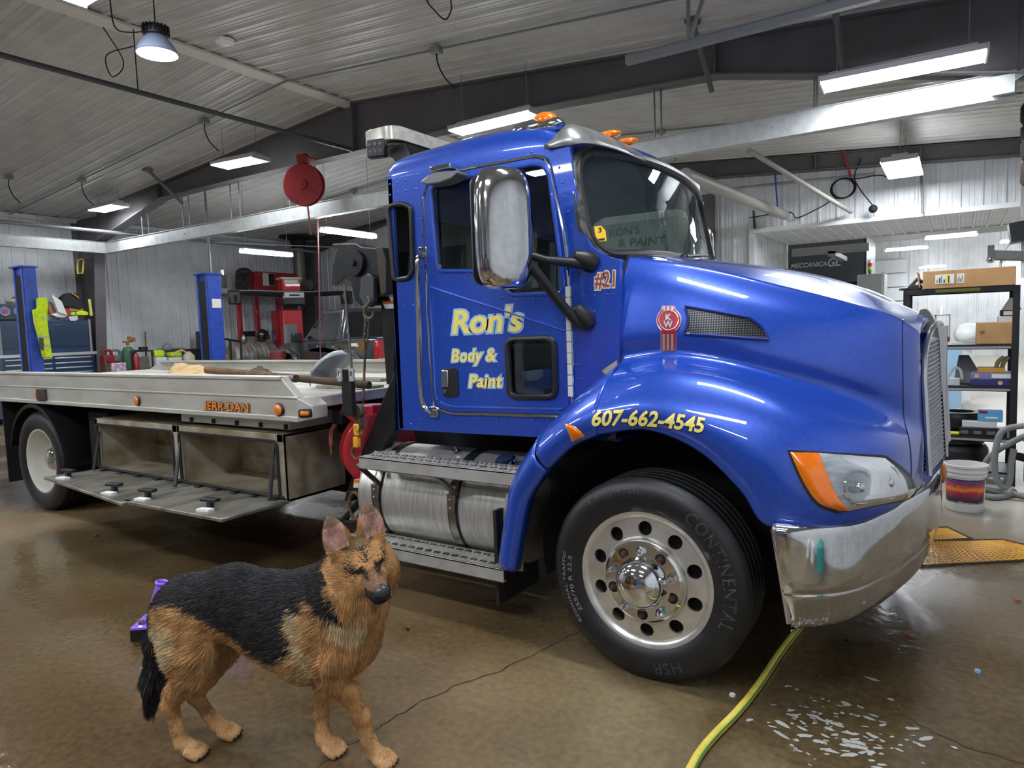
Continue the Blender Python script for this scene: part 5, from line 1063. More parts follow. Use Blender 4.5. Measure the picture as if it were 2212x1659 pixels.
def hear(b, t, r0, r1, off=0):
    p0, p1 = hp(*b), hp(*t); d = p1-p0; L = d @ d; A, B, Z = ga-p0[0], gb-p0[1], gz-p0[2]; tt = np.clip((A*d[0]+B*d[1]+Z*d[2])/L, 0, 1)
    A, B, Z = A-tt*d[0], B-tt*d[1], Z-tt*d[2]; f = A*hf[0]+B*hf[1]+Z*hf[2]; tot = A*A+B*B+Z*Z+f*f*2.2
    w_ = r0*np.maximum(np.sin(np.clip((.28+.74*tt), 0, 1.0)*PI), 0)**.8+r1
    return (np.sqrt(tot)-w_)*.8
def smin(a, b, k):
    h_ = np.clip(.5+.5*(b-a)/k, 0, 1); return b*(1-h_)+a*h_-k*h_*(1-h_)
F = rc((-.312, 0, .548), .118, (-.12, 0, .572), .132, 1.18)
F = smin(F, rc((-.12, 0, .572), .130, (.04, 0, .525), .160, 1.28), .04)
F = smin(F, rc((.04, 0, .522), .160, (.17, 0, .492), .188, 1.32), .04)
F = smin(F, rc((.17, 0, .492), .188, (.285, 0, .485), .150, 1.25), .04)
F = smin(F, rc((.20, 0, .60), .11, (.33, -.01, .66), .115, 1.0), .05)      # neck
F = smin(F, rc((.27, 0, .55), .13, (.345, -.02, .63), .125, 1.0), .05)
F = smin(F, rc((.305, -.02, .45), .092, (.355, -.03, .56), .095, 1.0), .05)   # forechest
for s in (-1, 1):                                                           # haunch and shoulder
    F = smin(F, rc((-.318, s*.05, .53), .11, (-.27, s*.075, .40), .088, 1.15), .04)
    F = smin(F, rc((.20, s*.06, .56), .09, (.30, s*.07, .44), .085, 1.2), .04)
LEGS = [[((-.27, -.085, .40), .088), ((-.262, -.092, .345), .066), ((-.325, -.085, .262), .046), ((-.366, -.08, .205), .034), ((-.350, -.07, .10), .027), ((-.338, -.067, .05), .031)],
        [((-.26, .075, .40), .085), ((-.245, .078, .34), .064), ((-.315, .075, .23), .042), ((-.372, .07, .155), .032), ((-.315, .065, .085), .026), ((-.285, .064, .05), .03)],
        [((.29, -.085, .42), .080), ((.29, -.085, .355), .056), ((.335, -.065, .29), .042), ((.366, -.042, .185), .034), ((.385, -.03, .09), .029), ((.40, -.024, .05), .033)],
        [((.25, .07, .42), .075), ((.215, .06, .345), .052), ((.19, .045, .26), .038), ((.172, .03, .15), .033), ((.178, .024, .08), .028), ((.185, .02, .05), .031)]]
PAWS = [(-.30, -.065, .0), (-.245, .063, .0), (.425, -.02, .0), (.215, .02, .0)]
PAWD = [(1, -.05), (1, .0), (.95, -.25), (.9, -.35)]
for L in LEGS:
    for (p, r), (q, r2) in zip(L, L[1:]): F = smin(F, rc(p, r*(.97 if p[2] > .38 else .80), q, r2*(.97 if q[2] > .38 else .80)), .02)
for (a, b, z), (ux, uy), L in zip(PAWS, PAWD, LEGS):
    u = math.hypot(ux, uy); ux, uy = ux/u, uy/u; F = smin(F, rc(L[-1][0], .025, (a, b, .03), .03, 1), .02)
    for k in (-1.5, -.5, .5, 1.5):
        c = (a-uy*k*.0192, b+ux*k*.0192); F = smin(F, rc((c[0], c[1], .03), .0165, (c[0]+ux*(.045-.006*abs(k)), c[1]+uy*(.045-.006*abs(k)), .0155), .0140, 1), .003)
for p, r, q, r2 in (((-.395, 0, .54), .055, (-.440, -.015, .42), .040), ((-.440, -.015, .42), .040, (-.475, -.02, .26), .034), ((-.475, -.02, .26), .034, (-.505, -.02, .13), .012)): F = smin(F, rc(p, r, q, r2), .03)
# head
F = smin(F, hell((0, 0, .018), (.080, .088, .070)), .04)
for s in (-1, 1):
    F = smin(F, hell((s*.046, .008, -.038), (.052, .066, .062)), .03); F = smin(F, hell((s*.060, -.045, -.075), (.056, .055, .085)), .04)
    F = smin(F, hell((s*.032, .066, .036), (.026, .024, .018)), .018)
F = smin(F, rc(hp(0, .05, -.018), .050, hp(0, .150, -.038), .038), .025); F = smin(F, rc(hp(0, .05, -.055), .042, hp(0, .138, -.062), .029), .016)
F = smin(F, hell((0, -.06, -.06), (.11, .08, .12)), .05)
for s in (-1, 1):
    e = hear((s*.057, -.012, .055), (s*.068, -.02, .212), .046, .002); ei = hear((s*.058, .020, .085), (s*.067, .004, .192), .030, .0)
    F = smin(F, e, .014); F = np.maximum(F, -ei)
F = np.maximum(F, -(gz-.0015)*1.0)               # paws stand flat on the floor
def surface_nets(F):
    S = F < 0; A = S[:-1, :-1, :-1]; cnt = np.zeros(A.shape, np.int8); co = [(i, j, k) for i in (0, 1) for j in (0, 1) for k in (0, 1)]
    sl = lambda i, j, k: (slice(i, F.shape[0]-1+i), slice(j, F.shape[1]-1+j), slice(k, F.shape[2]-1+k))
    for c in co: cnt += S[sl(*c)]
    act = (cnt > 0) & (cnt < 8); idx = -np.ones(A.shape, np.int64); ii = np.argwhere(act); idx[act] = np.arange(len(ii))
    P = np.zeros((len(ii), 3)); N_ = np.zeros(len(ii)); v = {c: F[sl(*c)][act] for c in co}
    for c in co:
        for ax in range(3):
            if c[ax] == 0:
                d = list(c); d[ax] = 1; d = tuple(d); f0, f1 = v[c], v[d]; m = (f0 < 0) != (f1 < 0); t = f0/(f0-f1+1e-12); q = np.tile(np.array(c, float), (len(ii), 1)); q[:, ax] = t; P[m] += q[m]; N_[m] += 1
    P = ii+P/N_[:, None]; faces = []
    for ax in range(3):
        b, c = [x for x in range(3) if x != ax]; n = F.shape
        s0 = [slice(1, n[x]-1) for x in range(3)]; s1 = list(s0); s0[ax] = slice(0, n[ax]-1); s1[ax] = slice(1, n[ax]); m = S[tuple(s0)] != S[tuple(s1)]; w_ = np.argwhere(m); fl = S[tuple(s0)][m]
        base = w_.copy(); base[:, b] += 1; base[:, c] += 1
        def g(db, dc): q = base.copy(); q[:, b] += db; q[:, c] += dc; return idx[q[:, 0], q[:, 1], q[:, 2]]
        qd = np.stack([g(-1, -1), g(0, -1), g(0, 0), g(-1, 0)], 1); flip = fl if ax != 1 else ~fl; qd[~flip] = qd[~flip][:, ::-1]; faces.append(qd)
    return P, np.concatenate(faces)
P, Q = surface_nets(F); P = g0+P*hs; Q = Q[(Q >= 0).all(1)]
for it in range(4):                               # light smoothing
    acc = np.zeros_like(P); n_ = np.zeros(len(P))
    for k in range(4):
        np.add.at(acc, Q[:, k], P[Q[:, (k+1) % 4]]); np.add.at(n_, Q[:, k], 1)
    P = P+.5*(acc/np.maximum(n_, 1)[:, None]-P)
P[:, 2] = np.maximum(P[:, 2], .001)
# coat colours, painted by place on the body (not by light)
def inpoly(x, y, poly):
    c = np.zeros(len(x), bool); n = len(poly)
    for i in range(n):
        x0, y0 = poly[i]; x1, y1 = poly[(i+1) % n]; m = ((y0 > y) != (y1 > y)); 
        with np.errstate(all='ignore'): c ^= m & (x < (x1-x0)*(y-y0)/(y1-y0)+x0)
    return c
def zp(ps, b): return [tuple(dpx(250+x*.3491, 1080+y*.3491, b)[[0, 2]]) for x, y in ps]
SADDLE = zp([(235, 700), (300, 625), (400, 640), (480, 700), (560, 730), (640, 790), (740, 850), (830, 930), (950, 985), (1030, 985), (1140, 900), (1090, 760), (1085, 640), (1110, 560), (1200, 600), (1290, 700), (1350, 760), (1480, 700), (1380, 600), (1330, 520), (1350, 380), (1400, 330), (900, 340), (300, 430), (150, 600)], -.10)
STRIPE = zp([(1095, 590), (1150, 575), (1175, 680), (1190, 850), (1265, 1000), (1250, 1120), (1190, 1110), (1130, 900), (1085, 700)], -.11)
CREAM = zp([(1300, 680), (1420, 720), (1540, 720), (1560, 830), (1500, 870), (1400, 830)], -.09)
THIGH = zp([(225, 760), (330, 720), (420, 800), (430, 950), (360, 1080), (260, 1060), (215, 900)], -.10)
TAN, SAD, CRE, PALE_ = np.array(s2l((188, 143, 94))), np.array(s2l((44, 43, 45))), np.array(s2l((208, 186, 146))), np.array(s2l((186, 150, 104)))
def coat(P, Nn, jit=0.0):
    J = rng.normal(0, 1, P.shape)*jit; a, b, z = (P+J).T; n = len(P); c = np.tile(TAN, (n, 1))
    q = P-HH; hx, hy, hz = q @ hl, q @ hf, q @ hu; head = (hy > -.05) & (np.abs(hx) < .13) & (hz > -.13) | (hz > .06)
    c[inpoly(a, z, THIGH)] = CRE; c[(z > .26) & (z < .36) & (a > .1) & (a < .26)] = PALE_; c[(z < .42) & (z > .26) & (a > -.2) & (a < .2) & (np.abs(b) < .13)] = PALE_
    st = inpoly(a, z, STRIPE); sd = inpoly(a, z, SADDLE); c[st] = CRE; c[sd & ~head] = SAD; c[st] = CRE; c[inpoly(a, z, CREAM) & ~head] = CRE
    c[(a < -.375) & (z > .47) & (z < .62)] = SAD*1.6
    c[(z > .60) & ~head & (a < .22)] = SAD
    leg = (z < .16); c[leg] = np.array(s2l((192, 150, 104)))
    c[(a < -.41+.18*(.40-z)*(z < .40)) & (z < .47) & (b > -.075) & (a < -.39)] = SAD*.8
    # face
    k = np.clip((hy-.088)/.05, 0, 1)*(np.abs(hx) < .06)*(hz < .0); dk = np.array(s2l((46, 42, 44))); br = np.array(s2l((126, 92, 68)))
    m = head & (hy > .075) & (hz < .02); c[m] = (c[m]*(1-k[m, None])+(br*.5+dk*.5)*k[m, None]); c[head & (hy > .125) & (hz < -.018)] = dk; tb_ = head & (hy > .10) & (hz >= -.018) & (hz < .03); c[tb_] = br*1.1; c[head & (hy > .172)] = dk; c[head & (hy > .10) & (hz < -.055) & (hz > -.1)] = dk
    jx = np.abs(hx+J[:, 0]); jz = hz+J[:, 1]
    for dx, dz, rx, rz in ((.036, .022, .024, .010), (.060, .031, .011, .019), (.024, .020, .012, .019)): c[head & (hy > .03) & (((jx-dx)/rx)**2+((jz-dz)/rz)**2 < 1)] = dk*.6
    c[head & (hy > .02) & (np.abs(hx+J[:, 0]) < .007+.02*np.clip((hz-.068)/.03, 0, 1)) & (hz > .045) & (hz < .095)] = dk
    c[head & (hz > .075) & (hz < .10) & (hy < .04) & (np.abs(hx) < .05)] = np.array(s2l((120, 96, 66)))
    if Nn is not None:
        fr = Nn @ hf; e = (hz > .085) & (fr > .25) & (np.abs(hx) > .03); c[e] = np.array(s2l((206, 164, 152))); e2 = e & (hz > .165); c[e2] = np.array(s2l((140, 116, 100))); c[(hz > .085) & (fr <= .0)] = np.array(s2l((150, 108, 66)))
    return c
W3 = lambda p: DO+np.outer(p[:, 0], DD)+np.outer(p[:, 1], DN)+np.outer(p[:, 2], [0, 0, 1])
me = bpy.data.meshes.new('dog'); me.from_pydata(W3(P).tolist(), [], Q.tolist()); me.polygons.foreach_set('use_smooth', [True]*len(me.polygons)); me.update()
bm = bmesh.new(); bm.from_mesh(me); bmesh.ops.recalc_face_normals(bm, faces=bm.faces); bm.to_mesh(me); bm.free()
Nw = np.zeros(len(me.vertices)*3); me.vertices.foreach_get('normal', Nw); Nw = Nw.reshape(-1, 3); Nl = np.stack([Nw @ DD, Nw @ DN, Nw[:, 2]], 1)
cc = coat(P, Nl); at = me.color_attributes.new('coat', 'FLOAT_COLOR', 'POINT'); at.data.foreach_set('color', np.concatenate([cc, np.ones((len(cc), 1))], 1).ravel())
def attr_mat(name, rough, spec):
    m = bpy.data.materials.new(name); m.use_nodes = True; b = m.node_tree.nodes['Principled BSDF']; a = m.node_tree.nodes.new('ShaderNodeAttribute'); a.attribute_name = 'coat'
    m.node_tree.links.new(a.outputs['Color'], b.inputs['Base Color']); b.inputs['Roughness'].default_value = rough; b.inputs['Specular IOR Level'].default_value = spec; return m
me.materials.append(attr_mat('dog_skin', .8, .2)); dog = bpy.data.objects.new('dog', me); COL.objects.link(dog)
tag(dog, 'black and tan shepherd dog standing on the wet floor, looking to the right', 'dog')
def hw(x, y, z): q = hp(x, y, z); return V(DO+DD*q[0]+DN*q[1]+np.array([0, 0, q[2]]))
HM = Matrix([DD*v[0]+DN*v[1]+np.array([0, 0, v[2]]) for v in (hl, hf, hu)]).transposed()
mb = MB(); mb.sphere(hw(0, .184, -.022), (.026, .014, .018), 16, 12, HM); mb.sphere(hw(0, .176, -.012), (.020, .016, .01), 12, 8, HM); no = mb.build('nose', mat('dog_nose', (58, 56, 62), .3), dog)
for s in (-1, 1):
    mb = MB(); mb.sphere(hw(s*.010, .193, -.028), (.005, .003, .0045), 10, 6, HM); mb.build('nostril', BLKM, no)
    mb = MB(); mb.sphere(hw(s*.034, .079, .024), (.012, .012, .0065), 14, 10, HM); mb.build('eye', mat('dog_eye', (30, 22, 18), .1, 0, .6), dog)
mb = MB(); mb.tube([hw(x, .183-x*x*22, -.060-.9*abs(x)*.25) for x in (-.03, -.015, 0, .015, .03)], .0022, 6); mb.build('mouth', BLKM, dog)
for (a, b, z), (ux, uy) in zip(PAWS, PAWD):
    u = math.hypot(ux, uy); ux, uy = ux/u, uy/u; mb = MB()
    for k in (-1.5, -.5, .5, 1.5):
        q = np.array([[a-uy*k*.0185+ux*(.061-.006*abs(k)), b+ux*k*.0185+uy*(.061-.006*abs(k)), .014]]); mb.sphere(V(W3(q)[0]), (.004, .0035, .004), 8, 6)
    mb.build('claws', BLKM, dog)
# fur: strands combed backwards and down
tri = np.concatenate([Q[:, [0, 1, 2]], Q[:, [0, 2, 3]]]); T0, T1, T2 = P[tri[:, 0]], P[tri[:, 1]], P[tri[:, 2]]; ar = np.linalg.norm(np.cross(T1-T0, T2-T0), axis=1); NH = 90000
wgt = ar*np.where(((T0-HH) @ hf > -.02) & (np.abs((T0-HH) @ hl) < .12) & (T0[:, 2] > .58), 2.2, 1.0)
pick = rng.choice(len(tri), NH, p=wgt/wgt.sum()); u, v = rng.random(NH), rng.random(NH); fl = u+v > 1; u[fl] = 1-u[fl]; v[fl] = 1-v[fl]
R0 = T0[pick]+(T1-T0)[pick]*u[:, None]+(T2-T0)[pick]*v[:, None]; Nn = Nl[tri[pick]].mean(1); Nn /= np.linalg.norm(Nn, axis=1)[:, None]+1e-9
a, b, z = R0.T; q = R0-HH; hx, hy, hz = q @ hl, q @ hf, q @ hu; ishead = (hy > -.04) & (np.abs(hx) < .13) & (hz > -.12)
flow = np.tile(np.array([-1, 0, -.45]), (NH, 1)); lo = z < .30; flow[lo] = [-.25, 0, -1]; fc_ = (a > .28) & (z < .62); flow[fc_] = [-.2, 0, -1]
flow[ishead] = (-hf*.8-hu*.1)+hl*np.sign(hx[ishead])[:, None]*.7; ru = ishead & (hz < -.04); flow[ru] = (-hf*.2-hu*.9)+hl*np.sign(hx[ru])[:, None]*.35; er = hz > .085; flow[er] = hu*1.0
tl = (a < -.405) & (z < .5); flow[tl] = [-.25, 0, -1]
flow = flow-Nn*(flow*Nn).sum(1)[:, None]; flow /= np.linalg.norm(flow, axis=1)[:, None]+1e-9
L = np.full(NH, .022); L[z < .3] = .010; L[z < .1] = .006; L[(a < -.28) & (z > .28) & (z < .52)] = .034; L[(z > .26) & (z < .45) & (a > -.25) & (a < .3)] = .032; L[tl] = .034; L[(a > .2) & (z > .42)] = .025
L[ishead] = .009; L[ishead & (hz < -.045)] = .026; L[ishead & (hy > .085)] = .0035; L[er] = .007; L[(hz > .07) & (hz < .12) & (np.abs(hx) < .06)] = .012; L *= rng.uniform(.6, 1.25, NH)
eyez = ishead & (((np.abs(hx)-.034)/.013)**2+((hz-.024)/.007)**2 < 1) & (hy > .05); L[eyez] = .001
lift = np.where(tl, .5, .32); d0 = flow+Nn*lift[:, None]+rng.normal(0, .13, (NH, 3)); d0 /= np.linalg.norm(d0, axis=1)[:, None]; d1 = flow*1.0+Nn*.05+np.array([0, 0, -.12])+rng.normal(0, .12, (NH, 3)); d1 /= np.linalg.norm(d1, axis=1)[:, None]
pts = np.stack([R0, R0+d0*L[:, None]*.4, R0+d0*L[:, None]*.4+(d0+d1)*.5*L[:, None]*.35, R0+d0*L[:, None]*.4+(d0+d1)*.5*L[:, None]*.35+d1*L[:, None]*.35], 1); pts[:, :, 2] = np.maximum(pts[:, :, 2], .002)
col = coat(R0, Nn, .009); cl = rng.uniform(.68, 1.25, (NH, 1))*(.88+.28*np.sin(R0[:, :1]*61+R0[:, 2:]*43)*np.sin(R0[:, 1:2]*57-R0[:, 2:]*71)); grey = (col.sum(1) < .12)[:, None] & (rng.random((NH, 1)) < .12); col = np.clip(np.where(grey, col*2.6, col*cl), 0, 1)
hc = bpy.data.hair_curves.new('fur'); hc.add_curves([4]*NH); hc.attributes['position'].data.foreach_set('vector', W3(pts.reshape(-1, 3)).astype(np.float32).ravel())
ra = hc.attributes.get('radius') or hc.attributes.new('radius', 'FLOAT', 'POINT'); ra.data.foreach_set('value', np.tile(np.array([.0009, .0009, .0006, .0002], np.float32), NH))
ca = hc.attributes.new('coat', 'FLOAT_COLOR', 'CURVE'); ca.data.foreach_set('color', np.concatenate([col, np.ones((NH, 1))], 1).astype(np.float32).ravel())
hc.materials.append(attr_mat('dog_fur', .55, .25)); fur = bpy.data.objects.new('fur', hc); COL.objects.link(fur); fur.parent = dog; fur['kind'] = 'stuff'
# ---------------------------------------------------------------- things lying on the flatbed
DZ = 1.153
def sheet(name, pts, m, label, cat, thick=.012, wob=.0, n=8):
    """crumpled sheet from 4 corners"""
    a, b, c, d = map(V, pts); rows = [[a.lerp(b, j/n).lerp(d.lerp(c, j/n), i/n)+V((0, 0, random.uniform(0, wob))) for j in range(n+1)] for i in range(n+1)]
    mb = MB(); mb.grid(rows); return tag(mb.build(name, m, None, solid=thick, smooth=60), label, cat)
def rod(name, p, q, r, m, label, cat, hollow=True):
    p, q = V(p), V(q); d = (q-p).normalized(); mb = MB(); L = (q-p).length; mb.lathe([(r*.75, .004), (r*.75, 0), (r, 0), (r, L), (r*.75, L), (r*.75, L-.004)], p, d, 18, True, True); return tag(mb.build(name, m), label, cat)
rod('steel_pipe', aY(447, 799, 3.05), aY(640, 818, 2.98), .027, RUST, 'thick rusty pipe lying on the flatbed, its open end toward the cardboard', 'pipe')
rod('steel_pipe', aY(637, 817, 3.02), aY(798, 832, 3.06), .024, mat('rusty_pipe_dark', (86, 66, 46), .8, .1, noise=(10, (58, 48, 38), .4, .65)), 'darker rusty pipe lying on the flatbed nearest the cab', 'pipe')
q = [aY(350, 809, 3.2), aY(455, 806, 3.2), aY(440, 792, 3.5), aY(378, 785, 3.5)]
for p in q[:2]: p.z = DZ+.03
sheet('cardboard_sheet', q, mat('old_cardboard', (190, 160, 112), .9, noise=(9, (160, 130, 88), .4, .7)), 'torn brown cardboard sheet on the flatbed beside the rusty pipe', 'cardboard', .008, .012)
def rag(name, px, py, y, w, h, m, label, cat='rag'):
    c = aY(px, py, y); c.z = DZ; mb = MB(); rows = []
    for i in range(9):
        r = w*math.sin(PI*(i+1)/10) if False else w*(1-i/9); rows.append([c+V((r*math.cos(t)*random.uniform(.75, 1.1), .6*r*math.sin(t)*random.uniform(.75, 1.1), .004+h*(i/9)**.8*random.uniform(.75, 1.1))) for t in [2*PI*k/18 for k in range(18)]])
    mb.grid(rows, closeu=True); mb.f.append(tuple(range(8*18, 9*18))); mb.m.append(0); return tag(mb.build(name, m, smooth=80), label, cat)
rag('black_rag', 285, 804, 3.0, .10, .05, BLKM, 'crumpled black rag on the flatbed left of the cardboard')
rag('leather_strap', 178, 803, 3.0, .10, .03, mat('strap_brown', (128, 92, 56), .8), 'crumpled brown strap on the flatbed above the middle marker lamp', 'strap')
rag('brown_leaf_pile', 68, 801, 3.0, .09, .025, mat('strap_tan', (150, 112, 72), .8), 'small tan scrap on the flatbed below the first blue lift post', 'scrap')
rag('dirt_clump', 560, 795, 4.6, .20, .09, mat('dirt', (84, 78, 66), .9), 'dark clump of dirt on the flatbed near the far rail', 'dirt')
for (x0, y0, x1, y1, yy, lb) in ((585, 797, 680, 794, 4.4, 'grey warped board lying on the flatbed near the far rail'), (722, 811, 836, 806, 4.1, 'pale board lying across the flatbed behind the black bracket'), (700, 826, 812, 822, 3.5, 'pale plank lying on the flatbed at the cab end')):
    p, q = aY(x0, y0, yy), aY(x1, y1, yy); p.z = q.z = DZ+.012; mb = MB(); d = (q-p).normalized(); n = V((-d.y, d.x, 0)); mb.cbox((p+q)/2, ((q-p).length, .16, .022), Matrix((d, n, V((0, 0, 1)))).transposed()); tag(mb.build('board', mat('grey_board', (150, 144, 128), .8, noise=(6, (112, 106, 92), .4, .65, (1, 6, 1))), bev=.003), lb, 'board')
# loose grey car fender
ga_ = [(669, 812), (684, 794), (702, 777), (731, 766), (756, 766)]; gb_ = [(724, 812), (740, 800), (752, 789), (762, 778), (767, 773)]
A_, B_ = cr([aY(*p, 3.45) for p in ga_], 4), cr([aY(*p, 3.75) for p in gb_], 4); A_[0].z = DZ+.01; B_[0].z = DZ+.01
mb = MB(); mb.grid([[a.lerp(b, t)+V((-.06, -.05, .045))*math.sin(t*PI) for a, b in zip(A_, B_)] for t in (0, .2, .4, .6, .8, 1)]); tag(mb.build('car_fender', mat('primer_grey', (142, 146, 156), .35, 0, .4, noise=(6, (120, 124, 132), .4, .7)), solid=.006), 'loose grey curved car fender standing on the flatbed', 'car part')
t = thing('bed_bracket', 'black upright bracket with pale slotted plates on the bed front edge', 'bracket', aY(757, 862, 2.9))
mb = MB(); p, q = aY(749, 862, 2.92), aY(766, 796, 2.92); mb.box((p.x, 2.88, 1.05), (q.x, 2.92, q.z)); mb.build('post', BLK, t, bev=.006)
for x in (746, 771):
    mb = MB(); p, q = aY(x-3.5, 822, 2.9), aY(x+3.5, 795, 2.9); mb.plate([(p.x, p.z), (q.x, p.z), (q.x, q.z), (p.x, q.z)], [[(p.x+.008, p.z+.03), (q.x-.008, p.z+.03), (q.x-.008, p.z+.06), (p.x+.008, p.z+.06)]], fXZ(2.85), .01); mb.build('slotted_plate', GALV, t)
# ---------------------------------------------------------------- floor things
t = thing('floor_jack', 'purple floor jack standing on the floor behind the dog', 'jack', aZ(330, 1385))
jd = V((.78, .62, 0)).normalized(); jn = V((-jd.y, jd.x, 0)); J0 = aZ(322, 1388)+jn*.08; JM = Matrix((jd, jn, V((0, 0, 1)))).transposed()
jp = lambda x, y, z: J0+jd*x+jn*y+V((0, 0, z))
for s in (-1, 1):
    mb = MB(); mb.plate([(-.06, .085), (.5, .085), (.55, .12), (.45, .17), (.16, .20), (.06, .20), (.04, .13), (-.06, .10)], [], lambda u, v, k: jp(u, s*.075+k, v), .008); mb.build('side_plate', PURP, t, bev=.002)
mb = MB(); mb.cbox(jp(-.0, 0, .092), (.14, .24, .016), JM); mb.cbox(jp(.1, 0, .17), (.1, .15, .014), JM); mb.build('rear_plate', PURP, t, bev=.004)
mb = MB(); a, b = jp(.02, 0, .14), jp(.05, 0, .275); mb.cyl(a, b, .045, .027, 20); d = (b-a).normalized(); mb.lathe([(.027, 0), (.034, .003), (.034, .016), (.024, .016), (.022, .002)], b, d, 22); mb.hexa([jp(.02, -.05, .13), jp(.14, -.05, .13), jp(.14, .05, .13), jp(.02, .05, .13), jp(.03, -.03, .22), jp(.09, -.03, .22), jp(.09, .03, .22), jp(.03, .03, .22)]); mb.build('handle_socket', PURP, t, bev=.004)
mb = MB(); mb.lathe([(.02, 0), (.018, .02), (.011, .024), (.001, .024)], jp(.03, -.09, .15), -jn, 6); mb.lathe([(.018, 0), (.016, .016), (.001, .02)], jp(-.03, -.08, .10), (0, 0, 1), 6); mb.build('bolt', CHROMED, t)
for s in (-1, 1):
    mb = MB(); mb.cyl(jp(-.04, s*.095-.018, .036), jp(-.04, s*.095+.018, .036), .036, n=20); w_ = mb.build('caster_wheel', RUST, t, bev=.004); mb = MB(); mb.hexa([jp(-.07, s*.095-.028, .03), jp(-.01, s*.095-.028, .03), jp(-.01, s*.095+.028, .03), jp(-.07, s*.095+.028, .03), jp(-.07, s*.095-.026, .085), jp(0, s*.095-.026, .085), jp(0, s*.095+.026, .085), jp(-.07, s*.095+.026, .085)]); mb.build('caster_fork', BLKS, w_)
mb = MB(); mb.cyl(jp(.48, -.13, .05), jp(.48, .13, .05), .05, n=20); mb.cyl(jp(.48, -.07, .11), jp(.48, .07, .11), .03, n=12); mb.build('front_wheel', RUST, t)
mb = MB(); mb.cbox(jp(.3, 0, .20), (.3, .06, .04), JM); mb.cyl(jp(.44, 0, .2), jp(.44, 0, .25), .05, n=16); mb.build('lift_arm', PURP, t, bev=.004)
# yellow hose
hp_ = [(1478, 1690), (1508, 1632), (1540, 1592), (1595, 1535), (1640, 1478), (1685, 1410), (1738, 1340), (1760, 1290), (1790, 1240)]
pts = cr([aZ(*p, .016) for p in hp_], 8); t = tag((lambda mb: (mb.tube(pts, .0165, 12), mb.build('hose', mat('hose_yellow', (226, 204, 92), .5, noise=(14, (204, 180, 74), .4, .7))))[1])(MB()), 'yellow garden hose running across the floor under the bumper', 'hose')
mb = MB(); mb.tube([p+V((.0135, .005, .0065)) for p in pts], .0045, 6); o = mb.build('green_stripe', mat('hose_green', (70, 128, 60), .5), t)
def capthing(name, px, py, r, h, m, label, cat):
    c = aZ(px, py); mb = MB(); mb.lathe([(r*.55, .002), (r*.55, h*.8), (r*.7, h), (r*.95, h), (r, h*.8), (r, 0)], c+V((0, 0, .001)), (0, 0, 1), 20, True); return tag(mb.build(name, m), label, cat)
capthing('bottle_cap', 1582, 1503, .013, .008, WHT, 'white plastic ring lying on the floor left of the yellow hose', 'cap')
capthing('bottle_cap', 2112, 1453, .012, .012, mat('cap_blue', (150, 190, 226), .5), 'pale blue cap lying on the wet floor at the right', 'cap')
def leaf(px, py, s, m, label):
    c = aZ(px, py, .004); mb = MB(); R = [(math.cos(t)*s*random.uniform(.6, 1.1), math.sin(t)*s*.5*random.uniform(.6, 1.1)) for t in [2*PI*k/10 for k in range(10)]]; mb.add([c+V((x, y, random.uniform(0, .008))) for x, y in R]+[c+V((0, 0, .01))], [(k, (k+1) % 10, 10) for k in range(10)]); tag(mb.build('dry_leaf', m, solid=.001), label, 'leaf')
leaf(207, 1157, .03, mat('leaf_brown', (96, 60, 44), .8), 'small brown leaf on the floor below the tool box doors'); leaf(2198, 1296, .03, mat('leaf_red', (190, 104, 88), .8), 'reddish scrap on the floor below the yellow floor gratings'); leaf(880, 1360, .02, BLKM, 'tiny black scrap on the floor right of the dog head')
leaf(1965, 1372, .03, mat('leaf_red', (190, 104, 88), .8), 'reddish scrap lying in the dark wet patch by the bumper')
# yellow expanded-metal gratings
GY = mat('grating_yellow', (232, 168, 22), .5, noise=(8, (206, 140, 14), .4, .7))
def grating(P, nu, nv, label):
    a, b, c, d = map(V, P); f = lambda u, v: a.lerp(b, u).lerp(d.lerp(c, u), v); mb = MB()
    for j in range(nv):
        for s in (0, 1):
            rows = [[], []]
            for i in range(nu*2+1):
                v = (j+.5+(.5 if (i+s) % 2 else -.5)*.98)/nv; p = f(i/(nu*2), v); n = (d-a).normalized()*.0028; rows[0].append(p-n+V((0, 0, .003+.003*((i+s) % 2)))); rows[1].append(p+n+V((0, 0, .006+.003*((i+s) % 2))))
            mb.grid(rows)
    o = tag(mb.build('floor_grating', GY, smooth=0, solid=.0015), label, 'grating'); mb = MB()
    for p, q in ((a, b), (b, c), (c, d), (d, a)): mb.tube([p+V((0, 0, .008)), q+V((0, 0, .008))], .007, 6)
    mb.build('grating_edge', mat('dirty_edge', (70, 58, 40), .7), o)
grating([aZ(1990, 1225), aZ(2330, 1206), aZ(2166, 1168), aZ(2000, 1171)], 12, 11, 'long yellow expanded metal floor grating in front of the truck')
grating([aZ(1985, 1171), aZ(2099, 1166), aZ(2046, 1141), aZ(1985, 1143)], 7, 7, 'short yellow expanded metal floor grating behind the long one')
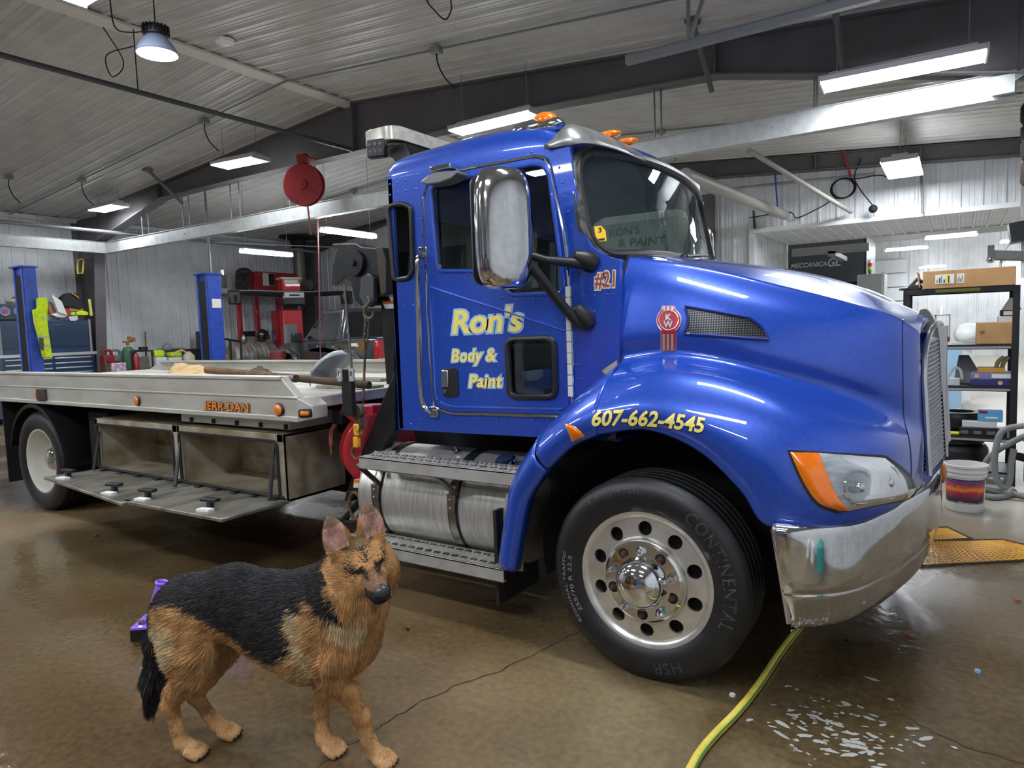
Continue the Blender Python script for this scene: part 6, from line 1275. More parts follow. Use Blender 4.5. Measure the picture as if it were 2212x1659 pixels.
# bucket and stick
bc = aZ(2084, 1100); t = thing('bucket', 'white plastic bucket with a colourful torn label standing on the grey floor', 'bucket', bc); sc_ = 1.0
mb = MB(); mb.lathe([(.001, .002), (.122, .002), (.126, .01), (.136, .27), (.137, .28), (.144, .281), (.145, .29), (.138, .292), (.139, .31), (.147, .311), (.148, .32), (.140, .322), (.141, .35), (.150, .352), (.150, .368), (.142, .37), (.139, .36), (.123, .02), (.001, .02)], bc, (0, 0, 1), 48); mb.build('pail', WHT, t)
LB = bpy.data.materials.new('bucket_label'); LB.use_nodes = True; nt = LB.node_tree; b = nt.nodes['Principled BSDF']; tcn = nt.nodes.new('ShaderNodeTexCoord'); sp = nt.nodes.new('ShaderNodeSeparateXYZ'); nt.links.new(tcn.outputs['Object'], sp.inputs[0]); nzn = nt.nodes.new('ShaderNodeTexNoise'); nzn.inputs['Scale'].default_value = 28; nt.links.new(tcn.outputs['Object'], nzn.inputs['Vector'])
ma = nt.nodes.new('ShaderNodeMath'); ma.operation = 'MULTIPLY_ADD'; ma.inputs[1].default_value = .05; nt.links.new(nzn.outputs['Fac'], ma.inputs[0]); nt.links.new(sp.outputs[2], ma.inputs[2]); mr = nt.nodes.new('ShaderNodeMapRange'); mr.inputs[1].default_value = .09; mr.inputs[2].default_value = .29; nt.links.new(ma.outputs[0], mr.inputs[0])
rp = nt.nodes.new('ShaderNodeValToRGB'); nt.links.new(mr.outputs[0], rp.inputs[0]); nt.links.new(rp.outputs[0], b.inputs['Base Color']); e = rp.color_ramp.elements; e[0].position = 0; e[0].color = (*s2l((190, 186, 184)), 1); e[1].position = 1; e[1].color = (*s2l((40, 34, 60)), 1)
for p_, c_ in ((.12, (40, 30, 40)), (.3, (110, 50, 84)), (.45, (196, 50, 62)), (.58, (236, 156, 52)), (.72, (206, 60, 72)), (.86, (120, 84, 150))): x = e.new(p_); x.color = (*s2l(c_), 1)
mb = MB(); mb.grid([[bc+V((r*math.cos(a), r*math.sin(a), z)) for a in np.linspace(-2.95, -.4, 30)] for z, r in ((.07, .1285), (.16, .1325), (.262, .1365))]); mb.build('label', LB, t)
mb = MB(); mb.tube([bc+V((.152*math.cos(a), .152*math.sin(a), .30-.06*abs(math.sin(a)))) for a in np.linspace(-.2, -PI+.2, 12)], .003, 6); mb.build('bail_handle', STEEL, t)
p = bc+V((-.09, .03, .03)); rod('wooden_stick', p, V((p.x-.085, p.y+.03, .52)), .012, mat('stick_wood', (176, 112, 62), .7), 'brown wooden stick leaning in the white bucket', 'stick')
# grey vacuum hoses
HG = mat('vacuum_hose_grey', (132, 134, 136), .55, bump=(120, .3))
def ghose(ps, y, label):
    mb = MB(); mb.tube(cr([aY(a, b, y+(c if len(q) > 2 else 0)) for q in ps for a, b, c in [(q+(0,))[:3]]], 8), .0245, 14); tag(mb.build('vacuum_hose', HG), label, 'hose')
ghose([(2290, 965, .1), (2240, 925, .05), (2200, 921), (2165, 932), (2152, 965), (2148, 1010), (2156, 1040), (2172, 1052), (2182, 1035), (2184, 1000), (2190, 970)], 6.85, 'grey vacuum hose standing in a tall loop right of the bucket')
ghose([(2230, 935, .0), (2180, 958), (2140, 985), (2122, 1015, .05), (2118, 1040, .1)], 7.0, 'grey vacuum hose slanting down behind the tall loop')
mb = MB(); mb.tube(cr([aZ(2260, 1085, .025), aZ(2205, 1070, .025), aZ(2160, 1062, .025), aZ(2125, 1058, .025), aZ(2118, 1066, .025), aZ(2140, 1074, .025), aZ(2170, 1072, .025), aZ(2190, 1062, .03)], 8), .0245, 14); tag(mb.build('vacuum_hose', HG), 'grey vacuum hose lying coiled on the floor right of the bucket', 'hose')
mb = MB(); c = V((.72, 7.2, 0)); mb.lathe([(.001, .05), (.2, .05), (.22, .1), (.22, .38), (.2, .42), (.23, .44), (.22, .5), (.1, .58), (.001, .6)], c, (0, 0, 1), 32); mb.cyl(c+V((-.2, -.05, .3)), c+V((-.3, -.1, .33)), .035, n=14)
for k in range(4): a = k*PI/2+.7; mb.cyl(c+V((.17*math.cos(a), .17*math.sin(a), 0)), c+V((.17*math.cos(a), .17*math.sin(a), .06)), .03, n=10)
tag(mb.build('shop_vacuum', BLK), 'black shop vacuum on the floor right of the shelving', 'vacuum')
# ---------------------------------------------------------------- shelving at the right
RY, RX0_, RX1_ = 7.4, -.40, .43; rk = thing('shelf_rack', 'black metal shelving rack holding cardboard boxes and tyres', 'shelf', ((RX0_+RX1_)/2, RY+.25, 0)); BK = mat('rack_black', (26, 27, 29), .5)
sh_z = [1.80, 1.285, .96, .58, .12]
sh_z = [1.78, aY(2100, 744, RY).z, aY(2100, 834, RY).z, aY(2100, 942, RY).z, .12]
for x in (RX0_, RX1_):
    for y in (RY, RY+.5):
        mb = MB(); hgt = sh_z[0]; mb.box((x-.025, y-.004, 0), (x+.025, y+.004, hgt)); mb.box((x-.025 if x < 0 else x+.02, y-.025, 0), (x-.02 if x < 0 else x+.025, y+.025, hgt)); mb.build('post', BK, rk)
for k, z in enumerate(sh_z):
    mb = MB(); mb.box((RX0_, RY-.01, z-.045), (RX1_, RY+.02, z)); mb.box((RX0_, RY+.48, z-.045), (RX1_, RY+.51, z)); mb.box((RX0_, RY, z-.04), (RX0_+.02, RY+.5, z)); mb.box((RX1_-.02, RY, z-.04), (RX1_, RY+.5, z)); mb.box((RX0_+.01, RY+.01, z-.012), (RX1_-.01, RY+.49, z-.002)); s_ = mb.build('shelf', BK, rk)
    mb = MB(); mb.box((RX0_+.03, RY-.014, z-.038), (RX1_-.03, RY-.010, z-.02)) if k else mb.box((-.17, RY-.014, z-.035), (.17, RY-.010, z-.008)); mb.build('shelf_edge' if k else 'shelf_tape', mat('shelf_edge_grey', (150, 150, 150), .5) if k else mat('olive_tape', (128, 124, 44), .6), s_)
def carton(name, x0, y0, x1, y1, z, yy, dep, m, label, cat='box', rz=0, grp=None):
    p, q = aY(x0, y1, yy), aY(x1, y0, yy); w, h = q.x-p.x, q.z-p.z if y0 is not None else .1; h = abs(aY(x0, y0, yy).z-aY(x0, y1, yy).z)
    c = V(((p.x+q.x)/2, yy+dep/2, z)); t = thing(name, label, cat, c, grp); mb = MB(); mb.cbox(c+V((0, 0, h/2+.001)), (w, dep, h), RZ(rz)); b = mb.build('carton' if cat == 'box' else 'body', m, t, bev=.004); return t, c, w, h
t, c, w_, h_ = carton('cardboard_box', 1993, 591, 2195, 629, sh_z[0], RY-.03, .42, CARD, 'long cardboard box with shipping labels on the top rack shelf')
for x0, x1, mm in ((-.36, -.15, PAPER), (-.12, -.04, PAPER)):
    mb = MB(); mb.box((c.x+x0*w_+.0, c.y-.2125, c.z+h_*.25), (c.x+x1*w_, c.y-.2105, c.z+h_*.78)); l_ = mb.build('shipping_label', mm, t)
    mb = MB(); xx = c.x+x0*w_; ww = (x1-x0)*w_
    for k in range(6): mb.box((xx+ww*(.08+.12*k), c.y-.2135, c.z+h_*.3), (xx+ww*(.08+.12*k)+ww*.04*(1+k % 2), c.y-.2126, c.z+h_*(.5+.1*(k % 3))))
    mb.build('label_print', DGREY, l_)
mb = MB(); mb.box((c.x-.24*w_, c.y-.214, c.z+h_*.25), (c.x-.22*w_, c.y-.2127, c.z+h_*.78)); mb.build('yellow_label_band', mat('label_yellow', (236, 214, 40), .6), t)
mb = MB(); mb.hexa([V((c.x-w_/2-.03, c.y-.2, c.z+.02)), V((c.x-w_/2-.02, c.y-.2, c.z+.02)), V((c.x-w_/2-.02, c.y+.2, c.z+.02)), V((c.x-w_/2-.03, c.y+.2, c.z+.02)), V((c.x-w_/2-.05, c.y-.2, c.z+h_)), V((c.x-w_/2-.04, c.y-.2, c.z+h_)), V((c.x-w_/2-.04, c.y+.2, c.z+h_)), V((c.x-w_/2-.05, c.y+.2, c.z+h_))]); mb.build('box_flap', CARD, t)
t, c, w_, h_ = carton('cardboard_box', 2109, 694, 2194, 740, sh_z[1], RY, .34, CARD, 'open cardboard box on the second rack shelf under two small boxes')
mb = MB(); mb.sphere(c+V((-.1, -.172, h_*.62)), (.02, .004, .02), 8, 5); mb.build('torn_patch', mat('torn_card', (150, 112, 72), .9), t)
t2, c2, w2, h2 = carton('small_box', 2156, 678, 2193, 691, c.z+h_, RY+.04, .15, mat('box_white', (206, 206, 210), .6), 'small white box on the open cardboard box, under the black one'); t3, c3, w3, h3 = carton('small_box', 2161, 664, 2193, 677, c2.z+h2, RY+.04, .14, BLK, 'small black box with a white label, topmost on the open cardboard box')
mb = MB(); mb.box((c3.x-.03, c3.y-.0725, c3.z+.01), (c3.x+.06, c3.y-.0705, c3.z+h3-.008)); mb.build('white_label', PAPER, t3)
mb = MB(); c = c3+V((.03, .0, h3)); mb.lathe([(.001, .0), (.075, .0), (.07, .01), (.035, .075), (.02, .1), (.001, .11)], c, (0, 0, 1), 20); tag(mb.build('lamp_cone', mat('cream_cone', (188, 182, 160), .5)), 'small cream cone lamp on top of the small black box', 'lamp')
for x0, y0, x1, y1, d, m, lb in ((2112, 792, 2172, 802, .2, mat('box_gold', (196, 146, 50), .6), 'flat yellow parts box, topmost on the third rack shelf'), (2096, 803, 2190, 817, .25, mat('box_lilac', (120, 116, 168), .6), 'lilac parts box with a white label, middle of the stack on the third shelf'), (2097, 818, 2189, 832, .25, mat('box_navy', (46, 46, 100), .6), 'navy blue parts box, lowest of the stack on the third shelf')):
    zz = {792: 2, 803: 1, 818: 0}[y0]; hh = abs(aY(2100, 818, RY).z-aY(2100, 832, RY).z); t, c, w_, h_ = carton('parts_box', x0, y0, x1, y1, sh_z[2]+hh*zz*1.02, RY+.02, d, m, lb, 'box')
    if zz == 1: mb = MB(); mb.box((c.x-.0, c.y-d/2-.003, c.z+.012), (c.x+w_*.46, c.y-d/2-.0005, c.z+h_-.01)); mb.build('white_label', PAPER, t)
    if zz != 2: mb = MB(); mb.cyl((c.x-w_*.35 if zz else c.x+w_*.2, c.y-d/2-.003, c.z+h_/2), (c.x-w_*.35 if zz else c.x+w_*.2, c.y-d/2, c.z+h_/2), .018, n=14); mb.build('round_mark', mat('mark_peach', (212, 170, 130), .6), t)
t, c, w_, h_ = carton('black_tray', 2072, 920, 2176, 938, sh_z[3], RY+.0, .13, BLK, 'flat black plastic tray on the lowest visible rack shelf', 'tray')
for k in range(3): mb = MB(); mb.box((c.x-.17+.1*k, c.y-.068, c.z+.02), (c.x-.11+.1*k, c.y-.0655, c.z+.05)); mb.build('clear_latch', GLSC, t)
t, c4, w_, h_ = carton('white_box', 2078, 906, 2154, 919, c.z+h_, RY+.02, .1, mat('box_white', (206, 206, 210), .6), 'long flat white box lying on the black tray')
t, c5, w_, h_ = carton('blue_box', 2112, 882, 2167, 906, c4.z+h_, RY+.02, .1, mat('box_sky', (96, 170, 216), .5), 'light blue box with a red corner on top of the flat white box'); mb = MB(); mb.box((c5.x-w_*.46, c5.y-.053, c5.z+h_*.78), (c5.x-.02, c5.y-.0505, c5.z+h_)); mb.build('red_corner', RED, t); mb = MB(); mb.box((c5.x-w_*.2, c5.y-.053, c5.z+h_*.3), (c5.x+w_*.3, c5.y-.0505, c5.z+h_*.45)); mb.build('pale_print', PAPER, t)
mb = MB(); p = aY(2066, 935, RY+.02); mb.cbox((p.x, RY+.05, sh_z[3]+.014), (.18, .06, .026)); tag(mb.build('yellow_level', mat('tool_yellow', (222, 214, 50), .5), bev=.006), 'yellow tool bar lying on the rack shelf beside the black tray', 'tool')
def flat_tyre(c, r, w, label, grp=None):
    mb = MB(); mb.lathe([(r*.62, 0), (r*.9, 0), (r*.98, w*.15), (r, w*.3), (r*.985, w*.4), (r, w*.5), (r*.985, w*.6), (r, w*.7), (r*.98, w*.85), (r*.9, w), (r*.62, w), (r*.6, w*.8), (r*.6, w*.2), (r*.62, 0)], c, (0, 0, 1), 44); return tag(mb.build('tyre', RUB), label, 'tyre', grp)
flat_tyre((.0, RY+.27, sh_z[4]+.002), .27, .2, 'black tyre lying lowest in the rack'); flat_tyre((.0, RY+.27, sh_z[4]+.205), .24, .13, 'black tyre lying on another tyre at the bottom of the rack')
flat_tyre((.02, RY+.37, sh_z[3]+.002), .22, .18, 'black tyre lying behind the light blue box on the rack')
# clutter on the third shelf
mb = MB(); c = V((-.17, RY+.1, sh_z[2])); mb.lathe([(.001, .0), (.06, 0), (.075, .08), (.078, .1), (.07, .1), (.001, .09)], c, (0, 0, 1), 20); tag(mb.build('black_pot', BLK), 'round black tub with a pale lid on the third rack shelf', 'tub')
mb = MB(); mb.tube(cr([V((-.08, RY+.06, sh_z[2]+.03)), V((-.02, RY+.1, sh_z[2]+.15)), V((.03, RY+.12, sh_z[2]+.14)), V((.05, RY+.1, sh_z[2]+.05))], 6), .012, 8); mb.cbox((-.04, RY+.12, sh_z[2]+.03), (.14, .12, .06)); tag(mb.build('coiled_lead', WHT), 'white cord bundle beside the stack of parts boxes', 'cord')
mb = MB(); q = [V((-.02, RY+.34, sh_z[2])), V((.24, RY+.34, sh_z[2])), V((.1, RY+.42, sh_z[2]+.26)), V((.02, RY+.42, sh_z[2]+.26))]; mb.add(q+[p+V((0, .02, 0)) for p in q], [(0, 1, 2, 3), (7, 6, 5, 4), (0, 4, 5, 1), (1, 5, 6, 2), (2, 6, 7, 3), (3, 7, 4, 0)]); tag(mb.build('leaning_sheet', GREY), 'grey angled panel standing at the back of the third rack shelf', 'panel')
mb = MB(); mb.tube(cr([V((.36, RY+.1, sh_z[2]+.26)), V((.31, RY+.1, sh_z[2]+.2)), V((.3, RY+.1, sh_z[2]+.05)), V((.34, RY+.12, sh_z[2]+.02))], 6), .018, 8); mb.tube(cr([V((.39, RY+.12, sh_z[2]+.26)), V((.35, RY+.12, sh_z[2]+.18)), V((.35, RY+.12, sh_z[2]+.04))], 6), .018, 8); tag(mb.build('tan_hose', mat('hose_tan', (150, 130, 92), .6)), 'tan hose hanging at the right end of the third rack shelf', 'hose')
mb = MB(); mb.cbox((-.33, RY+.1, sh_z[0]+.025), (.1, .2, .045)); mb.cbox((-.4, RY+.06, sh_z[0]+.012), (.12, .07, .02), RZ(.3)); mb.tube([V((-.38, RY+.02, sh_z[0]+.02)), V((-.32, RY+.08, sh_z[0]+.1)), V((-.24, RY+.1, sh_z[0]+.05))], .018, 8); tag(mb.build('work_gloves', mat('glove_dark', (52, 48, 40), .85), bev=.015), 'dark work gloves on the top rack shelf left of the long box', 'gloves')
# ---------------------------------------------------------------- the room beyond the opening
DKB = mat('booth_dark_grey', (66, 70, 78), .45)
t = thing('paint_booth', 'dark grey paint booth with pale lettering in the next room', 'paint booth', (-4.2, 19.2, 0)); BYY = 18.6
xl, xr = aY(1660, 560, BYY).x, aY(1868, 560, BYY).x; zt, zb = aY(1780, 512, BYY).z, aY(1780, 612, BYY).z
mb = MB(); mb.box((xl, BYY, zb), (xr, BYY+2.5, zt)); mb.build('upper_panel', DKB, t, bev=.02)
mb = MB(); mb.box((xl, BYY+.3, .0), (xr+.15, BYY+2.5, zb-.02)); mb.build('booth_wall', mat('booth_darker', (44, 47, 54), .5), t)
mb = MB(); mb.box((xr, BYY-.02, zb-.1), (xr+.04, BYY+.04, zt)); mb.build('corner_post', mat('booth_darker', (44, 47, 54), .5), t)
a, b_ = aY(1706, 592, BYY-.02), aY(1779, 583, BYY-.02); vs, fs = text('MECCANICA', 1, .25, .03); A_ = np.array(vs); lo, hi = A_[:, :2].min(0), A_[:, :2].max(0)
def put(st, p, q, h, par, m, y):
    vs, fs = text(st, 1, .25, .03); A_ = np.array(vs); lo, hi = A_[:, :2].min(0), A_[:, :2].max(0); P0, Q0 = aY(*p, y), aY(*q, y); hh = abs(aY(*p, y).z-aY(p[0], p[1]-h, y).z)
    mb = MB(); mb.add([V((P0.x+(Q0.x-P0.x)*(x-lo[0])/(hi[0]-lo[0]), y, P0.z+(Q0.z-P0.z)*(x-lo[0])/(hi[0]-lo[0])+hh*yv/.72)) for x, yv, _ in A_], fs); mb.build('lettering', m, par, smooth=0)
LG = mat('letter_grey', (176, 180, 184), .5); put('MECCANICA', (1708, 580), (1786, 574), 10, t, LG, BYY-.012); put('GL', (1788, 576), (1816, 573), 18, t, LG, BYY-.012)
mb = MB(); p = aY(1879, 581, 18.5)
for k, cc_ in enumerate(((70, 160, 80), (226, 200, 60), (210, 50, 50), (226, 226, 226))): 
    pass
t = thing('signal_tower', 'small stacked signal light on the booth corner', 'signal light', p)
for k, cc_ in enumerate(((70, 160, 80), (210, 190, 60), (210, 50, 50), (226, 226, 226))): mb = MB(); mb.cyl(p+V((0, 0, -.1+.08*k)), p+V((0, 0, -.025+.08*k)), .05, n=12); mb.build('light_segment', mat('tower_%d' % k, cc_, .4), t)
mb = MB(); mb.cyl(p+V((0, 0, -.35)), p+V((0, 0, -.1)), .02, n=8); mb.cbox(p+V((0, .05, -.33)), (.1, .3, .04)); mb.build('bracket', BLKS, t)
mb = MB(); p, q = aY(1851, 650, 17.2), aY(1911, 590, 17.2); mb.box((p.x, 17.2, 0), (q.x, 17.9, q.z)); t = tag(mb.build('grey_cabinet', mat('cabinet_grey', (178, 180, 184), .5), bev=.01), 'tall light grey cabinet in the next room behind the hood', 'cabinet'); mb = MB(); mb.box((q.x-.06, 17.17, 0), (q.x+.0, 17.2, q.z+.04)); mb.build('cabinet_post', WHTM, t)
mb = MB(); mb.box((-3.15, 16.5, 2.95), (-1.6, 16.62, 3.12)); mb.box((-2.4, 16.5, 2.9), (-2.25, 18.4, 3.0)); tag(mb.build('truss_beam', mat('beam_pale_grey', (150, 150, 148), .5)), 'pale beam stub just behind the soffit over the paint booth', 'beam')
# small table with bottle, creeper, white bodywork seen through the rack
t = thing('small_table', 'grey metal stand with shelves against the far white wall', 'table', (-.9, 20, 0)); p, q = aY(2018, 728, 20), aY(2053, 679, 20)
for z in (q.z, q.z-.55): mb = MB(); mb.box((p.x, 20, z-.03), (q.x, 20.4, z)); mb.build('shelf', GREY, t)
for x in (p.x, q.x-.03):
    mb = MB(); mb.box((x, 20, 0), (x+.03, 20.03, q.z)); mb.build('leg', GREY, t); mb = MB(); mb.box((x, 20.37, 0), (x+.03, 20.4, q.z)); mb.build('leg', GREY, t)
mb = MB(); c = V((q.x-.2, 20.15, q.z)); mb.lathe([(.001, 0), (.05, 0), (.05, .15), (.02, .19), (.02, .22), (.001, .22)], c, (0, 0, 1), 14); tag(mb.build('white_bottle', WHT), 'white bottle standing on the far grey metal stand', 'bottle')
mb = MB(); c = aY(2092, 722, 14.5); mb.sphere(c, (.22, .3, .2), 18, 12); mb.sphere(c+V((.15, -.05, .05)), (.16, .2, .15), 14, 10); mb.box((c.x-.05, c.y-.05, 0), (c.x+.05, c.y+.05, c.z)); o = tag(mb.build('white_bodywork', mat('white_gloss', (232, 234, 234), .2, 0, .6)), 'glossy white bodywork piece on a stand behind the cardboard box', 'bodywork')
mb = MB(); c = aY(2036, 730, 15); mb.box((c.x-.12, 15, 0), (c.x+.12, 15.3, c.z-.1)); mb.sphere((c.x, 15.1, c.z-.03), (.12, .12, .1), 14, 8); tag(mb.build('red_machine', RED), 'small red machine seen through the rack', 'machine')
mb = MB(); p, q = aY(2030, 742, 13), aY(2080, 733, 13); mb.box((p.x, 13, 0), (q.x, 13.5, p.z)); tag(mb.build('work_table', mat('table_blue', (150, 186, 214), .6)), 'pale blue covered work table behind the rack', 'table')
# grey arm and crate beside the rack top at the right edge
t = thing('folding_tool_mount', 'folded grey metal arm hung at the right edge near the ceiling strip lights', 'arm', (.9, 9, 2.4))
p, q = aY(2140, 545, 9), aY(2230, 560, 9); mb = MB(); mb.cbox((p+q)/2, ((q-p).length, .12, .1), Matrix.Rotation(.12, 3, 'Y')); mb.build('arm', mat('arm_grey', (110, 108, 106), .45, .3), t, bev=.008)
mb = MB(); mb.cbox(p, (.06, .16, .14)); mb.sphere(p+V((.0, -.05, -.08)), .04, 10, 8); mb.build('arm_head', CHROMED, t)
p, q = aY(2180, 505, 9), aY(2290, 485, 9); mb = MB(); mb.cbox((p+q)/2, ((q-p).length, .3, .2), Matrix.Rotation(-.15, 3, 'Y')); mb.build('black_frame', BLKS, t); mb = MB(); mb.tube([aY(2211, 470, 9), V((aY(2211, 470, 9).x, 9, zroof(.6)-.03))], .03, 10); mb.tube([aY(2211, 600, 9), aY(2211, 470, 9)], .02, 8); mb.build('hanging_pole', WHTM, t)
mb = MB(); mb.tube(cr([aY(2160, 585, 9), aY(2165, 555, 9), aY(2180, 525, 9), aY(2200, 500, 9), aY(2211, 480, 9)], 6), .012, 6); mb.build('white_cable', WHTM, t)
for k, (y0, y1, cc_) in enumerate(((222, 268, (40, 40, 44)), (270, 300, (30, 32, 40)), (302, 345, (58, 50, 48)), (347, 400, (70, 60, 54)))):
    p = aY(2216, y0, 7.9); q = aY(2216, y1, 7.9); mb = MB(); mb.lathe([(.001, 0), (.09, 0), (.11, .03), (.11, (p.z-q.z)*.8), (.09, p.z-q.z-.004), (.001, p.z-q.z-.004)], (p.x+.07, 7.9, q.z), (0, 0, 1), 18); tag(mb.build('hanging_roll', mat('roll_%d' % k, cc_, .8)), ('topmost', 'second', 'third', 'lowest')[k]+' dark roll of the stack hanging at the right edge below the steel box', 'roll')
mb = MB(); mb.tube([V((aY(2216, 300, 7.9).x+.07, 7.9, 2.2)), V((aY(2216, 300, 7.9).x+.07, 7.9, zroof(.7)-.02))], .012, 6); tag(mb.build('hanger_rod', PIPE), 'rod carrying the dark rolls at the right edge', 'rod')
# ---------------------------------------------------------------- along the left wall
CX0, CX1, CY0, CY1 = -15.85, -15.2, 5.5, 7.2
t = thing('tool_chest', 'wide dark blue tool chest with silver drawer trims against the left wall', 'tool chest', (-15.5, 6.4, 0))
mb = MB(); mb.box((CX0, CY0, .12), (CX1, CY1, 1.30)); mb.build('roll_cabinet', TCHEST, t, bev=.01)
mb = MB(); mb.box((CX0, CY0+.03, 1.36), (CX1-.06, CY1-.03, 2.02)); mb.build('hutch', TCHEST, t, bev=.01)
SL = mat('trim_silver', (206, 208, 208), .3, .6)
mb = MB(); mb.box((CX0-.01, CY0-.02, 1.30), (CX1+.02, CY1+.04, 1.36)); mb.build('worktop', SL, t, bev=.006)
for y0, y1 in ((CY0+.02, CY0+.06), (CY1-.06, CY1-.02)): mb = MB(); mb.box((CX1-.07, y0, 1.36), (CX1-.03, y1, 2.03)); mb.build('corner_post', GREY, t)
for y0, y1 in ((CY0+.06, 6.38), (6.42, CY1-.07)):
    mb = MB(); mb.box((CX1-.062, y0, 1.48), (CX1-.045, y1, 1.93)); mb.build('door_panel', mat('toolchest_dark', (18, 44, 72), .35, 0, .5), t, bev=.006)
    z = 1.27
    for k, h in enumerate((.10, .10, .10, .12, .14, .16, .2)):
        mb = MB(); mb.box((CX1-.01, y0, z-h+.008), (CX1+.012, y1, z)); d = mb.build('drawer', TCHEST, t, bev=.004); mb = MB(); mb.box((CX1+.0, y0+.01, z-.028), (CX1+.03, y1-.01, z-.004)); mb.build('drawer_trim', SL, d, bev=.003); z -= h
for x in (CX0+.08, CX1-.08):
    for y in (CY0+.1, CY1-.1): mb = MB(); mb.cyl((x, y-.025, .06), (x, y+.025, .06), .06, n=16); mb.build('caster', RUBB, t)
vs, fs = text('snap-on', 1, .2, .01); TT = 2.03
def pxX(ps, x): return [(lambda q: (q.y, q.z))(aX(a, b, x)) for a, b in ps]
def onX(name, poly, x, d, m, label=None, cat=None, par=None, bev=.01):
    mb = MB(); mb.plate(pxX(poly, x), [], lambda u, v, k: V((x-k, u, v)), d); o = mb.build(name, m, par, bev=bev)
    if label: tag(o, label, cat)
    return o
t = thing('workshop_radio', 'grey workshop radio with two round blue ringed speakers on the tool chest', 'radio', (-15.4, 5.75, TT)); p, q = aX(-6, 689, -15.42), aX(49, 657, -15.42)
mb = MB(); mb.box((-15.75, p.y, TT), (-15.42, q.y, q.z)); mb.build('body', DGREY, t, bev=.02)
for x in (10, 40):
    c = aX(x, 673, -15.42); mb = MB(); mb.lathe([(.001, .01), (.095, .01), (.1, 0), (.085, .03), (.06, .02), (.001, .015)], c, (1, 0, 0), 26); s_ = mb.build('speaker', mat('speaker_blue', (120, 142, 190), .4), t); mb = MB(); mb.cyl(c, c+V((.035, 0, 0)), .045, n=8); mb.build('speaker_centre', mat('speaker_red', (190, 60, 66), .5), s_)
mb = MB(); c = aX(28, 650, -15.55); mb.lathe([(.001, 0), (.08, 0), (.14, .05), (.15, .1), (.14, .1), (.001, .02)], (c.x, c.y, q.z), (0, 0, 1), 22); tag(mb.build('metal_bowl', mat('bowl_white', (206, 204, 200), .35, .3)), 'pale bowl standing on the workshop radio', 'bowl')
onX('brown_bag', [(28, 643), (45, 634), (52, 650), (48, 655), (30, 655)], -15.68, .08, mat('bag_brown', (130, 96, 64), .8), 'brown paper bag behind the pale bowl on the radio', 'bag')
t = onX('backpack', [(134, 655), (136, 642), (147, 633), (160, 632), (172, 636), (180, 655), (184, 664), (172, 668), (152, 664), (138, 663)], -15.36, .22, mat('bag_black', (28, 28, 31), .75), 'black backpack with a yellow piped seam on top of the tool chest', 'backpack', None, .03)
mb = MB(); mb.tube([aX(155, 633, -15.33), aX(163, 638, -15.33), aX(170, 644, -15.33)], .012, 6); mb.build('yellow_piping', mat('piping_yellow', (220, 170, 50), .6), t)
onX('cardboard_flat', [(149, 664), (181, 664), (180, 673), (150, 672)], -15.4, .25, CARD, 'flat cardboard box under the black backpack', 'box')
onX('white_box', [(111, 636), (133, 650), (146, 681), (126, 674)], -15.3, .06, WHTM, 'white box lid standing tilted on the tool chest', 'box', None, .004)
onX('open_white_box', [(112, 680), (126, 674), (146, 682), (140, 686), (124, 685)], -15.34, .2, WHTM, 'open white box lying on the tool chest under the tilted lid', 'box', None, .004)
onX('tan_cloth_bundle', [(106, 650), (114, 654), (122, 674), (112, 684), (105, 670)], -15.4, .12, mat('tan_cloth', (150, 112, 84), .8), 'tan cloth bundle left of the tilted white lid', 'cloth', None, .02)
onX('red_bag', [(139, 664), (150, 668), (153, 676), (148, 686), (141, 684)], -15.38, .12, mat('red_cloth', (180, 44, 50), .7), 'red bag on the tool chest between the white lid and hi-vis cap', 'bag', None, .02)
onX('baseball_hat', [(166, 680), (167, 674), (176, 671), (186, 672), (193, 677), (190, 681)], -15.32, .16, HIVIS, 'hi-vis yellow cap on the tool chest beside the yellow bar', 'cap', None, .02)
onX('hi_vis_glove', [(153, 681), (155, 675), (162, 674), (165, 680)], -15.34, .1, HIVIS, 'small hi-vis glove between the red bag and the cap', 'glove', None, .015)
onX('yellow_bar', [(191, 646), (196, 646), (201, 682), (195, 683)], -15.36, .03, mat('bar_yellow', (232, 218, 120), .5), 'yellow bar standing at the right end of the tool chest', 'tool')
onX('white_cloth', [(148, 684), (168, 683), (168, 690), (164, 693), (152, 693)], -15.22, .03, mat('cloth_white', (205, 203, 205), .8), 'white rag draped over the front edge of the tool chest', 'rag')
onX('paper_funnel', [(212, 724), (226, 728), (219, 744), (212, 740)], -15.3, .05, mat('funnel_pale', (190, 180, 176), .7), 'pale funnel hung on the end of the tool chest', 'funnel'); onX('black_torch', [(210, 714), (219, 712), (220, 720), (213, 722)], -15.3, .05, BLK, 'black torch hung above the pale funnel', 'torch')
# lift posts
def lift_post(px0, px1, ptop, x, label, jac=False):
    a, b = aX(px0, ptop, x), aX(px1, ptop, x); H = a.z; y0, y1 = a.y, b.y; t = thing('lift_post', label, 'lift post', (x, (y0+y1)/2, 0)); w = .34
    mb = MB(); mb.box((x-w, y0+.02, 0), (x, y0+.04, H)); mb.box((x-w, y0, 0), (x-w+.02, y1, H)); mb.box((x-.0, y0, 0), (x+.015, y1, H)); mb.box((x-w, y1-.02, 0), (x, y1, H)); mb.box((x-w, y0-.01, 0), (x-w+.05, y0+.05, H)); mb.box((x-.05, y0-.02, 0), (x, y0+.02, H)); mb.build('column', LBLUE, t, bev=.006)
    mb = MB(); mb.box((x-w-.02, y0-.05, H), (x+.03, y1+.02, H+.025)); mb.box((x-w-.1, y0-.1, 0), (x+.15, y1+.1, .02)); mb.build('end_plates', LBLUE, t)
    mb = MB(); mb.box((x-w+.06, y0+.0, .2), (x-.06, y0+.019, H-.12)); mb.build('slide_channel', BLKM, t); return t, y0, y1, H
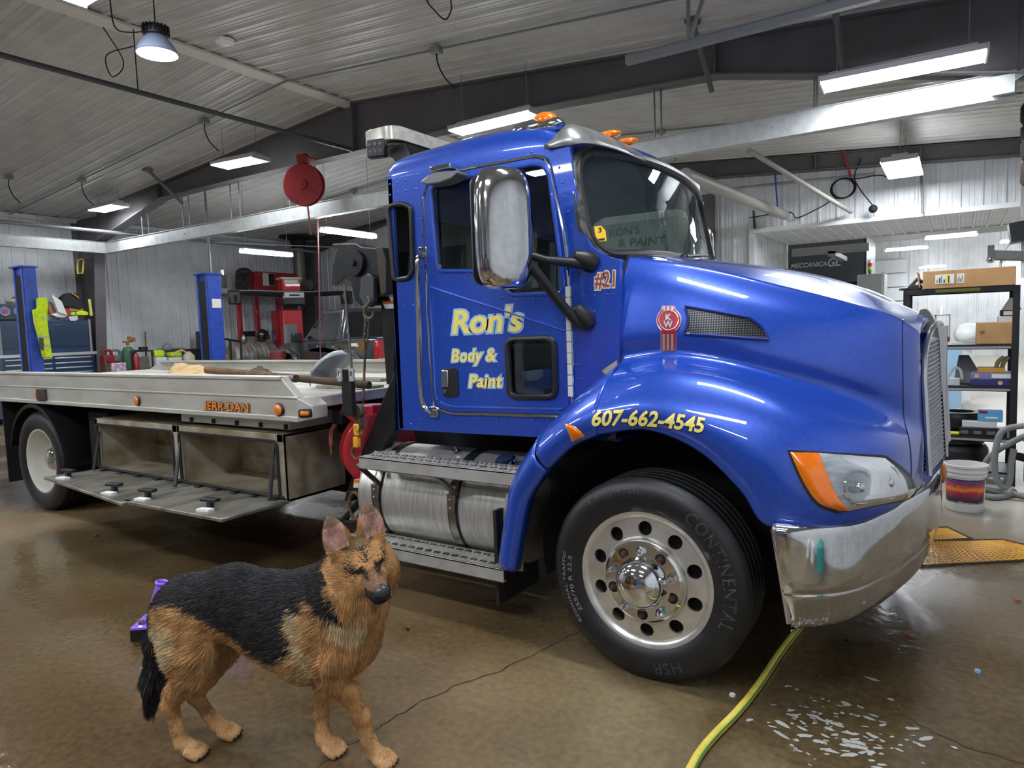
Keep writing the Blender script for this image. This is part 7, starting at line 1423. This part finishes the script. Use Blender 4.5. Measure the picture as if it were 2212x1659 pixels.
lift_post(48, 76, 577, -12.3, 'blue steel lift post beside the tool chest with a hi-vis garment hung on it')
t, y0, y1, H = lift_post(446, 475, 592, -11.9, 'blue steel lift post with a paper notice, right of the workbench')
mb = MB(); p, q = aX(459, 665, -11.88), aX(477, 646, -11.88); mb.box((-11.884, p.y, p.z), (-11.88, q.y, q.z)); mb.build('paper_notice', PAPER, t)
mb = MB(); p = aX(484, 594, -11.9); mb.cyl((-11.95, p.y, p.z+.0), (-11.95, p.y, p.z+.1), .05, n=14); mb.box((-12.0, y1, p.z-.25), (-11.9, p.y+.05, p.z+.0)); mb.build('sensor_lamp', CHROMED, t)
# hi-vis overalls hanging on the first post
J1 = [(82, 643), (104, 643), (106, 660), (103, 683), (107, 720), (113, 760), (116, 774), (96, 774), (91, 750), (84, 722), (78, 700), (74, 672), (72, 669), (83, 667)]
t = onX('hi_vis_overalls', J1, -12.16, .1, HIVIS, 'bright yellow hi-vis overalls hanging from the first blue lift post', 'overalls', None, .03)
for P_ in ([(84, 723), (105, 726), (106, 731), (84, 728)], [(95, 742), (108, 744), (109, 750), (95, 748)], [(91, 684), (97, 684), (97, 690), (91, 690)]): onX('reflective_band', P_, -12.15, .012, mat('reflective_grey', (176, 176, 168), .4), None, None, t, .003)
onX('dark_panel', [(84, 729), (94, 731), (95, 757), (86, 754)], -12.15, .012, DGREY, None, None, t, .004)
# yellow caution frame on the column
t = thing('caution_frame', 'yellow and black frame hung on the dark column', 'frame', aX(175, 575, -15.0)); mb = MB(); mb.tube([V((q.x, q.y, q.z)) for q in (aX(a, b, -15.03) for a, b in soft2)] if False else [aX(a, b, -15.1) for a, b in ((168, 562), (179, 559), (180, 566), (178, 590), (168, 591), (167, 575))], .018, 6, closed=True); mb.build('frame', mat('caution_yellow', (206, 186, 70), .5), t); mb = MB(); q_ = aX(174, 562, -15.1); mb.tube([q_, V((-15.12, 7.30, q_.z+.02))], .012, 6); mb.build('hook', STEEL, t); onX('black_board', [(170, 564), (178, 562), (177, 588), (169, 589)], -15.12, .02, BLK, None, None, t, .004)
# ---------------------------------------------------------------- workbench clutter
BXF = -14.6; bz = aX(330, 797, BXF).z
t = thing('workbench', 'low grey workbench behind the flatbed along the left wall', 'workbench', (-15, 9.3, 0)); mb = MB(); mb.box((-15.7, 7.75, bz-.05), (BXF, 9.98, bz)); mb.build('top', STEEL, t, bev=.005)
for x in (-15.6, -14.7):
    for y in (7.85, 8.9, 9.95): mb = MB(); mb.box((x-.03, y-.03, 0), (x+.03, y+.03, bz-.05)); mb.build('leg', STEEL, t)
def bx(name, x0, y0, x1, y1, X, dep, m, label, cat, bev=.02, floor=bz):
    p, q = aX(x0, y1, X), aX(x1, y0, X); mb = MB(); mb.box((X-dep, p.y, floor+.001), (X, q.y, q.z)); return tag(mb.build(name, m, bev=bev), label, cat)
def bcyl(name, px, y0, r, X, m, label, cat, prof=None):
    c = aX(px, y0, X); h = c.z-bz; mb = MB(); mb.lathe(prof(h, r) if prof else [(.001, 0), (r, 0), (r, h*.8), (r*.6, h*.95), (.001, h)], (c.x, c.y, bz+.001), (0, 0, 1), 22); return tag(mb.build(name, m), label, cat)
for px, m, lb in ((237, mat('pack_red', (120, 24, 34), .5), 'dark red jump starter pack on the workbench nearest the tool chest'), (255, mat('pack_grey', (112, 114, 118), .5), 'grey and red jump starter pack beside the dark red one')):
    X = -14.85 if px < 250 else -15.1; p, q = aX(px-11, 790, X), aX(px+11, 756, X); t = thing('jump_starter', lb, 'jump starter', (X, (p.y+q.y)/2, bz)); mb = MB(); mb.box((X-.2, p.y, bz), (X, q.y, q.z-.1)); mb.build('body', m, t, bev=.03); mb = MB(); ym = (p.y+q.y)/2; w_ = (q.y-p.y)*.4; mb.tube(cr([V((X-.1, ym-w_, q.z-.12)), V((X-.1, ym-w_*.8, q.z-.02)), V((X-.1, ym, q.z)), V((X-.1, ym+w_*.8, q.z-.02)), V((X-.1, ym+w_, q.z-.12))], 5), .03, 8); mb.build('handle', m, t); mb = MB(); mb.box((X, p.y+.05, bz+.08), (X+.012, q.y-.1, bz+.2)); mb.build('face', BLK, t)
cyl_ = bcyl('gas_cylinder', 276, 748, .13, -15.0, GREEN, 'green gas cylinder with a brass regulator on the workbench', 'cylinder')
c = aX(276, 746, -15.0); mb = MB(); mb.cyl(c, c+V((0, 0, .1)), .035, n=10); mb.cyl(c+V((0, -.1, .08)), c+V((0, .1, .08)), .02, n=8); mb.cyl(c+V((.03, .1, .12)), c+V((.06, .1, .12)), .05, n=14); mb.cyl(c+V((.03, .02, .15)), c+V((.06, .02, .15)), .045, n=14); mb.build('regulator', mat('brass', (170, 130, 60), .35, .8), cyl_)
ex = bcyl('fire_extinguisher', 293, 762, .055, -14.72, RED, 'red fire extinguisher standing at the front of the workbench', 'fire extinguisher'); c = aX(293, 762, -14.72); mb = MB(); mb.cyl(c, c+V((0, 0, .05)), .02, n=8); mb.cbox(c+V((0, .03, .05)), (.02, .14, .02)); mb.tube(cr([c+V((0, -.03, .04)), c+V((0, -.1, -.05)), c+V((0, -.09, -.25))], 5), .012, 6); mb.build('valve', BLK, ex)
bx('purple_carton', 242, 783, 272, 797, -14.63, .1, mat('carton_lilac', (166, 140, 190), .6, noise=(14, (220, 200, 170), .45, .6)), 'lilac printed carton at the front edge of the workbench', 'box', .004)
bx('brown_box', 228, 785, 240, 797, -14.68, .15, mat('box_dark_brown', (88, 64, 48), .8), 'dark brown box leaning left of the lilac carton', 'box', .004)
bx('parts_bin', 302, 770, 322, 795, -14.7, .2, mat('bin_mixed', (120, 112, 92), .6, noise=(40, (60, 56, 48), .4, .6)), 'open bin of small metal parts behind the fire extinguisher', 'bin', .01)
t = thing('folding_grill', 'black folding stand with a round lid on the workbench', 'stand', aX(315, 770, -14.8)); mb = MB(); z = aX(310, 757, -14.8).z; p, q = aX(284, 757, -14.8), aX(332, 757, -14.8); mb.box((-15.1, p.y, z-.03), (-14.8, q.y, z)); mb.cyl((-14.95, q.y-.15, z), (-14.95, q.y-.15, z+.08), .09, n=18); mb.build('top', BLK, t, bev=.008)
for y in (p.y+.03, q.y-.03):
    for x in (-15.07, -14.83): mb = MB(); mb.cyl((x, y, bz), (x, y, z-.02), .012, n=8); mb.build('leg', BLK, t)
for a, b, lb in ((338, 360, 'white carton on the workbench under the hi-vis vests, left one'), (366, 393, 'white carton on the workbench under the hi-vis vests, right one')): bx('white_carton', a, 771, b, 779, -14.75, .2, WHTM, lb, 'box', .004)
for (a, b, y0, y1, lb) in ((336, 356, 756, 772, 'folded hi-vis vest on the left white carton'), (370, 392, 760, 772, 'folded hi-vis vest on the right white carton')):
    p = aX(a, 771, -14.78); q = aX(b, y0, -14.78); mb = MB(); mb.box((-14.98, p.y, p.z+.002), (-14.78, q.y, q.z)); tag(mb.build('hi_vis_vest', HIVIS, bev=.03), lb, 'vest')
p, q = aX(353, 753, -14.95), aX(398, 750, -14.95); mb = MB(); mb.box((-15.2, p.y, p.z-.02), (-14.95, q.y, p.z)); mb.sphere((-15.05, p.y+.15, p.z+.02), (.1, .12, .1), 14, 10); mb.box((-15.1, p.y+.02, bz), (-15.06, q.y-.02, p.z-.02)); tag(mb.build('parts_board', GREY), 'grey board carrying a round black wheel behind the vests', 'board')  # a grey lid held up on a thin upright
t = thing('water_jug', 'white plastic jug with a yellow handle on the workbench', 'jug', aX(410, 770, -14.75)); p, q = aX(399, 797, -14.75), aX(422, 759, -14.75); mb = MB(); ym = (p.y+q.y)/2; mb.lathe([(.001, 0), (.13, 0), (.14, .05), (.135, (q.z-bz)*.7), (.06, (q.z-bz)*.95), (.05, q.z-bz), (.001, q.z-bz)], (-14.8, ym, bz+.001), (0, 0, 1), 20); mb.build('body', mat('jug_white', (214, 206, 186), .5), t); mb = MB(); mb.tube(cr([aX(376, 764, -14.78), aX(390, 757, -14.78), aX(400, 760, -14.78), aX(404, 768, -14.78)], 5), .022, 8); mb.build('handle', mat('jug_yellow', (222, 190, 120), .5), t)
bx('black_case', 409, 752, 441, 772, -15.1, .3, BLK, 'black case at the back of the workbench beside the second lift post', 'case'); bx('green_black_box', 440, 715, 450, 760, -15.3, .3, DGREY, 'dark machine with a green stripe left of the second lift post', 'machine')
rod('broom_stick', V((-15.82, aX(312, 790, -15.85).y-.02, .002)), aX(314, 716, -15.88), .018, WOOD, 'wooden tool handle leaning on the left wall', 'handle')
for a, b, y0, m, lb in ((480, 492, 767, CARD, 'small cardboard box right of the second lift post'), (492, 502, 772, mat('carton_pink', (220, 160, 176), .6), 'pink carton right of the small cardboard box'), (484, 496, 780, mat('carton_orange', (226, 150, 70), .6), 'orange carton in front of the small cardboard box')):
    bx('carton', a, y0, b, 797, -14.65 if 'orange' not in lb else -14.55, .14, m, lb, 'box', .004, bz if 'orange' not in lb else bz)
mb = MB()
for a, b in (((484, 732), (520, 738)), ((520, 738), (523, 797)), ((484, 732), (486, 797)), ((497, 733), (500, 797))): mb.tube([aX(*a, -13.6), aX(*b, -13.6)], .025, 8)
c = aX(505, 790, -13.6); mb.tube([aX(486, 797, -13.6), V((-13.6, aX(486, 797, -13.6).y, 0))], .025, 8); mb.tube([aX(523, 797, -13.6), V((-13.6, aX(523, 797, -13.6).y, 0))], .025, 8); tag(mb.build('black_cart_frame', BLK), 'black tubular cart frame right of the second lift post', 'cart')
# ribbed oil tank, helmet, red heater on its stand
t = thing('oil_tank', 'silver ribbed oil tank lying in the far left corner', 'tank', (-14.6, 10.6, 0)); p, q = aX(513, 770, -14.3), aX(603, 748, -14.3); zc = (p.z+q.z)/2-.12; R_ = .34
mb = MB(); L_ = q.y-p.y; pr = [(.001, 0), (R_*.8, 0), (R_, .06)]
for k in range(8): u = .1+k*(L_-.2)/8; pr += [(R_, u), (R_*1.04, u+.03), (R_*1.04, u+.05), (R_, u+.08)]
pr += [(R_, L_-.06), (R_*.8, L_), (.001, L_)]; mb.lathe(pr, (-14.6, p.y, zc), (0, 1, 0), 28); mb.build('drum', mat('tank_silver', (176, 174, 166), .4, .5, noise=(6, (130, 126, 116), .4, .65)), t)
for y in (p.y+.2, q.y-.2):
    for x in (-14.8, -14.4): mb = MB(); mb.box((x-.03, y-.03, 0), (x+.03, y+.03, zc-.2)); mb.build('leg', BLKS, t)
zt_ = zc+R_*1.04
mb = MB(); c = aX(567, 735, -14.55); mb.sphere((-14.55, c.y, zt_+.15), (.15, .15, .16), 18, 12); mb.cbox((-14.42, c.y, zt_+.1), (.06, .24, .1)); tag(mb.build('welding_helmet', mat('helmet_black', (20, 20, 22), .15, 0, .6), bev=.02), 'glossy black helmet standing on the silver tank', 'helmet')
mb = MB(); c = aX(527, 738, -14.5); mb.lathe([(.001, 0), (.05, 0), (.06, .1), (.03, .18), (.001, .2)], (-14.5, c.y, zt_), (0, 0, 1), 14); tag(mb.build('silver_canister', CHROMED), 'small silver canister on the left end of the silver tank', 'canister')
mb = MB(); c = aX(594, 742, -14.55); mb.lathe([(.001, 0), (.09, 0), (.03, .04), (.02, .2), (.07, .24), (.001, .25)], (-14.55, c.y, zt_), (0, 0, 1), 14); tag(mb.build('blue_gauge', mat('gauge_blue', (60, 84, 120), .5)), 'small blue gauge stand on the right end of the silver tank', 'gauge')
hx = -15.0; pl, pr_ = aX(553, 632, hx), aX(640, 590, hx); t = thing('waste_oil_heater', 'red waste oil heater on red legs in the far left corner', 'heater', (hx-.4, (pl.y+pr_.y)/2, 0))
mb = MB(); mb.box((hx-.8, pl.y, pl.z), (hx, pr_.y, aX(555, 586, hx).z)); mb.build('cabinet', mat('heater_red', (150, 28, 38), .5, noise=(4, (128, 24, 32), .4, .7)), t, bev=.01)
onX('white_panel', [(568, 589), (592, 591), (592, 618), (569, 617)], hx+.012, .012, mat('panel_white', (190, 190, 186), .5), None, None, t, .003); onX('black_vent', [(580, 591), (592, 592), (592, 617), (582, 617)], hx+.02, .012, BLKS, None, None, t, .003); onX('white_sticker', [(608, 611), (625, 612), (625, 621), (609, 620)], hx+.012, .012, PAPER, None, None, t, .002)
mb = MB(); p = aX(533, 630, hx-.2); q = aX(553, 590, hx-.2); mb.box((hx-.6, p.y, pl.z+.02), (hx-.15, pl.y, q.z)); mb.cyl((hx-.3, p.y-.15, pl.z+.2), (hx-.3, p.y, pl.z+.2), .16, n=18); mb.sphere((hx-.35, (p.y+pl.y)/2, q.z+.02), (.18, .2, .12), 14, 8); mb.build('burner', mat('burner_black', (40, 38, 38), .6, noise=(14, (84, 72, 60), .5, .65)), t, bev=.015)
for px in (514, 552, 600, 636):
    p = aX(px, 640, hx-.05); mb = MB(); mb.box((hx-.1, p.y-.05, 0), (hx, p.y+.05, pl.z)); mb.build('stand_leg', RED, t, bev=.004)
p0, p1 = aX(510, 636, hx-.05), aX(642, 636, hx-.05); mb = MB(); mb.box((hx-.8, p0.y, pl.z-.06), (hx, p1.y, pl.z-.001)); mb.build('stand_rail', RED, t)
fl_ = aX(648, 600, hx-.2); mb = MB(); zr = zroof(fl_.x)-.03; mb.lathe([(.16, 0), (.16, zr-fl_.z+.25)], (fl_.x, fl_.y, fl_.z-.25), (0, 0, 1), 24); mb.cyl((fl_.x, fl_.y, fl_.z-.2), (fl_.x+.3, fl_.y+.1, fl_.z-.2), .14, n=20)
for k in range(4): mb.lathe([(.165, 0), (.17, .02), (.165, .04)], (fl_.x, fl_.y, fl_.z+.1+.35*k), (0, 0, 1), 24)
f_ = mb.build('flue', mat('flue_grey', (128, 122, 114), .45, .5), t); mb = MB(); mb.lathe([(.18, -.32), (.21, -.1), (.5, -.03), (.5, 0)], (fl_.x, fl_.y, zr), (0, 0, 1), 24); mb.build('flue_collar', BLKM, f_)
onX('bumper_cover', [(519, 716), (580, 714), (581, 726), (577, 735), (560, 735), (558, 727), (540, 727), (520, 728)], -15.5, .1, BLK, 'black bumper cover hung on the wall behind the silver tank', 'car part', None, .01)
# wheel alignment gantry
u_ = V((.33, .94, 0)).normalized(); GC = V((-14.2, 11.5, 0)); GM = Matrix((V((u_.y, -u_.x, 0)), u_, V((0, 0, 1)))).transposed(); gz_ = 2.58
t = thing('alignment_gantry', 'red alignment column carrying a long black sensor beam with a white badge', 'alignment machine', GC)
mb = MB(); mb.cbox(GC+V((0, 0, 1.1)), (.3, .5, 2.2), GM); mb.build('column', mat('gantry_red', (196, 30, 44), .35, 0, .4), t, bev=.02); mb = MB(); mb.cbox(GC+V((-.1, 0, 1.1))-GM @ V((.18, 0, 0)), (.1, .7, 2.2), GM); mb.build('column_back', mat('gantry_dark_red', (130, 24, 34), .4), t)
gp = lambda y, z, x=.22: GC+GM @ V((x, y, 0))+V((0, 0, z))
mb = MB(); pts = [(-1.45, 2.60, .05), (-.9, 2.60, .055), (-.35, 2.57, .065), (0, 2.54, .09), (.35, 2.57, .065), (.9, 2.60, .055), (1.45, 2.62, .05)]; rows = []
for dx, dz in ((-.08, -1), (.06, -1), (.09, 0), (.06, 1), (-.08, 1)): rows.append([gp(y, z+dz*h_, .22+dx) for y, z, h_ in pts])
mb.grid(rows+[rows[0]]); mb.build('sensor_beam', mat('beam_black', (30, 31, 34), .3, 0, .4), t); mb = MB(); mb.tube([gp(y, z+h_+.012, .25) for y, z, h_ in pts], .02, 8); mb.build('silver_strip', mat('strip_silver', (196, 196, 196), .3, .6), t)
for y, sg in ((-1.42, 1), (1.42, 1)):
    mb = MB(); mb.cbox(gp(y, 2.50, .26), (.16, .3, .34), GM); o = mb.build('camera_pod', mat('beam_black', (30, 31, 34), .3, 0, .4), t, bev=.04); mb = MB(); mb.sphere(gp(y, 2.5, .345), .05, 10, 8); mb.sphere(gp(y, 2.42, .345), .03, 10, 8); mb.build('camera_lens', BLK, o)
mb = MB(); mb.cbox(gp(0, 2.46, .27), (.14, .62, .36), GM); o = mb.build('centre_pod', mat('beam_black', (30, 31, 34), .3, 0, .4), t, bev=.06); mb = MB(); mb.cbox(gp(0, 2.56, .345), (.012, .5, .13), GM); b_ = mb.build('white_badge', WHTM, o, bev=.02); mb = MB(); mb.cbox(gp(0, 2.555, .353), (.004, .26, .04), GM); mb.build('badge_print', DGREY, b_)
mb = MB(); mb.cbox(GC+V((0, 0, 2.82)), (.34, .46, .3), GM); o = mb.build('top_box', mat('gantry_red', (196, 30, 44), .35, 0, .4), t, bev=.01); mb = MB(); mb.cbox(GC+V((0, 0, 2.99)), (.4, .52, .05), GM); mb.build('top_cap', mat('cap_cream', (214, 206, 180), .5), o, bev=.01); mb = MB(); mb.cbox(GC+GM @ V((.175, 0, 0))+V((0, 0, 2.9)), (.012, .36, .11), GM); mb.build('top_badge', WHTM, o, bev=.01); mb = MB(); mb.cbox(GC+V((0, 0, 2.4)), (.2, .3, .5), GM); mb.build('mast', BLKS, t)
# pickup on the alignment rack
hd = V((-4.9, 1.66, 0)).normalized(); ln = V((-hd.y, hd.x, 0)); rear_left = V((-8.62, 8.80, 0)); PO = rear_left+hd*2.62-ln*.93; LZ = .30
pk = thing('pickup_truck', 'dark grey pickup truck parked behind the flatbed, its rear toward the cab', 'pickup truck', (PO.x, PO.y, LZ)); pt = lambda x, y, z: PO+hd*x+ln*y+V((0, 0, z+LZ))
TG = mat('pickup_grey', (64, 66, 72), .3, .5, 1.0); PG = mat('pickup_glass', (18, 22, 26), .06, 0, 1)
def arcpts(cx, r, n=9): return [(cx+r*math.cos(t), .40+r*math.sin(t)) for t in np.linspace(PI-.15, .15, n)]
prf = [(-2.62, .50), (-2.66, .78), (-2.60, 1.14)]+[(-.98, 1.15), (-.9, 1.12), (.95, 1.12), (1.2, 1.14), (2.2, 1.06), (2.55, .95), (2.64, .75), (2.60, .45)]+arcpts(1.68, .47)[::-1]+[(1.15, .42), (-1.02, .42)]+arcpts(-1.52, .47)[::-1]+[(-2.05, .48)]
mb = MB(); mb.plate(prf, [], lambda u, v, k: pt(u, -.93+k, v), 1.86); mb.build('body', TG, pk, bev=.05, seg=3)
for x in (1.68, -1.52):
    for s in (-1, 1):
        mb = MB(); rows = [[pt(x+r*math.cos(t), s*y, .40+r*math.sin(t)) for t in np.linspace(PI+.05, -.05, 14)] for r, y in ((.47, .92), (.47, .985), (.53, .985), (.56, .93))]; mb.grid(rows); mb.build('fender_flare', TG, pk, smooth=60)
        c = pt(x, s*.66, .388); mb = MB(); mb.lathe([(.22, 0), (.36, .0), (.385, .03), (.385, .22), (.36, .25), (.22, .25)], c, ln*s, 36); w_ = mb.build('wheel', RUB, pk); mb = MB(); mb.lathe([(.22, .22), (.2, .2), (.06, .19), (.001, .19)], c, ln*s, 30); mb.build('rim', DGREY, w_)
mb = MB(); mb.hexa([pt(-.98, -.86, 1.10), pt(1.12, -.86, 1.10), pt(1.12, .86, 1.10), pt(-.98, .86, 1.10), pt(-.78, -.66, 1.76), pt(.30, -.66, 1.76), pt(.30, .66, 1.76), pt(-.78, .66, 1.76)]); mb.build('cabin', TG, pk, bev=.06, seg=3)
def quad(name, P_, m, par, off):
    q = [pt(*p) for p in P_]; n = (q[1]-q[0]).cross(q[2]-q[0]).normalized(); cc_ = sum((a for a in q), V())/4; n = n if n.dot(cc_-pt(0, 0, 1.4)) > 0 else -n
    q2 = [(lambda v: v)(p) for p in soft(q, .15, 3)]; mb = MB(); mb.add([p+n*off for p in q2]+[p-n*.01 for p in q2], [tuple(range(len(q2)))]+[(i, (i+1) % len(q2), len(q2)+(i+1) % len(q2), len(q2)+i) for i in range(len(q2))]); return mb.build(name, m, par, smooth=0)
def sidept(x, f, s): return (x, s*(.86-.20*f), 1.10+.66*f)
for s in (-1, 1):
    quad('door_window', [sidept(.88, .1, s), sidept(.12, .1, s), sidept(.12, .88, s), sidept(.30, .88, s)], PG, pk, .006); quad('rear_door_window', [sidept(.04, .1, s), sidept(-.70, .1, s), sidept(-.62, .88, s), sidept(.04, .88, s)], PG, pk, .006)
    mb = MB(); mb.cbox(pt(.95, s*1.02, 1.2), (.14, .22, .2), Matrix((hd, ln, V((0, 0, 1)))).transposed()); mb.build('mirror', BLK, pk, bev=.03)
    for x in (.1, -.75): mb = MB(); mb.cbox(pt(x-.05, s*.945, 1.0), (.16, .03, .04), Matrix((hd, ln, V((0, 0, 1)))).transposed()); mb.build('door_chrome_handle', CHROME, pk, bev=.01)
    mb = MB(); mb.cbox(pt(-2.6, s*.84, .93), (.14, .2, .36), Matrix((hd, ln, V((0, 0, 1)))).transposed()); l_ = mb.build('tail_light', mat('tail_red', (176, 20, 34), .15, 0, .8), pk, bev=.03); mb = MB(); mb.cbox(pt(-2.62, s*.845, .72), (.14, .19, .14), Matrix((hd, ln, V((0, 0, 1)))).transposed()); mb.build('reverse_lens', mat('lens_white', (214, 214, 216), .15, 0, .6), l_, bev=.02)
    mb = MB(); mb.cbox(pt(-1.75, s*.934, 1.04), (.32, .006, .06), Matrix((hd, ln, V((0, 0, 1)))).transposed()); mb.build('side_badge', PAPER, pk)
quad('rear_glass', [(-.955, -.72, 1.18), (-.955, .72, 1.18), (-.80, .60, 1.68), (-.80, -.60, 1.68)], PG, pk, .012); quad('front_glass', [(1.06, .72, 1.15), (1.06, -.72, 1.15), (.36, -.6, 1.70), (.36, .6, 1.70)], PG, pk, .012)
mb = MB(); mb.cbox(pt(-2.70, 0, .52), (.16, 1.8, .2), Matrix((hd, ln, V((0, 0, 1)))).transposed()); mb.build('rear_bumper', CHROMED, pk, bev=.03); mb = MB(); mb.cbox(pt(2.62, 0, .6), (.2, 1.84, .3), Matrix((hd, ln, V((0, 0, 1)))).transposed()); mb.build('front_bumper', DGREY, pk, bev=.05); mb = MB(); mb.cbox(pt(-2.66, 0, .85), (.04, 1.4, .5), Matrix((hd, ln, V((0, 0, 1)))).transposed()); mb.build('tailgate', TG, pk, bev=.02)
t = thing('alignment_rack', 'low alignment rack under the dark grey pickup', 'vehicle rack', (PO.x, PO.y, 0))
for s in (-1, 1):
    mb = MB(); mb.cbox(PO+ln*s*.8+V((0, 0, LZ-.06)), (5.6, .55, .12), Matrix((hd, ln, V((0, 0, 1)))).transposed()); mb.build('runway', BLKS, t)
    for x in (-2.4, 2.4): mb = MB(); mb.cbox(PO+hd*x+ln*s*.8+V((0, 0, (LZ-.12)/2)), (.3, .4, LZ-.12), Matrix((hd, ln, V((0, 0, 1)))).transposed()); mb.build('support', BLKS, t)
mb = MB(); p, q = aX(627, 733, -13.72), aX(642, 700, -13.72); mb.box((-13.84, p.y-.1, 0), (-13.72, q.y, q.z)); tag(mb.build('grey_cabinet', GREY, bev=.01), 'grey cabinet beside the dark grey pickup mirror', 'cabinet')
mb = MB(); c = aX(600, 770, -12.6); mb.lathe([(.001, 0), (.15, 0), (.15, .5), (.17, .52), (.17, c.z+.1), (.15, c.z+.12), (.001, c.z+.12)], (-12.6, c.y, 0), (0, 0, 1), 22); tag(mb.build('oil_drum', mat('drum_red', (112, 44, 40), .5)), 'dull red oil drum beside the front of the pickup', 'drum')
g = 'thin red cords hanging near the back bay'
mb = MB(); p, q = aY(686, 470, 7.9), aY(693, 790, 7.9); mb.tube([V((p.x, 7.9, zroof(p.x)-.03)), p, q], .012, 6); tag(mb.build('air_hose_drop', mat('hose_maroon', (112, 62, 60), .6)), 'thin maroon air hose hanging straight down in front of the pickup', 'hose')
# jugs and buckets by the right wall (they show in the bumper)
for k, (y, h, r, m) in enumerate(((1.0, .34, .12, WHT), (1.35, .3, .11, WHT), (1.75, .38, .15, mat('pail_teal', (60, 150, 150), .5)))):
    mb = MB(); mb.lathe([(.001, 0), (r, 0), (r*1.03, h*.6), (r*.5, h*.85), (r*.3, h), (.001, h)], (1.3, y, 0), (0, 0, 1), 20); tag(mb.build('chemical_jug', m), ('white jug reflected in the bumper, lowest', 'second white jug by the right wall', 'teal jug by the right wall')[k], 'jug')
